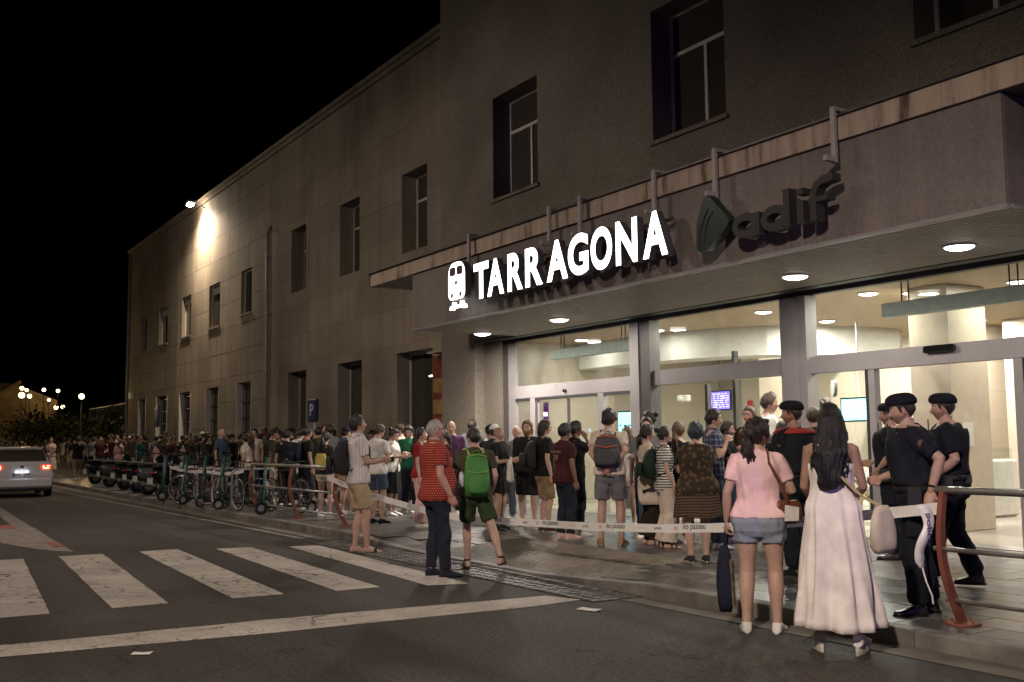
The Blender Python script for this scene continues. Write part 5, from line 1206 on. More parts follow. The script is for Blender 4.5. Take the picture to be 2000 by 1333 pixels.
def stroke(pts, w, y0=8.97, y1=9.11, closed=False):
    g = G(); P = np.array(pts, float); T_ = np.roll(P, -1, 0)-np.roll(P, 1, 0) if closed else np.gradient(P, axis=0); T_ /= np.linalg.norm(T_, axis=1)[:, None]; Nn = np.stack([-T_[:, 1], T_[:, 0]], 1)*w/2
    g.rings([[(p[0]+n[0], y0, p[1]+n[1]), (p[0]-n[0], y0, p[1]-n[1]), (p[0]-n[0], y1, p[1]-n[1]), (p[0]+n[0], y1, p[1]+n[1])] for p, n in zip(P, Nn)], closed=closed); return g
def ring_pts(cx, cz, rx, rz_): return [(cx+rx*math.cos(a), cz+rz_*math.sin(a)) for a in np.linspace(0, 2*math.pi, 28, endpoint=False)]
def letter_obj(gs_): 
    m = G()
    for g_ in gs_:
        for v_ in g_.v: pass
        m.add(np.vstack(g_.v), g_.f)
    return obj('letter', m, UNL, ad)
letter_obj([stroke(ring_pts(-9.10, 4.055, .165, .105), .095, closed=True), stroke([(-8.91, 3.92), (-8.91, 4.06), (-8.91, 4.18)], .095, 8.972, 9.108)])
letter_obj([stroke(ring_pts(-8.62, 4.055, .165, .105), .095, closed=True), stroke([(-8.43, 3.92), (-8.43, 4.15), (-8.43, 4.36)], .095, 8.972, 9.108)])
letter_obj([stroke([(-8.22, 3.92), (-8.22, 4.05), (-8.22, 4.18)], .095), stroke([(-8.22, 4.25), (-8.22, 4.285), (-8.22, 4.32)], .10)])
letter_obj([stroke([(-8.03, 3.92), (-8.03, 4.1), (-8.025, 4.22), (-7.98, 4.31), (-7.89, 4.35), (-7.74, 4.36)], .09), stroke([(-8.1, 4.15), (-7.95, 4.15), (-7.82, 4.15)], .06, 8.973, 9.107)])
for k, x in enumerate((-16.14, -13.57, -12.73, -10.98, -9.77, -7.84)):
    g = G(); g.bb(x-.03, x+.03, 9.12, 9.16, 4.55, 5.19); g.bb(x-.03, x+.03, 9.165, 9.5, 5.15, 5.19); g.bb(x-.025, x+.025, 8.98, 9.118, 4.56, 4.62)
    obj('bracket', g, mat('bracket_grey', (.36, .33, .31), rough=.5), sgn if x < -10 else ad)
# purple sign, exit sign, fire sign
ps = empty('ticket_sign', (-18.5, 12.9, 2.2), label='small purple sign with white letters behind the left glass pane', cat='sign')
g = G(); g.bb(-19.02, -18.84, 12.60, 12.62, 1.93, 2.32); obj('plate', g, emis('purple_panel', (.10, .02, .16), .6), ps)
fit_text('letters', 'tes', (-19.01, 12.595, 2.02), (1, 0, 0), (0, 0, 1), .16, .10, .004, emis('screen_white', (.9, .85, 1), 3), ps)
es = empty('exit_sign', (-16.6, 17.4, 2), label='green exit sign under a red fire extinguisher symbol in the hall', cat='sign')
g = G(); g.bb(-17.3, -16.95, 16.86, 16.88, 1.98, 2.10); obj('plate', g, mat('exit_green', (.02, .16, .09), rough=.5, noise=0), es)
fit_text('letters', 'SORTIDA', (-17.28, 16.858, 2.01), (1, 0, 0), (0, 0, 1), .31, .06, .003, WHITE, es)
g = G(); g.bb(-17.2, -17.05, 16.86, 16.88, 2.14, 2.34); obj('fire_plate', g, mat('fire_red', (.5, .02, .015), rough=.5, noise=0), es)
# poster on the wing wall
po = empty('wall_poster', (-24.2, WING, 2.8), label='lit reddish and yellow poster board between the last wing door and the granite wall', cat='poster')
g = G(); g.bb(-24.33, -23.1, WING-.08, WING-.01, 1.55, 3.72); obj('board', g, mat('poster_red', (.20, .045, .02), rough=.5, noise=.3, nscale=3), po)
for k, (z, c) in enumerate(((2.75, (.40, .22, .08)), (2.2, (.42, .27, .10)), (1.75, (.35, .12, .05)))):
    g = G(); g.bb(-24.28, -23.15, WING-.092, WING-.083, z, z+.38); obj('panel', g, mat('poster_tone_%d' % k, c, rough=.5, noise=.3, nscale=5), po)
# lit glass strip at last door
g = G(); g.bb(-25.2, -24.62, WING+.36, WING+.38, .6, 3.2); obj('door_glass', g, mat('greenish_glass', (.06, .085, .07), rough=.15, noise=0), wing)
g = G(); g.ball((-24.95, WING+.2, 3.25), (.14, .03, .02), 12, 6); setp(obj('door_lamp', g, emis('downlight_glow', (1, .93, .85), 11)), 'tiny lit lamp above the last door of the stone wing', 'lamp')
# blue parking sign
def p_sign(x, y, zb, h, lab, s=1.0):
    p_ = empty('parking_sign', (x, y, PZ), label=lab, cat='sign')
    g = G(); g.bb(x-.36*s, x+.36*s, y, y+.08, zb, zb+h, bev=.02); obj('plate', g, mat('sign_navy', (.012, .02, .06), rough=.4, noise=.05), p_)
    g = G(); g.bb(x-.33*s, x+.33*s, y-.004, y-.001, zb+.03, zb+h-.03); obj('face', g, mat('sign_blue', (.02, .04, .11), rough=.35, noise=.05), p_)
    fit_text('letter', 'P', (x-.15*s, y-.006, zb+h*.25), (1, 0, 0), (0, 0, 1), .30*s, h*.55, .004, mat('sign_letter', (.6, .6, .6), rough=.5, noise=0), p_, offset=.02)
    g = G(); g.cyl((x, y+.1, PZ), (x, y+.1, zb+h*.6), .04); obj('post', g, ALU, p_)
p_sign(-29.4, 11.3, 2.12, .66, 'blue parking sign with white P on a pale post by the tall wing windows', .95)
p_sign(-49.8, 11.6, 2.3, 1.0, 'far dark parking sign with a pale symbol near the end of the wing', .9)

# ------------------------------------------------------------------ street furniture
RUST = mat('painted_steel_red', (.22, .075, .05), rough=.45, noise=.25, nscale=7, bump=.15); STEEL = mat('worn_steel', (.44, .43, .42), rough=.32, metal=.6, noise=.15)
def post_curve(x, y, z0, h, bulge, lean, n=13):
    return [(x-bulge*math.sin(math.pi*t)+lean*t, y, z0+h*t) for t in np.linspace(0, 1, n)]
def barrier(xs, y, z0, lab, h=1.0, dirx=1, foot=True):
    b_ = empty('pedestrian_barrier', (sum(xs)/len(xs), y, z0), label=lab, cat='barrier'); rails = {}
    for x in xs:
        g = G(); R = []
        for t in np.linspace(0, 1, 17):
            bl = .15*math.sin(math.pi*(t*.9+.05)); yy = y-.30*(1-t)**1.4*1.0+.0; xx = x; zz = z0+h*t
            cx = y+.10-bl  # bows toward the road at mid height
            w = .075*(1-.35*t); d = .02
            R.append([(xx-d, cx-w/2+.15*(1-t), zz), (xx+d, cx-w/2+.15*(1-t), zz), (xx+d, cx+w/2+.15*(1-t), zz), (xx-d, cx+w/2+.15*(1-t), zz)])
        g.rings(R); obj('post', g, RUST, b_)
        if foot:
            g = G(); g.tube([(x, y+.22, z0+.001), (x, y+.22, z0+.016)], .13, 16); [g.cyl((x+.09*math.cos(a), y+.22+.09*math.sin(a), z0+.016), (x+.09*math.cos(a), y+.22+.09*math.sin(a), z0+.03), .012, 6) for a in (0, 1.6, 3.1, 4.7)]; obj('base_plate', g, RUST, b_)
    for t, r_ in ((.985, .028), (.56, .018), (.18, .018)):
        bl = .15*math.sin(math.pi*(t*.9+.05)); cx = y+.10-bl+.15*(1-t); g = G(); g.cyl((min(xs)-.06, cx-(.0 if t < .9 else 0), z0+h*t), (max(xs)+.06, cx, z0+h*t), r_, 12); obj('rail', g, STEEL, b_, smooth=True)
    return b_
barrier([-20.9, -18.6, -16.45], 6.72, PZ, 'low barrier of three curved orange posts and steel rails at the left crosswalk end', .98)
BR = barrier([-4.97, -2.6, -.3], 6.75, PZ, 'near barrier at the right edge with curved rust-red post and thick steel rails', 1.0)
# hitching racks with tape
HOOPL = iter(['steel hoop bike rack next to the white-rimmed bicycle wheel', 'dim hoop bike rack under the right end of the sagging tape', 'dim hoop bike rack behind the middle scooters', 'dim hoop bike rack beside the dark red bicycle', 'dim hoop bike rack nearest the motor scooters'])
def hoop(x, y, z0, w, h, lab, axis='y'):
    pts = []
    for t in np.linspace(0, 1, 7): pts.append((0, z0+(h-.1)*t))
    for a in np.linspace(180, 90, 5)[1:]: pts.append((.1+.1*math.cos(rad(a)), z0+h-.1+.1*math.sin(rad(a))))
    L_ = [(-w/2+p[0], p[1]) for p in pts]; R_ = [(w/2-p[0], p[1]) for p in pts][::-1]
    g = G(); g.tube([((x+p[0], y, p[1]) if axis == 'x' else (x, y+p[0], p[1])) for p in L_+R_], .024, 8); o = obj('bike_rack', g, STEEL, smooth=True); return setp(o, next(HOOPL), 'bike rack', 'steel hoop bike racks along the kerb')
hoop(-21.5, 7.0, PZ, .9, .85, 'steel hoop bike rack next to the white-rimmed bicycle wheel', 'y')
for i, x in enumerate((-22.9, -24.1, -25.3, -26.5)): hoop(x, 7.0, PZ, .9, .82, 'dim steel hoop bike rack among the parked electric scooters', 'y')
TAPE = mat('tape_white', (.86, .85, .82), rough=.35, noise=.10, nscale=5); TXT = mat('tape_ink', (.02, .025, .05), rough=.5, noise=0); TXR = mat('tape_red_ink', (.55, .06, .03), rough=.5, noise=0)
def tape(name, pts, w, lab, texts=(), sag=0.0, n=14, twist=None):
    """pts: list of 3D points; ribbon of height w, upright; texts: list of (s position, string, height, material)"""
    P = []
    for a, b_ in zip(pts[:-1], pts[1:]):
        for t in np.linspace(0, 1, n, endpoint=False): p = np.array(a)*(1-t)+np.array(b_)*t; p[2] -= sag*4*t*(1-t); P.append(p)
    P.append(np.array(pts[-1], float)); P = np.array(P); S_ = np.r_[0, np.cumsum(np.linalg.norm(np.diff(P, axis=0), axis=1))]
    T_ = np.gradient(P, axis=0); T_ /= np.linalg.norm(T_, axis=1)[:, None]; up = np.array([0, 0, 1.]); U_ = up-T_*(T_@up)[:, None]; U_ /= np.linalg.norm(U_, axis=1)[:, None]
    Nn = np.cross(T_, U_)
    if twist: 
        a = np.array([twist(s/S_[-1]) for s in S_])[:, None]; U_, Nn = U_*np.cos(a)+Nn*np.sin(a), -U_*np.sin(a)+Nn*np.cos(a)
    root = empty(name, tuple(P[len(P)//2]), label=lab, cat='tape')
    g = G(); R = []
    for i in range(len(P)):
        wr = w*(1+.04*math.sin(i*1.7)); c = P[i]; R.append([c-U_[i]*wr/2-Nn[i]*.002, c-U_[i]*wr/2+Nn[i]*.002, c+U_[i]*wr/2+Nn[i]*.002, c+U_[i]*wr/2-Nn[i]*.002])
    g.rings(R); obj('ribbon', g, TAPE, root)
    def at(s): 
        i = min(max(np.searchsorted(S_, s)-1, 0), len(S_)-2); f_ = (s-S_[i])/(S_[i+1]-S_[i]); return P[i]*(1-f_)+P[i+1]*f_, T_[i], U_[i], Nn[i]
    for (s, str_, h_, m_) in texts:
        me = text_data(str_, .01, 0, .006 if h_ > .05 else .003); nV = len(me.vertices); co = np.empty(nV*3); me.vertices.foreach_get('co', co); co = co.reshape(-1, 3)
        sc_ = h_/max(co[:, 1].max()-co[:, 1].min(), .01); co = co*sc_; out = []
        sh = co[:, 1]*.18
        y0_ = (co[:, 1].max()+co[:, 1].min())/2
        for k in range(nV):
            c, t_, u_, nn = at(s+co[k, 0]+sh[k]); out.append(c+u_*(co[k, 1]-y0_)+nn*(.0035 if co[k, 2] > 0 else .0022))
        me.vertices.foreach_set('co', np.array(out).ravel()); me.update()
        while len(me.materials): me.materials.pop()
        me.materials.append(m_); me.name = 'lettering'; link('lettering', me, None, root)
    return root
# electric scooters
TEAL = mat('scooter_teal', (.010, .05, .047), rough=.4); BLK = mat('matt_black', (.014, .014, .015), rough=.55)
def wheel(g, c, r, w, axis=(0, 1, 0), mi=0, rim=None):
    ax = Vector(axis).normalized(); u = ax.orthogonal().normalized(); v_ = ax.cross(u)
    g.tube([tuple(Vector(c)+u*r*math.cos(a)+v_*r*math.sin(a)) for a in np.linspace(0, 2*math.pi, 28, endpoint=False)], w, 8, mi, closed=True, up=tuple(ax))
def make_scooter():
    e = empty('electric_scooter', (0, 0, 0), label='teal rental electric scooter parked between the bike racks', cat='scooter', group='teal electric scooters parked along the kerb')
    g = G(); g.bb(-.36, .36, -.08, .08, .12, .17, bev=.02); obj('deck', g, BLK, e, local=True)
    g = G(); g.tube([(.36, 0, .14), (.46, 0, .2), (.50, 0, .32), (.42, 0, 1.12)], .035, 10); obj('stem', g, TEAL, e, local=True, smooth=True)
    g = G(); g.tube([(.40, -.27, 1.13), (.42, -.1, 1.15), (.42, .1, 1.15), (.40, .27, 1.13)], .017, 8); obj('handlebar', g, BLK, e, local=True)
    g = G(); g.bb(.37, .47, -.04, .04, 1.16, 1.20); obj('display', g, CL['gloss'], e, local=True)
    for x in (-.46, .52):
        g = G(); wheel(g, (x, 0, .12), .095, .028); w_ = obj('wheel', g, CL['rubber'], e, local=True, smooth=True)
        g = G(); g.cyl((x, -.02, .12), (x, .02, .12), .06, 16); obj('hub', g, STEEL, w_, local=True)
        g = G(); R = [[(x+.135*math.cos(a), yy, .12+.135*math.sin(a)) for yy in (-.05, .05)]+[(x+.128*math.cos(a), yy, .12+.128*math.sin(a)) for yy in (.05, -.05)] for a in np.linspace(rad(30), rad(150), 9)]; g.rings(R); obj('mudguard', g, TEAL, e, local=True)
    return e
sc0 = make_scooter(); sp_ = [(-21.95, 6.95, -2.0), (-22.6, 7.25, -1.7), (-23.4, 6.95, -1.5), (-24.2, 7.2, -1.8), (-24.8, 6.9, -1.35), (-25.7, 7.1, -1.7), (-26.6, 6.9, -1.6), (-20.1, 7.25, -1.75), (-27.6, 7.1, -1.5)]
for i, (x, y, a) in enumerate(sp_):
    o = sc0 if i == 0 else copy_tree(sc0); o.location = (x, y, PZ); o.rotation_euler = (0, 0, a); o['label'] = 'teal electric scooter, %s' % ['right beside the left curved barrier post', 'just left of the white-rimmed bicycle', 'under the right part of the sagging tape', 'under the middle of the sagging tape', 'next to the red bicycle', 'under the left part of the sagging tape', 'at the left end of the sagging tape', 'behind the first two curved posts', 'leftmost, next to the motor scooters'][i]
# bicycles
def make_bike(lab, col, rimc, cat='bicycle'):
    e = empty('bicycle', (0, 0, 0), label=lab, cat=cat, group=None)
    for x in (-.52, .52):
        g = G(); wheel(g, (x, 0, .345), .33, .014); w_ = obj('wheel', g, CL['rubber'], e, local=True)
        g = G(); wheel(g, (x, 0, .345), .311, .010); obj('rim', g, rimc, w_, local=True)
        g = G(); g.cyl((x, -.035, .345), (x, .035, .345), .025)
        for k in range(14): a = 2*math.pi*k/14; g.cyl((x+.02*math.cos(a), .02*(-1)**k, .345+.02*math.sin(a)), (x+.305*math.cos(a+.1), 0, .345+.305*math.sin(a+.1)), .0022, 4)
        obj('spokes', g, STEEL, w_, local=True)
    g = G(); BBp, ST, HT, HB, RA, FA = (-.08, 0, .29), (-.22, 0, .82), (.34, 0, .86), (.37, 0, .74), (-.52, 0, .345), (.52, 0, .345)
    for a, b_ in ((BBp, ST), (ST, HT), (HB, BBp), (HT, HB)): g.cyl(a, b_, .017, 8)
    for s_ in (-.05, .05): g.cyl((BBp[0], s_, BBp[2]), (RA[0], s_, RA[2]), .009, 6); g.cyl((ST[0]+.01, 0, ST[2]-.05), (RA[0], s_, RA[2]), .008, 6); g.cyl((HB[0], s_, HB[2]-.05), (FA[0], s_, FA[2]), .010, 6)
    obj('frame', g, col, e, local=True)
    g = G(); g.ball((-.25, 0, .93), (.14, .07, .035), 12, 6); g.cyl((-.22, 0, .8), (-.245, 0, .92), .012); obj('saddle', g, CL['rubber'], e, local=True)
    g = G(); g.tube([(.26, -.29, .98), (.38, -.2, 1.02), (.33, 0, 1.0), (.38, .2, 1.02), (.26, .29, .98)], .012, 8); g.cyl((.345, 0, .86), (.33, 0, 1.0), .013); obj('handlebar', g, BLK, e, local=True)
    g = G(); g.tube([(-.08+.09*math.cos(a), .045, .29+.09*math.sin(a)) for a in np.linspace(0, 6.28, 18, endpoint=False)], .008, 5, closed=True); g.cyl((-.08, .05, .29), (-.0, .07, .14), .01); g.cyl((-.08, -.05, .29), (-.16, -.07, .44), .01); g.bb(-.06, .06, .07, .14, .12, .15); g.bb(-.22, -.10, -.14, -.07, .42, .45); obj('crankset', g, BLK, e, local=True)
    return e
WR = mat('rim_white', (.65, .63, .6), rough=.35)
b1 = make_bike('bicycle with bright silver-white wheel rims leaning at the steel hoop rack', BLK, WR); b1.location = (-22.0, 6.62, PZ); b1.rotation_euler = (0, 0, .12)
b2 = make_bike('dark red bicycle standing among the electric scooters', mat('bike_red', (.16, .015, .012), rough=.4), STEEL); b2.location = (-24.6, 6.85, PZ); b2.rotation_euler = (0, 0, 1.0)
b3 = make_bike('black bicycle behind the left curved barrier post', BLK, STEEL); b3.location = (-20.4, 7.3, PZ); b3.rotation_euler = (0, 0, .25)
for k_, (x_, y_, a_) in enumerate(((-23.0, 7.0, 1.35), (-25.2, 7.0, 1.7), (-26.2, 7.3, 1.5))):
    bb_ = make_bike(['black bicycle between two teal scooters under the tape', 'black bicycle crosswise left of the red bicycle', 'black bicycle at the left end of the racks'][k_], BLK, STEEL); bb_.location = (x_, y_, PZ); bb_.rotation_euler = (0, rad(5), a_)
# motor scooters
MB = [mat('moto_black', (.012, .012, .013), rough=.22), mat('moto_grey', (.10, .10, .11), rough=.28), mat('moto_navy', (.01, .014, .03), rough=.22)]
def make_moto(lab, m, plate_txt=None):
    e = empty('motor_scooter', (0, 0, 0), label=lab, cat='motor scooter')
    for x in (-.62, .66):
        g = G(); wheel(g, (x, 0, .26), .19, .065); w_ = obj('wheel', g, CL['rubber'], e, local=True, smooth=True); g = G(); g.cyl((x, -.05, .26), (x, .05, .26), .13, 16); obj('rim', g, STEEL, w_, local=True)
    g = G()
    R = []
    for (x, w, z0, z1) in ((-.95, .03, .62, .70), (-.85, .13, .48, .80), (-.6, .18, .36, .82), (-.3, .17, .28, .78), (-.1, .14, .22, .60), (.1, .16, .20, .34), (.3, .17, .22, .36), (.42, .17, .26, .75), (.55, .19, .36, .98), (.68, .14, .50, 1.02), (.80, .05, .60, .85)):
        R.append([(x, w*math.cos(a)*(1 if abs(math.sin(a)) < .9 else .8), (z0+z1)/2+(z1-z0)/2*math.sin(a)) for a in np.linspace(0, 2*math.pi, 14, endpoint=False)])
    g.rings(R); obj('bodywork', g, m, e, local=True, smooth=True)
    g = G(); R = [[(x, w*math.cos(a), zc+.055*math.sin(a)) for a in np.linspace(0, 2*math.pi, 12, endpoint=False)] for (x, w, zc) in ((-.9, .06, .85), (-.75, .15, .86), (-.4, .16, .83), (-.1, .12, .80), (0, .06, .79))]; g.rings(R); obj('seat', g, CL['rubber'], e, local=True, smooth=True)
    g = G(); g.tube([(.45, -.36, 1.05), (.55, -.2, 1.08), (.6, 0, 1.06), (.55, .2, 1.08), (.45, .36, 1.05)], .018, 8); obj('handlebar', g, BLK, e, local=True)
    for s_ in (-1, 1):
        g = G(); g.tube([(.55, s_*.22, 1.07), (.58, s_*.30, 1.22)], .008, 6); g.ball((.56, s_*.32, 1.26), (.015, .065, .045), 10, 6); obj('mirror', g, CL['gloss'], e, local=True)
    g = G(); R = [[(.60+.18*(1-t), yy*(1-.25*t), 1.0+.38*t) for yy in (-.16, .16)]+[(.59+.18*(1-t), yy*(1-.25*t), 1.0+.38*t) for yy in (.16, -.16)] for t in (0, .5, 1)]; g.rings(R); obj('windscreen', g, DARKGLASS, e, local=True)
    g = G(); g.bb(-1.02, -1.0, -.11, .11, .42, .58); obj('number_plate', g, mat('plate_pale', (.55, .58, .5), rough=.5), e, local=True)
    g = G(); g.ball((-.95, 0, .70), (.04, .10, .045), 10, 6); obj('tail_light', g, mat('lamp_red', (.25, .01, .01), rough=.2, noise=0), e, local=True)
    g = G(); g.tube([(-.2, -.16, .22), (-.5, -.2, .27), (-.92, -.2, .36)], [.03, .05, .055], 10); obj('exhaust', g, STEEL, e, local=True)
    return e
mlabs = ['black motor scooter nearest the bike racks with pale rear plate', 'grey motor scooter second in the row left of the racks', 'navy motor scooter third in the row left of the racks', 'black motor scooter fourth in the kerb row', 'grey motor scooter fifth in the kerb row', 'far black motor scooter at the left end of the kerb row']
for i, (x, y, a) in enumerate([(-28.3, 7.35, 1.95), (-30.6, 7.5, 1.9), (-32.3, 7.6, 1.85), (-34.6, 7.7, 1.9), (-37.2, 7.8, 1.8), (-40.5, 7.9, 1.9)]):
    m = make_moto(mlabs[i], MB[i % 3]); m.location = (x, y, PZ); m.rotation_euler = (0, rad(-3), a)
# cars
def make_car(lab, paint, lights_on=True, plate_t=None):
    e = empty('car', (0, 0, 0), label=lab, cat='car')
    # local: +X is the front, rear bumper at x=-2.0
    prof = [(-2.0, .30, .62), (-1.99, .26, .92), (-1.93, .24, 1.02), (-1.80, .22, 1.14), (-1.58, .2, 1.40), (-1.35, .2, 1.455), (-.6, .2, 1.475), (.1, .2, 1.45), (.5, .2, 1.28), (.95, .2, 1.02), (1.5, .2, .90), (1.85, .22, .76), (1.99, .28, .55)]
    g = G(); R = []
    for (x, z0, z1) in prof:
        bw = .87 if -1.9 < x < 1.6 else (.83 if x < 0 else .74); bw = .845 if x <= -1.93 else bw; r = []
        belt = min(z1, .93)
        roofw = .87-max(0, z1-.93)*.52 if z1 > .93 else bw-.05
        pts = [(bw*.90, z0), (bw*.985, z0+.10), (bw, (z0+belt)/2), (bw*.985, belt-.05), (min(bw*.95, bw), belt), (min(roofw, bw*.93)-.02, z1-.05), (min(roofw, bw*.9)-.10, z1)]
        full = [(y, z) for y, z in pts]+[(-y, z) for y, z in pts[::-1]]
        R.append([(x, y, z) for y, z in full])
    g.rings(R); obj('body', g, paint, e, local=True, smooth=True)
    # rear window, follows hatch
    g = G(); R = []
    for x, z, w in ((-1.905, 1.055, .66), (-1.80, 1.17, .665), (-1.62, 1.385, .58)): R.append([(x-.012, -w, z), (x-.012, w, z), (x+.03, w, z), (x+.03, -w, z)])
    g.rings(R); obj('rear_window', g, DARKGLASS, e, local=True)
    g = G(); g.bb(-1.66, -1.50, -.60, .60, 1.43, 1.455, bev=.01); obj('roof_spoiler', g, paint, e, local=True)
    for s_ in (-1, 1):
        g = G(); R = [[(x, s_*(.875-max(0, z-.93)*.46)+s_*.004, z) for x, z in ((-1.45+t*.0, .97+.0), (.55, .97), (.30, 1.22), (-.1, 1.38), (-1.2, 1.37))] for t in (0,)]
        P = np.array(R[0]); g.add(np.vstack([P, P-np.array([0, s_*.02, 0])]), [tuple(range(5)), tuple(range(9, 4, -1))]); obj('side_window', g, DARKGLASS, e, local=True)
        for x in (-1.28, 1.22):
            g = G(); g.tube([(x, s_*.70, .31), (x, s_*.875, .31)], .31, 24); w_ = obj('wheel', g, CL['rubber'], e, local=True); g = G(); g.tube([(x, s_*.80, .31), (x, s_*.885, .31)], .2, 18); obj('rim', g, STEEL, w_, local=True)
        g = G(); g.bb(-2.012, -1.90, s_*.50, s_*.80, .80, .955, bev=.03); tl = obj('tail_light', g, mat('tail_red', (.4, .015, .012), rough=.2, emit=(1, .04, .02), estr=.9 if lights_on else 0, noise=0) if lights_on else MATS['lamp_red'], e, local=True)
        if lights_on:
            g = G(); g.bb(-2.02, -2.0125, s_*.56, s_*.74, .83, .86); g.bb(-2.02, -2.0125, s_*.56, s_*.60, .865, .92); g.bb(-2.02, -2.0125, s_*.66, s_*.76, .895, .92); obj('light_bar', g, emis('tail_hot', (1, .25, .12), 9), tl, local=True)
        g = G(); g.bb(.35, .50, s_*.89, s_*1.0, .95, 1.07, bev=.03); obj('mirror', g, paint, e, local=True)
    g = G(); g.bb(-2.04, -1.9, -.80, .80, .27, .56, bev=.05); obj('rear_bumper', g, paint, e, local=True); g = G(); g.bb(-2.03, -1.93, -.74, .74, .17, .268, bev=.02); obj('diffuser', g, CL['rubber'], e, local=True)
    g = G(); g.tube([(-2.0, 0, .885), (-2.016, 0, .885)], .055, 20); bd = obj('badge', g, STEEL, e, local=True)
    g = G(); g.tube([(-2.017, 0, .885), (-2.02, 0, .885)], .046, 20); obj('badge_face', g, mat('badge_navy', (.01, .015, .04), rough=.3, noise=0), bd, local=True)
    fit_text('badge_mark', 'W', (-2.021, .03, .855), (0, -1, 0), (0, 0, 1), .06, .045, .002, STEEL, bd, local=True); fit_text('badge_mark', 'V', (-2.021, .02, .895), (0, -1, 0), (0, 0, 1), .04, .028, .002, STEEL, bd, local=True)
    if plate_t:
        g = G(); g.bb(-2.055, -2.043, -.26, .26, .60, .71); pl = obj('number_plate', g, mat('plate_white', (.72, .72, .75), rough=.4, noise=0), e, local=True)
        g = G(); g.bb(-2.058, -2.056, .215, .258, .603, .707); obj('plate_band', g, mat('plate_blue', (.03, .08, .45), rough=.4, noise=0), pl, local=True)
        fit_text('plate_characters', plate_t, (-2.0565, .20, .622), (0, -1, 0), (0, 0, 1), .43, .068, .002, CL['gloss'], pl, local=True)
        g = G(); g.bb(-2.05, -1.98, -.16, -.10, .74, .755); g.bb(-2.05, -1.98, .10, .16, .74, .755); obj('plate_lamp', g, emis('plate_lamp', (.85, .9, 1), 7), e, local=True)
    return e
c1 = make_car('white hatchback seen from behind with lit red tail lights and number plate', mat('car_white', (.76, .75, .77), rough=.25, noise=.02, spec=.6), True, '4166 LKX'); c1.location = (-36.0, 4.18, 0); c1.rotation_euler = (0, 0, math.pi-.03)
light('plate_light_source', 'POINT', (-33.9, 4.2, .76), .45, (.85, .9, 1), .03, parent=None).parent = c1
[o for o in C.objects if o.name == 'plate_light_source'][0].location = (-2.10, 0, .76)
c2 = make_car('dark car further up the street beyond the white hatchback', mat('car_dark', (.02, .02, .024), rough=.2, noise=.02), False); c2.location = (-58, 5.0, .52); c2.rotation_euler = (0, rad(2), math.pi); c2.scale = (1.05, 1.02, 1.15)

# ------------------------------------------------------------------ lamps of the street
def lamp_post(x, y, z0, h, lab, kind='globe', power=0, r=.22, group='globe street lamps up the street'):
    e = empty('street_lamp', (x, y, z0), label=lab, cat='street lamp', group=group)
    g = G(); g.tube([(x, y, z0), (x, y, z0+.5), (x, y, z0+.55), (x, y, z0+h-.3)], [.09, .08, .05, .04], 10); obj('post', g, DKALU, e)
    if kind == 'globe':
        g = G(); g.ball((x, y, z0+h-.05), r, 16, 12); obj('globe', g, emis('globe_glow', (1, .74, .38), 7), e, smooth=True); g = G(); g.tube([(x, y, z0+h-.3), (x, y, z0+h-.22)], [.06, .12], 10); obj('collar', g, DKALU, e)
        if power: light('street_lamp_source', 'POINT', (x, y, z0+h-.05), power, (1, .66, .30), r+.02, parent=e)
    return e
def hz(x): return .0 if x > -45 else (-(x+45))*.04
GY = [(-70, 7.6, 0, 'globe lamp on a dark post behind the white car, nearest of the far lamps'), (-74, 12.1, 0, 'single globe lamp left of the station wing and right of the lamp cluster')]
def lampat(x, y, z, lab, p, r=.22): return lamp_post(x, y, hz(x), z-hz(x)+.05, lab, 'globe', p, r)
FL_ = [(-66, 7.85, 4.40, 900, .17, 'bright globe lamp on a dark post above the dark far car'), (-70, 11.75, 4.55, 900, .17, 'bright globe lamp standing alone nearest the station wing corner'), (-90, 12.3, 5.9, 300, .14, 'globe lamp in the upper middle of the far cluster'), (-100, 11.9, 6.5, 700, .17, 'highest globe lamp of the far cluster, a double one'), (-101, 12.4, 6.4, 0, .14, 'globe lamp right beside the highest double lamp'), (-95, 11.9, 5.6, 600, .17, 'flat-looking globe lamp below the highest one'), (-110, 16.3, 6.8, 700, .17, 'globe lamp high on the right of the far cluster'), (-105, 14.8, 5.7, 0, .13, 'small globe lamp in the middle right of the cluster'), (-100, 14.7, 4.85, 300, .18, 'low globe lamp, left of the lowest pair'), (-103, 15.7, 5.0, 0, .18, 'low globe lamp, right of the lowest pair')]
for x, y, z, p_, r_, lab in FL_: lampat(x, y, z, lab, p_, r_)
# street lamps of this street: across the road on the left and behind the viewer (both outside the picture), plus one mast added to brighten the wing
def mast(x, y, h, ax, ay, power, lab, col=(1, .82, .69), size=.35, aim=None, sp=172):
    e = empty('street_lamp', (x, y, 0), label=lab, cat='street lamp')
    g = G(); g.tube([(x, y, 0), (x, y, h-.4), (x+ax*.3, y+ay*.3, h), (x+ax, y+ay, h+.05)], [.11, .07, .055, .045], 12); obj('mast', g, DKALU, e)
    g = G(); g.box((x+ax, y+ay, h+.05), (.7, .3, .14), bev=.03); obj('housing', g, DKALU, e)
    g = G(); g.bb(x+ax-.28, x+ax+.28, y+ay-.11, y+ay+.11, h-.035, h-.022); obj('lens', g, emis('mast_glow', (1, .8, .6), 30), e)
    light('mast_source', 'SPOT', (x+ax, y+ay, h-.06), power, col, size, look=(x+ax, y+ay, 0) if aim is None else aim, spot=sp, blend=.9, parent=e)
mast(-21.0, -3.2, 10.6, .6, 1.6, 3200, 'tall street lamp across the road, left of the picture', aim=(-22, 6.0, 0), sp=140)
mast(1.5, -6.5, 8.5, -.5, 1.6, 8800, 'tall street lamp across the road behind the viewer', aim=(-5.5, 4.4, 0), sp=72)
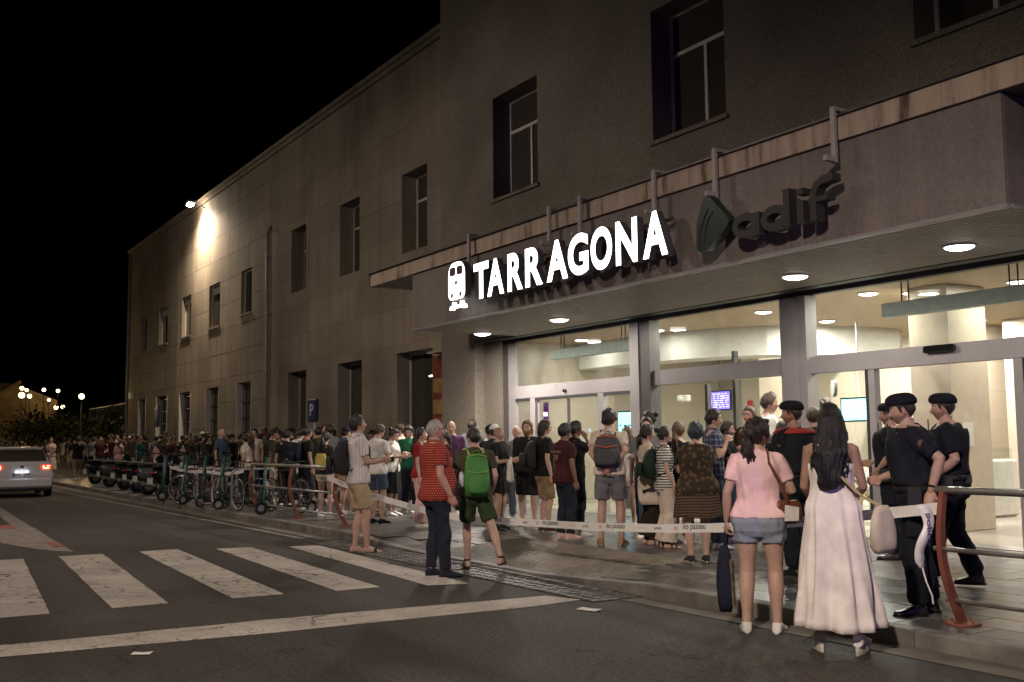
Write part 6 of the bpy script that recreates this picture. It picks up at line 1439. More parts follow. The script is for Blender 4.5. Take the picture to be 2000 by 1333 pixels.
mast(-38, -4.5, 10.5, .2, 1.6, 1500, 'tall street lamp further up the road, left of the picture', aim=(-40, 9, 4), sp=150)  # added mast out of view, placed to lift the wing wall's brightness
# blue beacon of a patrol vehicle standing to the right of the viewer
def patrol():
    e = make_car('dark patrol car parked at the kerb right of the viewer with a violet-blue beacon', mat('patrol_paint', (.02, .03, .06), rough=.25), False); e.location = (3.2, 3.4, 0); e.rotation_euler = (0, 0, 0)
    g = G(); g.bb(-.5, -.25, -.5, .5, 1.485, 1.60, bev=.03); obj('beacon', g, emis('beacon_glow', (.25, .12, 1), 30), e, local=True)
    l = light('beacon_source', 'SPOT', (0, 0, 0), 330, (.40, .24, 1), .12, spot=50, blend=1); l.parent = e; l.location = (-.6, 0, 1.62)
    l.rotation_euler = (Vector((-5.6, 6.6, 2.1))-Vector((2.6, 3.4, 1.62))).to_track_quat('-Z', 'Y').to_euler()
patrol()

# ------------------------------------------------------------------ far end of the street
g = G(); xs = np.array([-45, -60, -80, -110, -160, -400.]); ys = np.array([-60, 0, 30, 120.])
v = [(x, y, (-(x+45))*.04+.002) for y in ys for x in xs]; n = len(xs); g.add(v, [(j*n+i+1, j*n+i, (j+1)*n+i, (j+1)*n+i+1) for j in range(3) for i in range(5)]); setp(obj('rising_street', g, ASPH), kind='structure')
sw = empty('retaining_wall', (-112, 8, 2), label='yellow-lit stone retaining wall at the far end of the street on the left', cat='wall')
STW = mat('old_stone', (.26, .20, .11), rough=.85, noise=.35, nscale=1.5, bump=.5, bscale=12)
g = G(); g.prism([(-6, 2.0), (16.6, 2.0), (16.6, 6.0), (12.5, 7.6), (-6, 7.4)], 'x', -114, -112.5); obj('wall', g, STW, sw)
g = G(); g.prism([(8.5, 4.6), (13.2, 7.5), (13.2, 7.9), (8.5, 5.0)], 'x', -112.4, -111.6); obj('stair_parapet', g, STW, sw)
lwall = empty('boundary_wall', (-66, 15.5, 1), label='dark low boundary wall and fence beyond the corner of the station wing', cat='wall')
g = G(); g.bb(-90, -61.5, 15.6, 15.9, 0, 2.9); obj('wall', g, CONC, lwall)
g = G(); [g.bb(-90+i*.6, -89.95+i*.6, 15.7, 15.75, 2.9, 4.4) for i in range(47)]; g.bb(-90, -61.8, 15.7, 15.75, 4.35, 4.42); o = obj('railing', g, DKALU, lwall)
LEAF = [mat('leaf_%d' % i, c, rough=.6, noise=.3) for i, c in enumerate(((.022, .034, .012), (.03, .04, .014), (.016, .026, .010)))]
def bush(x, y, z0, rx, ry, h, lab, palm=False, n=420, seed=1, cat='bush'):
    r = random.Random(seed); e = empty('palm_bush' if palm else 'bush', (x, y, z0), label=lab, cat=cat)
    g = G(); g.tube([(x, y, z0), (x+.1, y, z0+h*.35), (x, y+.1, z0+h*.6)], [.12, .09, .05], 8); [g.tube([(x, y, z0+h*.3), (x+rx*.5*math.cos(a), y+ry*.5*math.sin(a), z0+h*.7)], [.05, .02], 6) for a in (0.5, 2, 3.6, 5)]; obj('stem', g, mat('bark', (.06, .045, .03), rough=.9), e)
    g = G()
    for i in range(n):
        th, ph_, rr_ = r.uniform(0, 6.283), r.uniform(-.4, 1.5), r.uniform(.55, 1)
        k = 1+.25*math.sin(th*3+seed)+.2*math.sin(ph_*5+seed)
        c = Vector((x+rx*k*rr_*math.cos(th)*math.cos(ph_), y+ry*k*rr_*math.sin(th)*math.cos(ph_), z0+h*.45+h*.5*k*rr_*math.sin(ph_)))
        d = Vector((r.gauss(0, 1), r.gauss(0, 1), r.gauss(.2, .7))).normalized(); s_ = d.orthogonal().normalized()*r.uniform(.05, .10)*(1.1 if not palm else .5); L_ = r.uniform(.14, .3)*(2.2 if palm else 1)
        g.add([tuple(c), tuple(c+d*L_*.5+s_), tuple(c+d*L_), tuple(c+d*L_*.5-s_)], [(0, 1, 2, 3)], r.randrange(3))
    obj('crown', g, LEAF, e)
bl = [(-70, 9.0, 1.4, 1.6, 1.7), (-72, 10.6, 1.5, 1.7, 2.0), (-74, 12.0, 1.6, 1.8, 2.3), (-73, 13.6, 1.5, 1.6, 2.5), (-76, 15.0, 1.5, 1.6, 2.9), (-82, 10.5, 1.6, 2.0, 2.6), (-84, 13.2, 1.9, 2.2, 3.1), (-68, 14.6, 1.3, 1.4, 2.4)]
bla = ['low leafy bush right behind the dark far car', 'leafy bush under the far lamp cluster, second from the left', 'spiky bush in the middle of the far planting', 'dark bush below the lone globe lamp', 'tall dark bush against the far boundary fence', 'yellow-lit bush behind the far planting on the left', 'yellow-lit tall bush behind the far planting on the right', 'dark bush beside the corner of the station wing']
for i, (x, y, rx, ry, h) in enumerate(bl): bush(x, y, hz(x), rx, ry, h, bla[i], palm=(i in (2, 4, 6)), seed=i+2, n=520)
# ------------------------------------------------------------------ bags and other carried things
def sight(x, y): return math.atan2(-x, y)   # heading that looks away from the viewer (rz of +Y)
def face(x, y, a): return math.atan2(-x, y)+rad(a)  # a=0 back to viewer, -90 faces picture right, 90 picture left, 180 faces viewer
def backpack(info, lab, col, acc=None, sc_=1.0, tall=False, dy=0.0, bottle=False, onback=True):
    """worn on the back of a person: own top-level thing, straps follow the shoulders"""
    W = info['W']; U = info['U']; T = lambda P: [W(q) for q in U(np.array(P, float))]
    e = empty('backpack', tuple(W((0, -.25, 1.2))), label=lab, cat='backpack')
    D = .115*info['p']['deep']+.02; h0, h1 = (.88, 1.40) if tall else (.98, 1.42); w = .150*sc_
    prof = [(h0, .55, .35), (h0+.03, .9, .8), (h0+.15, 1.0, 1.0), ((h0+h1)/2, .98, .95), (h1-.10, .9, .78), (h1-.03, .72, .55), (h1, .4, .3)]
    g = G(); R = []
    for z, a, b_ in prof:
        dep = .17*sc_*b_; r = []
        for t in np.linspace(0, 2*math.pi, 22, endpoint=False):
            c, s_ = math.cos(t), math.sin(t); r.append((w*a*math.copysign(abs(c)**.6, c), -D-dep/2-.012+dy+dep/2*math.copysign(abs(s_)**.6, s_)+.0, z))
        R.append(T(r))
    g.rings(R); obj('bag', g, col, e, smooth=True)
    g = G(); R = []
    for z, a in ((h0+.05, .6), (h0+.08, .8), (h0+.20, .85), (h0+.25, .6)):
        R.append(T([(w*a*math.copysign(abs(math.cos(t))**.6, math.cos(t)), -D-.17*sc_-.02+dy-.035*a+.045*a*math.sin(t), z) for t in np.linspace(0, 2*math.pi, 16, endpoint=False)]))
    g.rings(R); obj('pocket', g, col, e, smooth=True)
    if acc:
        g = G()
        g.tube(T([(-w*.8, -D-.155*sc_+dy, h0+.30), (0, -D-.195*sc_+dy, h0+.27), (w*.8, -D-.155*sc_+dy, h0+.30)]), .007, 5)
        g.tube(T([(-w*.55, -D-.17*sc_-.05+dy, h0+.08), (-w*.5, -D-.17*sc_-.058+dy, h0+.2), (w*.5, -D-.17*sc_-.058+dy, h0+.2), (w*.55, -D-.17*sc_-.05+dy, h0+.08)]), .007, 5)
        g.tube(T([(-w*.8, -D-.10*sc_+dy, h1-.04), (0, -D-.14*sc_+dy, h1-.02), (w*.8, -D-.10*sc_+dy, h1-.04)]), .007, 5); obj('piping', g, acc, e)
    g = G(); g.tube(T([(-.035, -D-.03+dy, h1-.01), (-.03, -D-.035+dy, h1+.035), (.03, -D-.035+dy, h1+.035), (.035, -D-.03+dy, h1-.01)]), .007, 5); obj('handle', g, col, e)
    for s_ in (-1, 1):
        g = G(); g.tube(T([(s_*.07, -D-.01+dy, h1-.06), (s_*.085, -.09, 1.445), (s_*.095, -.02, 1.478), (s_*.10, .055, 1.43), (s_*.115, .125, 1.33), (s_*.14, .13, 1.2), (s_*.165, .04, 1.10), (s_*.14, -D+.0, 1.04)]), .022, 6, flat=.35); obj('strap', g, acc if tall else col, e)
    if bottle:
        g = G(); c = T([(-w-.03, -D-.06, h0+.12), (-w-.03, -D-.06, h0+.30)]); g.tube([c[0], c[0]*.25+c[1]*.75, c[1]], [.035, .035, .014], 12); obj('bottle', g, mat('clear_plastic', (.55, .58, .6), rough=.15, noise=0), e, smooth=True)
    return e
def bag_at(W, c, size, lab, col, name='shoulder_bag', strap=None, strapc=None, flap=None, round_=.5, rz=0, catt='bag', sag=0.0):
    """soft bag, centre c (person coords) ; strap: list of points"""
    e = empty(name, tuple(W(c)), label=lab, cat=catt); g = G(); R = []; sx, sy, sz = size
    for k, t in enumerate(np.linspace(0, 1, 9)):
        z = c[2]-sz/2+sz*t; f = (math.sin(math.pi*min(1, t*.5+.22+.0))**.6) if round_ > .3 else 1; a_ = 1-.25*abs(2*t-1)**4-(.35*t if sag else 0); dd = (1-.55*t)*(1 if t > .05 else .5)
        r = []
        for q in np.linspace(0, 2*math.pi, 20, endpoint=False):
            x_, y_ = sx/2*a_*f*math.copysign(abs(math.cos(q))**.55, math.cos(q)), sy/2*dd*math.copysign(abs(math.sin(q))**.7, math.sin(q))
            x_ *= 1+.04*math.sin(q*5+t*9); x2, y2 = x_*math.cos(rz)-y_*math.sin(rz), x_*math.sin(rz)+y_*math.cos(rz)
            r.append(W((c[0]+x2, c[1]+y2, z)))
        R.append(r)
    g.rings(R); obj('body', g, col, e, smooth=True)
    if strap is not None:
        g = G(); P = np.array(strap, float); t = np.linspace(0, len(P)-1, 4*(len(P)-1)+1); P = np.stack([np.interp(t, np.arange(len(P)), P[:, k]) for k in range(3)], -1)
        g.tube([W(p_) for p_ in P], .019, 6, flat=.3, up=None); obj('strap', g, strapc or col, e)
    return e
def phone_at(info, side, lab, lit=True):
    wr, dv, sx, nn, curl = info['hands'][side]; c = wr+dv*.10+nn/np.linalg.norm(nn)*.02; W = info['W']; p0 = W(c); up = W(c+dv*.1)-p0; up /= np.linalg.norm(up); n_ = W(c+nn)-p0; n_ -= up*(n_@up); n_ /= np.linalg.norm(n_); x_ = np.cross(up, n_)
    M = np.stack([x_, up, n_], 1)
    e = empty('phone', tuple(p0), label=lab, cat='phone'); g = G(); g.box(p0, (.072, .148, .009), M=M, bev=.003); obj('case', g, CL['gloss'], e)
    g = G(); g.box(p0+n_*.0055, (.064, .136, .001), M=M); obj('screen', g, emis('phone_glow', (.8, .88, 1), 1.2) if lit else DARKGLASS, e)
    return e

E1 = {}
# striped young man
X, Y = -13.48, 5.87
E1['stripe'] = person(loc=(X, Y, 0), rz=face(X, Y, -84), H=1.885, q=2, label='tall young man in white pinstriped shirt and beige shorts looking up, holding a phone', skin='fair', hair='dark', quiff=.014, thick=.014,
    top='shirt', topc=CL['pinstripe'], bottom='shorts', botc=CL['beige'], legend=.42, shoes='flipflop', shoec=BLK, armL=((.02, .30, 1.17), (.5, -.3, -1), .9), armR=((.05, .31, 1.16), (.5, -.4, -1), .9), head=(8, 16, 0), feet=((-.10, -.02, 12), (.09, .12, -14)), foldamp=.010, hem=.87, topex=.024, flare=.018, wide=1.04, seed=5)
backpack(E1['stripe'], 'dark grey backpack worn by the man in the pinstriped shirt', CL['charcoal'], None, 1.15)
phone_at(E1['stripe'], 1, 'phone held in both hands by the man in the pinstriped shirt')
# red shirt man
X, Y = -10.57, 5.53
E1['red'] = person(loc=(X, Y, 0), rz=face(X, Y, -72), H=1.76, q=2, label='heavy grey-haired older man with glasses in a red patterned shirt and dark jeans', skin='red', hair='grey', thick=.009, hl=(.088, .066, .0, -.085), glasses=1, belly=.085, wide=1.14, deep=1.18, heavy=1, armw=1.15,
    top='shirt', topc=CL['reddots'], bottom='jeans', botc=CL['dkdenim'], shoes='sneaker', shoec=CL['dkdenim'], solec=CL['navy'], armL='down', armR=((.235, .10, .90), (.4, -1, 0)), head=(-6, 4, 0), feet=((-.10, .0, 8), (.10, .10, -12)), hem=.84, topex=.020, flare=.020, seed=2, legw=1.06)
# green backpack man
X, Y = -10.75, 6.15
E1['green'] = person(loc=(X, Y, .03), rz=face(X, Y, 6), H=1.64, q=2, label='man walking away in olive shirt and green shorts with a green hiking backpack', skin='fair', hair='dark', thick=.012,
    top='tee', topc=CL['olive'], bottom='shorts', botc=CL['green_shorts'], legend=.40, shoes='sandal', shoec=CL['dkleather'], armL='relaxed', armR=((.22, .14, .93), (.5, -1, 0)), head=(22, -4, 0), feet=((-.09, .16, 6, 0, 0), (.27, -.30, -24, .085, .95)), lean=5, seed=7, wide=1.05, hem=.88)
backpack(E1['green'], 'bright green hiking backpack with light green straps on the walking man', mat('fabric_bright_green', (.055, .21, .045), rough=.7, noise=.2, bump=.4), mat('fabric_lime', (.22, .42, .08), rough=.7), 1.05, True, bottle=True)
# pink shirt woman
X, Y = -6.05, 6.02
PK = E1['pink'] = person(loc=(X, Y, 0), rz=face(X, Y, -6), H=1.66, q=2, label='woman seen from behind in pink t-shirt and denim shorts with a brown shoulder bag', fem=True, skin='fair', hair='dark', style='lowpony', ponylen=.62, curly=1, thick=.024, sunglasses=1, wide=1.16, deep=1.1, armw=1.12, legw=1.14,
    top='tee', topc=CL['pink'], bottom='short_shorts', botc=CL['ltdenim'], legend=.20, shoes='sneaker', shoec=CL['white'], armL=((.27, .02, .90), (.4, -1, 0), .9), armR=((.12, .26, 1.16), (.7, -.2, -1), .7), head=(-38, 2, 0), feet=((-.125, 0, 10), (.12, .02, -8)), hem=.93, topex=.018, flare=.010, seed=9, foldamp=.010)
bag_at(PK['W'], (.235, -.03, .98), (.24, .10, .19), 'brown and white leather handbag at the hip of the pink-shirted woman', CL['leather'], 'handbag', [(.235, -.06, 1.06), (.20, -.12, 1.2), (.10, -.125, 1.38), (.085, -.07, 1.485), (.08, .05, 1.44)], CL['leather'], rz=.5)
g = G(); [g.add([PK['W'](p_) for p_ in ((.21, -.115, .91), (.32, -.05, .91), (.325, -.05, 1.02), (.22, -.12, 1.04))], [(0, 1, 2, 3)])]; setp(obj('bag_flap', g, CL['white']), 'pale flap of the brown handbag beside the pink-shirted woman', 'bag flap')
hb_ = bag_at(PK['W'], (-.30, .05, .42), (.17, .19, .54), 'navy blue tote bag hanging from the left hand of the pink-shirted woman', CL['navy'], 'tote_bag', [(-.30, .05, .66), (-.285, .045, .80), (-.275, .045, .885), (-.27, .055, .80), (-.30, .07, .66)], CL['navy'], rz=.2, catt='tote bag', sag=1)
g = G(); 
g.add([PK['W'](p_) for p_ in ((-.235, -.025, .20), (-.225, .04, .20), (-.235, .04, .58), (-.25, -.02, .58), (-.222, -.05, .20), (-.212, .03, .20), (-.222, .03, .58), (-.237, -.04, .58))], [(0, 1, 2, 3), (7, 6, 5, 4), (0, 4, 5, 1), (3, 2, 6, 7), (0, 3, 7, 4), (1, 5, 6, 2)])
obj('print_patch', g, mat('bag_print', (.25, .17, .10), rough=.8, noise=.9, nscale=16), hb_)
# white dress woman
X, Y = -5.22, 5.92
DR = E1['dress'] = person(loc=(X, Y, .052), rz=face(X, Y, -4), H=1.70, q=2, label='woman seen from behind in long pale pink-white strappy dress with long dark wavy hair', fem=True, skin='tan', hair='black', style='long', len=.44, curly=1, thick=.014, top='none', bottom='maxi', botc=CL['dress'], hemz=.13, skirtw=.125, spow=1.35, pleat=.020, skirttop=1.22, shoes='platform', shoec=CL['white'],
    armL=((.14, .24, 1.00), (.45, -1, 0), .7), armR=((.14, .24, 1.04), (.45, -1, 0), .7), head=(14, 4, 0), feet=((-.12, .02, 14), (.15, -.06, -12)), seed=4, wide=1.04)
DR['put']('dress_strap', (lambda g: [g.tube(DR['U']([(s_*.085+o_, -.105, 1.33), (s_*.075+o_, -.085, 1.42), (s_*.085+o_, -.02, 1.475), (s_*.09+o_, .06, 1.43), (s_*.085+o_, .12, 1.35)]), .0045, 5) for s_ in (-1, 1) for o_ in (-.008, .010)] and g)(G()), CL['dress'])
g = G(); nn_ = 60; R = []
for z, e_ in ((.235, .0), (.245, .008), (.252, .003)):
    R.append([( (.185+.20*.92+.012)*math.cos(a)*(1+e_)+.015, (.115+.16*.92)*math.sin(a)*(1+e_)-.01, z) for a in np.linspace(0, 2*math.pi, nn_, endpoint=False)])
bag_at(DR['W'], (.34, -.02, .83), (.28, .12, .34), 'pale cloth bag at the right hip of the woman in the long dress', CL['cream'], 'cloth_bag', [(-.075, -.125, 1.44), (-.02, -.155, 1.34), (.10, -.145, 1.18), (.22, -.10, 1.06), (.33, -.04, 1.0)], mat('fabric_straw', (.55, .45, .24), rough=.8), rz=.9, sag=.5)
g = G(); g.tube([DR['W'](p_) for p_ in ((-.075, -.125, 1.44), (-.09, -.04, 1.49), (-.08, .06, 1.44))], .016, 6, flat=.4); setp(obj('scarf_strap', g, MATS['fabric_straw']), 'straw-coloured strap end over the left shoulder of the woman in the long dress', 'strap')

# police officers
def officer(x, y, a, H, lab, **k):
    k.setdefault('stubble', .5)
    i = person(name='person', loc=(x, y, PZ), rz=face(x, y, a), H=H, q=2, label=lab, top='police', sleeve=k.pop('sleeve', .82), topc=CL['police'], bottom='cargo', botc=CL['police'], shoes='boot', shoec=CL['boot'], hat='beret', hatc=CL['police'], skin=k.pop('skin', 'fair'), hair='dark', thick=.008, wide=k.pop('wide', 1.22), deep=1.25, armw=1.1, topex=.022, hem=.96, flare=0, **k)
    U = i['U']; put = i['put']
    g = G(); zz = np.linspace(1.02, 1.42, 10); W_, D_, oy = torso_prof(i['p'], zz); g.rings([U(seg_ring(W_[j]*.93+.028, D_[j]+.042, oy[j], zz[j], 26, 3)) for j in range(10)]); put('vest', g, CL['vest'])
    g = G(); W_, D_, oy = torso_prof(i['p'], np.array([.965, .975, 1.005, 1.015])); g.rings([U(seg_ring(W_[j]+(.034 if 0 < j < 3 else .026), D_[j]+(.036 if 0 < j < 3 else .028), oy[j], [.965, .975, 1.005, 1.015][j], 28)) for j in range(4)]); put('belt', g, CL['beltm'])
    for (px_, py_, pz_, s_) in ((.21, .03, .95, (.05, .09, .13)), (-.21, .02, .94, (.05, .10, .16)), (.12, -.155, .97, (.09, .05, .10)), (-.10, -.155, .97, (.08, .05, .09)), (.20, -.10, .97, (.05, .06, .09))):
        g = G(); g.box(U([(px_*i['p']['wide'], py_, pz_)])[0], s_, bev=.012); put('belt_pouch', g, CL['beltm'], smooth=False)
    g = G(); c = U([(.10, .155, 1.33)])[0]; g.box(c, (.05, .035, .11), bev=.008); g.tube([c+np.array([0, 0, .05]), c+np.array([.01, 0, .19])], .006, 5); put('radio', g, CL['rubber'], smooth=False)
    g = G(); g.box(U([(-.09, .168, 1.34)])[0], (.055, .012, .05), bev=.01); put('badge', g, mat('badge_silver', (.45, .45, .42), rough=.35, metal=.6), smooth=False)
    g = G(); g.box(U([(.0, -.178, 1.36)])[0], (.16, .006, .035)); put('reflective_strip', g, mat('reflective_grey', (.16, .16, .17), rough=.4), smooth=False)
    for s_ in (-1, 1):
        sp_ = i['arms'][0 if s_ < 0 else 1]; pc = sp_[0]*.65+sp_[1]*.35+np.array([s_*.062, 0, 0]); g = G(); g.ball(pc, (.008, .028, .034), 10, 8); put('sleeve_patch', g, mat('patch_dull', (.10, .05, .05), rough=.7))
        g = G(); g.tube(U([(s_*.13, -.02, 1.478), (s_*.185, -.015, 1.455)]), .022, 6, flat=.35); put('epaulette', g, CL['beltm'])
        hp, kn, an, fa, ft = i['legs'][0 if s_ < 0 else 1]; g = G(); m_ = hp*.5+kn*.5+np.array([s_*.105, 0, 0]); g.box(m_, (.035, .13, .16), bev=.012); put('cargo_pocket', g, CL['police'], smooth=False)
    return i
CL['vest'] = cloth('police_vest', (.012, .014, .020), bump=.6, bscale=30); CL['beltm'] = mat('belt_webbing', (.008, .008, .009), rough=.45)
o1 = officer(-5.42, 7.10, 92, 1.73, 'police officer in beret leaning on the near barrier rail, facing picture left', armL=((.26, -.10, .98), (.3, -1, .2), .8, (0, .2, -1), (.2, .25, -1)), armR=((.16, .26, 1.06), (.6, -.6, -1), .8), head=(6, -6, 0), feet=((-.12, .04, 8), (.11, -.06, -6)), lean=5, seed=21, wide=1.28)
g = G(); wr = o1['hands'][0][0]; dv = o1['hands'][0][1]; c = wr-dv*.03; a_ = np.cross(dv, (0, 0, 1)); a_ = a_/np.linalg.norm(a_); b_v = np.cross(dv, a_); g.tube([c+a_*.036*math.cos(t)+b_v*.033*math.sin(t) for t in np.linspace(0, 6.283, 16, endpoint=False)], .010, 6, closed=True); o1['put']('wristwatch', g, CL['gloss'])
o2 = officer(-6.15, 8.55, 88, 1.78, 'police officer in beret walking behind the barrier, second from the right', armL=((.20, .12, 1.0), (.6, -.8, 0)), armR=((.15, .24, 1.08), (.6, -.6, -1)), head=(4, 0, 0), feet=((-.11, .22, 5), (.12, -.16, -5, .03, .30)), lean=2, seed=23)
o3 = officer(-7.98, 10.05, 78, 1.77, 'third police officer half hidden behind the two in front, sleeves rolled up', armL=((.20, .10, 1.0), (.9, -.8, 0)), armR=((.10, .24, 1.08), (.6, -.6, -1)), feet=((-.12, .0, 5), (.12, -.05, -5)), seed=25, sleeve=.5)
o4 = officer(-7.62, 8.1, 58, 1.76, 'police officer with red shoulder yoke and POLICIA on the back, facing away to the left', armL='folded', armR='relaxed', head=(28, 0, 0), seed=27, skin='tan')
U = o4['U']
g = G(); zz = np.array([1.415, 1.44, 1.462, 1.47]); W_, D_, oy = torso_prof(o4['p'], zz); g.rings([U(seg_ring(W_[j]*.95+.050, D_[j]+.060, oy[j], zz[j], 26, 2.6)) for j in range(4)]); o4['put']('shoulder_yoke', g, mat('fabric_yoke_red', (.32, .03, .02), rough=.8))
fit_text('back_lettering', 'POLICIA', tuple(np.array([-.13, -.185, 1.24])*o4['S']), (1, 0, 0), (0, 0, 1), .27, .05, .004, mat('reflective_print', (.42, .42, .45), rough=.4, noise=0), o4['root'], local=True)

# standing queue, one call per person: (x, y, heading offset, height, label, options)
P_ = lambda x, y, a, H, lab, **k: person(loc=(x, y, k.pop('z', PZ)), rz=face(x, y, a), H=H, label=lab, q=k.pop('q', 1), **k)
sh = P_(-9.1, 8.1, 12, 1.57, 'woman with dark green hair in brown patterned shawl and striped skirt, back to viewer', fem=True, hair='green', style='short', thick=.028, hl=(.064, .03, -.035, -.095), top='long', topc=CL['shawl'], hem=.84, topex=.030, flare=.014, bottom='skirt', botc=CL['knit'], hemz=.56, skirtw=.05, pleat=.006, shoes='sneaker', shoec=CL['charcoal'], armL='folded', armR='folded', wide=1.3, deep=1.25, seed=31, q=2, legw=1.15, head=(-20, 0, 0))
st1 = P_(-10.49, 8.8, -80, 1.55, 'woman in black and white striped top with a bun, facing right', fem=True, hair='black', style='bun', top='tee', topc=CL['breton'], bottom='wide', botc=CL['cream'], waist=1.06, hem=.80, armL='phone', armR='relaxed', shoes='sandal', seed=33, q=2)
backpack(st1, 'dark green rucksack on the woman in the striped top', CL['darkgreen'], None, 1.1)
P_(-10.79, 9.3, -30, 1.62, 'person with long blond ponytail and red strap between the striped top and the shawl', fem=True, hair='lbrown', style='lowpony', ponylen=1.3, top='tee', topc=CL['navy'], bottom='trousers', botc=CL['ltpink'], seed=35)
tt = P_(-10.98, 8.92, -78, 1.58, 'woman in white blouse and dark brown wide trousers with a printed tote bag', fem=True, hair='dark', style='lowpony', ponylen=.5, curly=1, thick=.02, top='tee', topc=CL['cream'], bottom='wide', botc=CL['dkbrown'], legend=.95, hem=.92, shoes='sandal', armL='phone', armR=((.12, .22, 1.08), (.7, -.4, -1)), seed=37, q=2, sleeve=.45)
tb = bag_at(tt['W'], (.25, -.02, .80), (.36, .08, .42), 'beige canvas tote bag with dark animal print worn by the woman in white', CL['cream'], 'tote_bag', [(.26, .06, .98), (.22, .05, 1.25), (.17, .0, 1.46), (.22, -.08, 1.25), (.26, -.1, .98)], CL['cream'], rz=1.5, round_=.2, catt='tote bag')
g = G(); c = np.array([.298, -.02, .80]); out = [(.0, -.13), (.02, -.06), (.035, 0), (.03, .06), (.05, .10), (.01, .13), (-.02, .09), (-.03, .02), (-.02, -.05), (-.05, -.12)]
g.add([tt['W'](c+np.array([.004*math.cos(i), u, v_])) for i, (v_, u) in enumerate(out)], [tuple(range(len(out)))]); g.f[-1] = g.f[-1]; obj('fish_print', g, BLK, tb)
P_(-12.48, 10.2, 70, 1.82, 'tall woman with black bun and grey top near the glass column, facing left', fem=True, hair='black', style='bun', top='tee', topc=CL['grey'], bottom='jeans', botc=CL['dkdenim'], armL='phone', armR='phone', seed=39)
bp_ = P_(-11.25, 8.5, -8, 1.79, 'man seen from behind in cream t-shirt and grey shorts with an orange-trimmed backpack', hair='dark', curly=1, thick=.024, top='tee', topc=CL['cream'], bottom='shorts', botc=CL['grey'], legend=.38, shoes='sneaker', shoec=CL['tan'], armL=((.06, -.20, .98), (.9, -.6, 0)), armR=((.05, -.22, 1.0), (.9, -.6, 0)), head=(-10, 4, 0), seed=41, q=2, hem=.90, topex=.022, wide=1.05, feet=((-.13, 0, 12), (.13, .02, -12)))
backpack(bp_, 'dark grey backpack with orange piping on the man in the cream t-shirt', CL['dkgrey'], mat('fabric_orange', (.60, .12, .03), rough=.7), 1.15)
by = P_(-12.3, 8.5, -55, 1.62, 'boy in maroon t-shirt with pale print on the back and dark jeans, white shoes', hair='black', thick=.022, skin='brown', top='tee', topc=CL['maroon'], bottom='jeans', botc=CL['dkdenim'], shoes='sneaker', shoec=CL['ltpink'], armL='down', armR='down', seed=43, q=2, hem=.84, topex=.03)
fit_text('shirt_print', 'ROLLING', tuple(np.array([-.12, -.168, 1.30])*by['S']), (1, 0, 0), (0, 0, 1), .24, .035, .003, mat('shirt_ink', (.35, .24, .18), rough=.7, noise=0), by['root'], local=True)
fit_text('shirt_print', 'W', tuple(np.array([-.06, -.168, 1.18])*by['S']), (1, 0, 0), (0, 0, 1), .12, .09, .003, MATS['shirt_ink'], by['root'], local=True)
P_(-12.6, 8.9, -70, 1.66, 'boy behind the maroon t-shirt with one hand raised to his face', hair='black', thick=.022, skin='brown', top='tee', topc=CL['black'], bottom='jeans', botc=CL['dkdenim'], armR='face', armL='down', seed=45, shoes='sneaker', shoec=CL['white'])
kh = P_(-13.5, 8.95, -72, 1.70, 'man with shoulder-length dark hair and glasses in black t-shirt and khaki shorts', hair='dark', style='longmale', thick=.02, glasses=1, top='tee', topc=CL['black'], bottom='shorts', botc=CL['khaki'], armL='down', armR='down', shoes='sneaker', shoec=CL['brown'], seed=47, q=2, belly=.03, wide=1.08, deep=1.1)
backpack(kh, 'black backpack on the long-haired man in khaki shorts', CL['charcoal'])
P_(-14.52, 9.3, 165, 1.72, 'smiling man with long red-blond beard in dark clothes, facing the viewer', hair='ginger', style='longmale', beard=.07, thick=.016, top='long', topc=CL['black'], bottom='shorts', botc=CL['black'], armL='down', armR='down', seed=49, shoes='sneaker', shoec=CL['charcoal'], wide=1.15, deep=1.15)
bz = P_(-14.2, 8.55, -118, 1.62, 'woman with cropped blond hair in a black dress holding a white plastic bag', fem=True, hair='blond', style='none', buzz=.8, top='tee', topc=CL['black'], bottom='skirt', botc=CL['black'], hemz=.62, skirtw=.02, armL='phone', armR='phone', shoes='boot', shoec=CL['boot'], seed=51, q=2, hem=.9)
bag_at(bz['W'], (.16, .30, .98), (.20, .12, .36), 'white plastic carrier bag with a green mark hanging from the cropped-hair woman\'s hands', CL['white'], 'plastic_bag', [(.16, .30, 1.14), (.12, .30, 1.22), (.1, .3, 1.15)], CL['white'], rz=.8, sag=.6)
bag_at(bz['W'], (-.24, .12, .96), (.26, .14, .24), 'black shoulder bag in front of the woman in the black dress', CL['gloss'], 'shoulder_bag', [(-.22, .1, 1.06), (-.1, .1, 1.3), (.02, -.02, 1.48)], CL['gloss'], rz=.5)
P_(-15.8, 9.9, 150, 1.66, 'bald man between the cropped-hair woman and the bearded man', hair='brown', style='none', top='tee', topc=CL['grey'], bottom='jeans', botc=CL['ltdenim'], seed=53)
P_(-15.08, 9.0, -30, 1.66, 'person in a white cap with a black backpack', hair='dark', hat='cap', hatc=CL['white'], top='tee', topc=CL['charcoal'], bottom='shorts', botc=CL['black'], seed=55)
cp = P_(-16.22, 9.6, -95, 1.68, 'youth in black cap and white t-shirt with arm raised, by the granite pier', hair='black', hat='cap', hatc=CL['black'], skin='tan', top='tee', topc=CL['white'], bottom='shorts', botc=CL['black'], armL='down', armR='face', seed=57, q=2, topex=.03)
backpack(cp, 'black backpack on the youth with the black cap', CL['black'])
P_(-17.67, 9.6, 172, 1.78, 'balding man facing the viewer behind the green backpack', hair='brown', bald=1, thick=.008, top='tee', topc=CL['purple'], bottom='jeans', botc=CL['dkdenim'], seed=59)
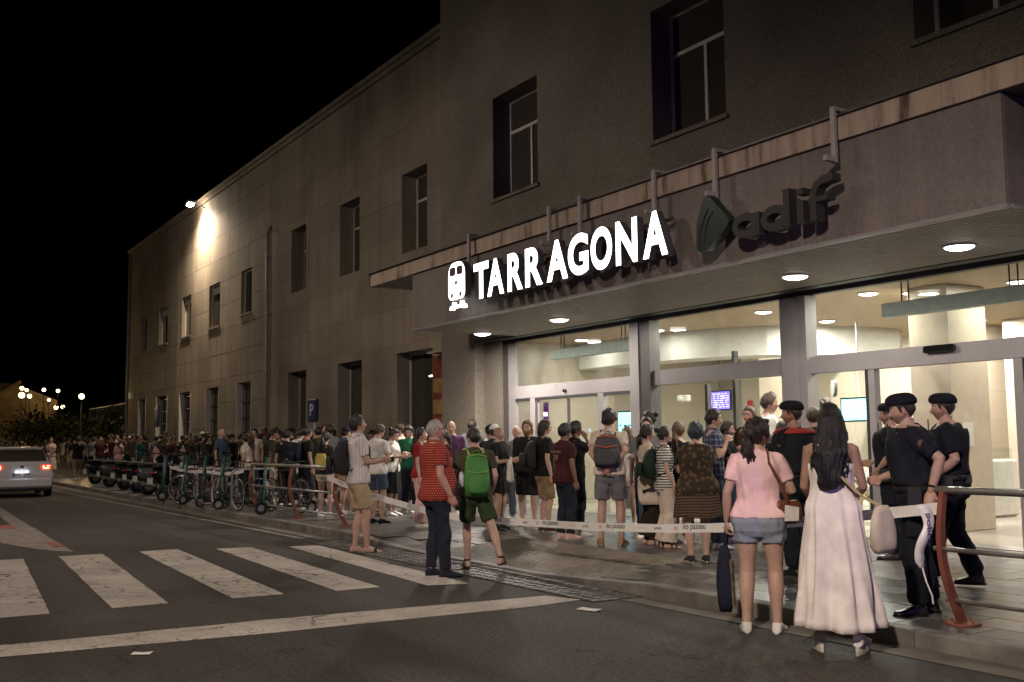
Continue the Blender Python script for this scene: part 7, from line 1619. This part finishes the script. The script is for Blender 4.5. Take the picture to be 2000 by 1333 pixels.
P_(-16.28, 8.7, 120, 1.58, 'dark-haired woman with glasses beside the walking man', fem=True, hair='dark', style='pony', glasses=1, top='tee', topc=CL['maroon'], bottom='jeans', botc=CL['dkdenim'], seed=61)
P_(-15.44, 7.8, -100, 1.62, 'person in red top right behind the older man', hair='dark', fem=True, style='long', len=.3, top='tee', topc=CL['red'], bottom='wide', botc=CL['ltpink'], seed=63)
wt = P_(-16.55, 7.55, -48, 1.70, 'man in white t-shirt and blue shorts with a phone, behind the pinstriped man', hair='brown', thick=.016, top='tee', topc=CL['white'], bottom='shorts', botc=CL['denim'], legend=.36, armL='phone', armR='phone', shoes='sneaker', shoec=CL['black'], head=(-10, -14, 0), seed=65, q=2, topex=.024)
wk = P_(-18.2, 8.6, -125, 1.66, 'woman in white top with hair tied up typing on her phone', fem=True, hair='dark', style='bun', top='tee', topc=CL['white'], bottom='skirt', botc=CL['black'], hemz=.45, armL='phone', armR='phone', head=(0, -22, 0), seed=67)
phone_at(wk, 1, 'lit phone held by the woman in white with tied-up hair')
P_(-18.66, 9.2, 165, 1.72, 'young man in dark green polo shirt looking down, facing the viewer', hair='black', thick=.02, top='tee', topc=CL['green'], bottom='jeans', botc=CL['dkdenim'], armL='phone', armR='phone', head=(0, -20, 0), seed=69)
P_(-19.28, 9.3, 90, 1.74, 'person in brown cap and pale shirt seen from the side near the last wing door', hair='brown', hat='capback', hatc=CL['brown'], top='tee', topc=CL['cream'], bottom='jeans', botc=CL['denim'], seed=71)
P_(-19.01, 8.0, -60, 1.70, 'man with sunglasses on a dark cap and grey-blue shirt left of the pinstriped man', hair='dark', hat='cap', hatc=CL['navy'], sunglasses=1, top='shirt', topc=CL['denim'], bottom='shorts', botc=CL['beige'], seed=73)
yb = P_(-18.8, 7.5, -35, 1.60, 'woman with dark hair and pale shorts behind the left barrier', fem=True, hair='dark', style='pony', top='tee', topc=CL['charcoal'], bottom='short_shorts', botc=CL['cream'], shoes='sneaker', shoec=CL['white'], seed=75)
bag_at(yb['W'], (.05, -.22, 1.12), (.26, .16, .34), 'pale yellow bag on the back of a woman behind the left barrier', CL['yellow'], 'yellow_bag', None, rz=0)
bkd = P_(-20.54, 7.8, -70, 1.72, 'man in black t-shirt with dark backpack behind the left barrier', skin='tan', hair='black', top='tee', topc=CL['black'], bottom='jeans', botc=CL['dkdenim'], seed=77)
backpack(bkd, 'dark backpack on the man in black behind the left barrier', CL['navy'])
P_(-23.0, 8.6, -20, 1.74, 'man in white shirt with arm lifted behind the left barrier', hair='dark', top='long', topc=CL['white'], bottom='jeans', botc=CL['dkdenim'], armR='face', armL='relaxed', seed=79)
P_(-22.03, 7.9, -10, 1.68, 'person in all black standing at the left end of the curved barrier', hair='black', top='tee', topc=CL['black'], bottom='trousers', botc=CL['black'], seed=81)
P_(-28.5, 9.9, -15, 1.82, 'tall person with curly hair in a pale t-shirt above the dim crowd', hair='dark', curly=1, thick=.024, top='tee', topc=CL['white'], bottom='jeans', botc=CL['denim'], seed=83)
P_(-28.2, 9.2, 160, 1.80, 'tall young man in beige t-shirt facing the viewer in the dim crowd', hair='dark', top='tee', topc=CL['cream'], bottom='jeans', botc=CL['denim'], seed=85)
P_(-25.0, 8.0, 60, 1.62, 'woman in pale top and dark hair leaning forward by the bicycles', fem=True, hair='dark', style='pony', top='tee', topc=CL['cream'], bottom='jeans', botc=CL['dkdenim'], lean=8, seed=87)
# group on the right by the doors
P_(-10.0, 9.2, -85, 1.76, 'man in plaid shirt with clasped hands facing right in front of the doors', skin='fair', hair='dark', thick=.02, top='shirt', topc=CL['plaid'], bottom='jeans', botc=CL['denim'], armL='strap', armR='strap', seed=89, q=2)
P_(-10.5, 9.9, -100, 1.62, 'man in black t-shirt with a beard behind the plaid shirt', hair='black', stubble=.8, top='tee', topc=CL['black'], bottom='jeans', botc=CL['denim'], armL='phone', armR='phone', seed=91)
P_(-10.5, 10.4, 150, 1.84, 'man with short hair in brown rolled-sleeve shirt leaning towards the queue', hair='brown', thick=.008, skin='red', top='shirt', topc=CL['brown'], bottom='jeans', botc=CL['dkdenim'], armL='fwd', armR='phone', lean=8, seed=93, wide=1.05)
P_(-10.7, 10.9, -85, 2.02, 'tall young man in white t-shirt looking right beside the wide metal column', hair='brown', quiff=.016, top='tee', topc=CL['white'], bottom='jeans', botc=CL['dkdenim'], seed=95, q=2, foldamp=.011)
P_(-9.4, 9.8, -20, 1.60, 'dark-clothed person hidden behind the pink-shirted woman', hair='dark', top='tee', topc=CL['black'], bottom='jeans', botc=CL['dkdenim'], seed=97)
P_(-9.52, 10.5, 10, 1.78, 'dark-haired person between the officer with the red yoke and the door frame', hair='brown', top='tee', topc=CL['charcoal'], bottom='jeans', botc=CL['dkdenim'], seed=98)
P_(-11.38, 12.8, 30, 1.97, 'curly-haired man in navy shirt standing in the open doorway', hair='brown', curly=1, thick=.034, top='tee', topc=CL['blue'], bottom='jeans', botc=CL['dkdenim'], seed=99)
P_(-13.17, 10.3, 20, 1.60, 'girl in pink shorts and white top in the queue behind the tote bag', fem=True, hair='lbrown', style='pony', top='tee', topc=CL['white'], bottom='short_shorts', botc=CL['pink'], seed=101)
P_(-11.7, 9.5, 175, 1.70, 'person in green top half hidden behind the cream-shirted man', hair='dark', top='tee', topc=CL['grey'], bottom='jeans', botc=CL['denim'], seed=103)
for (pi, lab_, col_) in ((wt, 'navy sling backpack on the man in white behind the pinstriped man', CL['navy']), (wk, 'dark backpack on the woman in white with tied-up hair', CL['charcoal'])): pass
# far walkers
P_(-50, 7.2, 170, 1.64, 'woman in long pale dress walking at the kerb beyond the white car', fem=True, hair='blond', style='pony', top='tee', topc=CL['ltpink'], bottom='maxi', botc=CL['cream'], hemz=.25, skirtw=.08, z=.22, q=1, armL='phone', armR='phone', seed=105)
P_(-44, 7.3, 10, 1.72, 'man in dark shirt and beige shorts walking behind the motor scooter row', hair='dark', top='tee', topc=CL['black'], bottom='shorts', botc=CL['khaki'], z=.12, q=1, feet=((-.1, -.15, 0), (.1, .2, 0, .03, .2)), seed=107)
# ------------------------------------------------------------------ the dim crowd along the wing: built once per kind, then copied
r = random.Random(42); protos = []
kinds = [dict(top='tee', topc='black', bottom='jeans', botc='dkdenim', hair='dark'), dict(top='tee', topc='cream', bottom='shorts', botc='khaki', hair='brown', armL='phone', armR='phone'), dict(fem=True, style='long', len=.3, top='tee', topc='charcoal', bottom='jeans', botc='denim', hair='dark'),
         dict(top='long', topc='navy', bottom='trousers', botc='black', hair='black', hat='cap', hatc='black'), dict(fem=True, style='pony', top='tee', topc='ltpink', bottom='short_shorts', botc='ltdenim', hair='lbrown', armL='relaxed', armR='phone'), dict(top='tee', topc='olive', bottom='shorts', botc='beige', hair='black', skin='tan'),
         dict(fem=True, style='bun', top='tank', topc='black', bottom='skirt', botc='maroon', hair='dark', armL='folded', armR='folded'), dict(top='tee', topc='grey', bottom='jeans', botc='black', hair='dark', skin='brown', armR='face'), dict(top='shirt', topc='denim', bottom='trousers', botc='beige', hair='grey', bald=1),
         dict(top='tee', topc='white', bottom='shorts', botc='black', hair='dark', hat='cap', hatc='white'), dict(fem=True, style='long', len=.36, top='tee', topc='teal', bottom='jeans', botc='dkdenim', hair='blond'), dict(top='tee', topc='maroon', bottom='jeans', botc='denim', hair='dark', armL='hip', armR='down')]
kl = ['man in black tee', 'man in cream tee with phone', 'long haired woman in charcoal', 'man in black cap', 'woman in pink top', 'man in olive tee', 'woman in dark red skirt', 'man in grey tee', 'grey haired man in denim', 'man in white cap', 'blond woman in teal', 'man in maroon tee']
for i, k in enumerate(kinds):
    k = dict(k); [k.__setitem__(q_, CL[k[q_]]) for q_ in ('topc', 'botc', 'hatc') if q_ in k]
    protos.append(person(loc=(-30-i, 10, PZ), H=1.0*1.75, q=0, seed=200+i, label='%s in the dim crowd' % kl[i], group='people waiting in the dim crowd along the wing', **k)['root'])
pts_ = []
for t in range(4000):
    x = -19.5-r.random()**.8*40; y = r.uniform(7.6 if x < -23 else 8.4, 12.2)
    if x < -27.8 and y < 8.9: continue
    if y > 11.4 and x > -22.5: continue
    if any((x-a)**2+(y-b_)**2 < .50**2 for a, b_ in pts_): continue
    if any((x-a)**2+(y-b_)**2 < .6**2 for a, b_ in ((-20.54, 7.8), (-23.0, 8.6), (-22.03, 7.9), (-28.5, 9.9), (-28.2, 9.2), (-25, 8), (-19.3, 9.3), (-19, 8), (-18.7, 9.2))): continue
    pts_.append((x, y))
    if len(pts_) >= 150: break
used = set(); seen = {}
LM = [(-22.2, 'beside the granite pier'), (-26.4, 'by the last wing door'), (-30.5, 'by the wide wing window'), (-34.5, 'before the third wing doorway'), (-38.6, 'beside the grey downpipe'), (-42.6, 'before the first narrow window'), (-47, 'before the second narrow window'), (-51.5, 'before the third narrow window'), (-99, 'near the far wing corner')]
wts = [5, 3, 5, 3, 3, 4, 4, 4, 1, 1, 2, 4]
for n_, (x, y) in enumerate(pts_):
    i = r.choices(range(len(protos)), wts)[0]; o = protos[i] if i not in used else copy_tree(protos[i]); used.add(i)
    s_ = r.gauss(1.0, .045); s_ = max(.9, min(1.09, s_))
    if kinds[i].get('fem'): s_ *= .95
    fa = r.random() < .45; o.location = (x, y, PZ); o.scale = (s_, s_, s_); o.rotation_euler = (0, 0, face(x, y, r.uniform(-70, 70)) if fa else face(x, y, r.uniform(90, 270)))
    lm = next(t for a, t in LM if x > a); row = 'near the kerb' if y < 9.1 else ('against the wall' if y > 10.9 else 'middle row')
    o['label'] = '%s, %s, %s' % (kl[i], lm, row); seen.setdefault(o['label'], []).append(o)
ORD = ['leftmost', 'second from left', 'third from left', 'fourth from left', 'fifth from left', 'sixth from left', 'seventh from left', 'eighth from left']
for lb, oo in seen.items():
    if len(oo) > 1:
        for k, o in enumerate(sorted(oo, key=lambda q_: q_.location.x)): o['label'] = lb+', '+ORD[min(k, 7)]
for i, p_ in enumerate(protos):
    if i not in used: bpy.data.objects.remove(p_)
# ------------------------------------------------------------------ police tape
W5 = [(-16.45, 6.62, 1.04), (-13.62, 6.22, .74), (-10.85, 6.30, .56)]
tape('police_tape', [(-16.45, 6.60, .93), (-14.56, 6.5, .72), (-12.87, 6.5, .59), (-12.3, 6.88, .47)], .085, 'white police tape from the left curved post past the pinstriped man', [(s, t_, h_, m_) for s, t_, h_, m_ in ((.5, 'no passeu', .05, MATS['worn_steel']), (1.9, 'no passeu', .05, MATS['worn_steel']), (3.2, 'policia', .04, MATS['worn_steel']))], sag=.0)
tx = []; 
s = .15
for k in range(5): tx += [(s, 'policia', .038, TXT), (s+.30, '(k)', .045, TXR), (s+.43, 'no passeu', .058, TXT), (s+.98, '· · ·', .012, TXR)]; s += 1.25
tape('police_tape', [(-12.3, 6.9, .47), (-11.84, 6.9, .49), (-9.44, 6.9, .55), (-8.23, 6.9, .61), (-7.28, 6.9, .68), (-6.47, 6.9, .78), (-5.71, 6.88, .88), (-5.0, 6.80, .97)], .085, 'white police tape reading no passeu strung across the entrance to the right barrier', tx, sag=.0, n=6)
hang = empty('police_tape', (-5.04, 6.68, .8), label='loose end of police tape reading policia hanging from the right barrier post', cat='tape')
g = G(); R = []; wv = np.array([.50, .80, .12]); wv /= np.linalg.norm(wv); HP = []
for t in np.linspace(0, 1, 18):
    c = np.array([-5.04+.035*math.sin(t*5), 6.66+.03*math.sin(t*7), 1.0-.46*t]); w_ = wv*.043*(1-.25*t)*(1 if t < .9 else .6); w_ = w_+np.array([0, 0, .012*math.sin(t*9)]); HP.append(c); R.append([c-w_, c+w_, c+w_+np.array([-.003, .002, 0]), c-w_+np.array([-.003, .002, 0])])
g.rings(R); obj('ribbon', g, TAPE, hang, smooth=True)
fit_text('lettering', 'policia', tuple(HP[3]+np.array([.016, -.022, .02])+wv*-.022), (0, 0, -1), tuple(wv), .24, .05, .002, TXT, hang)
g = G(); g.tube([HP[-1], HP[-1]+np.array([.02, .01, -.1]), HP[-1]+np.array([.05, .03, -.2]), HP[-1]+np.array([.04, .05, -.26])], .008, 5, flat=.4); obj('twisted_end', g, TAPE, hang)
tape('police_tape', [(-20.95, 6.62, .95), (-23.4, 6.55, .90), (-26.6, 6.55, .95)], .065, 'sagging police tape over the bike racks left of the barrier', sag=.05)
print('OBJ', len(C.objects), 'TRIS', sum(len(o.data.polygons)*2 for o in C.objects if o.type == 'MESH'))
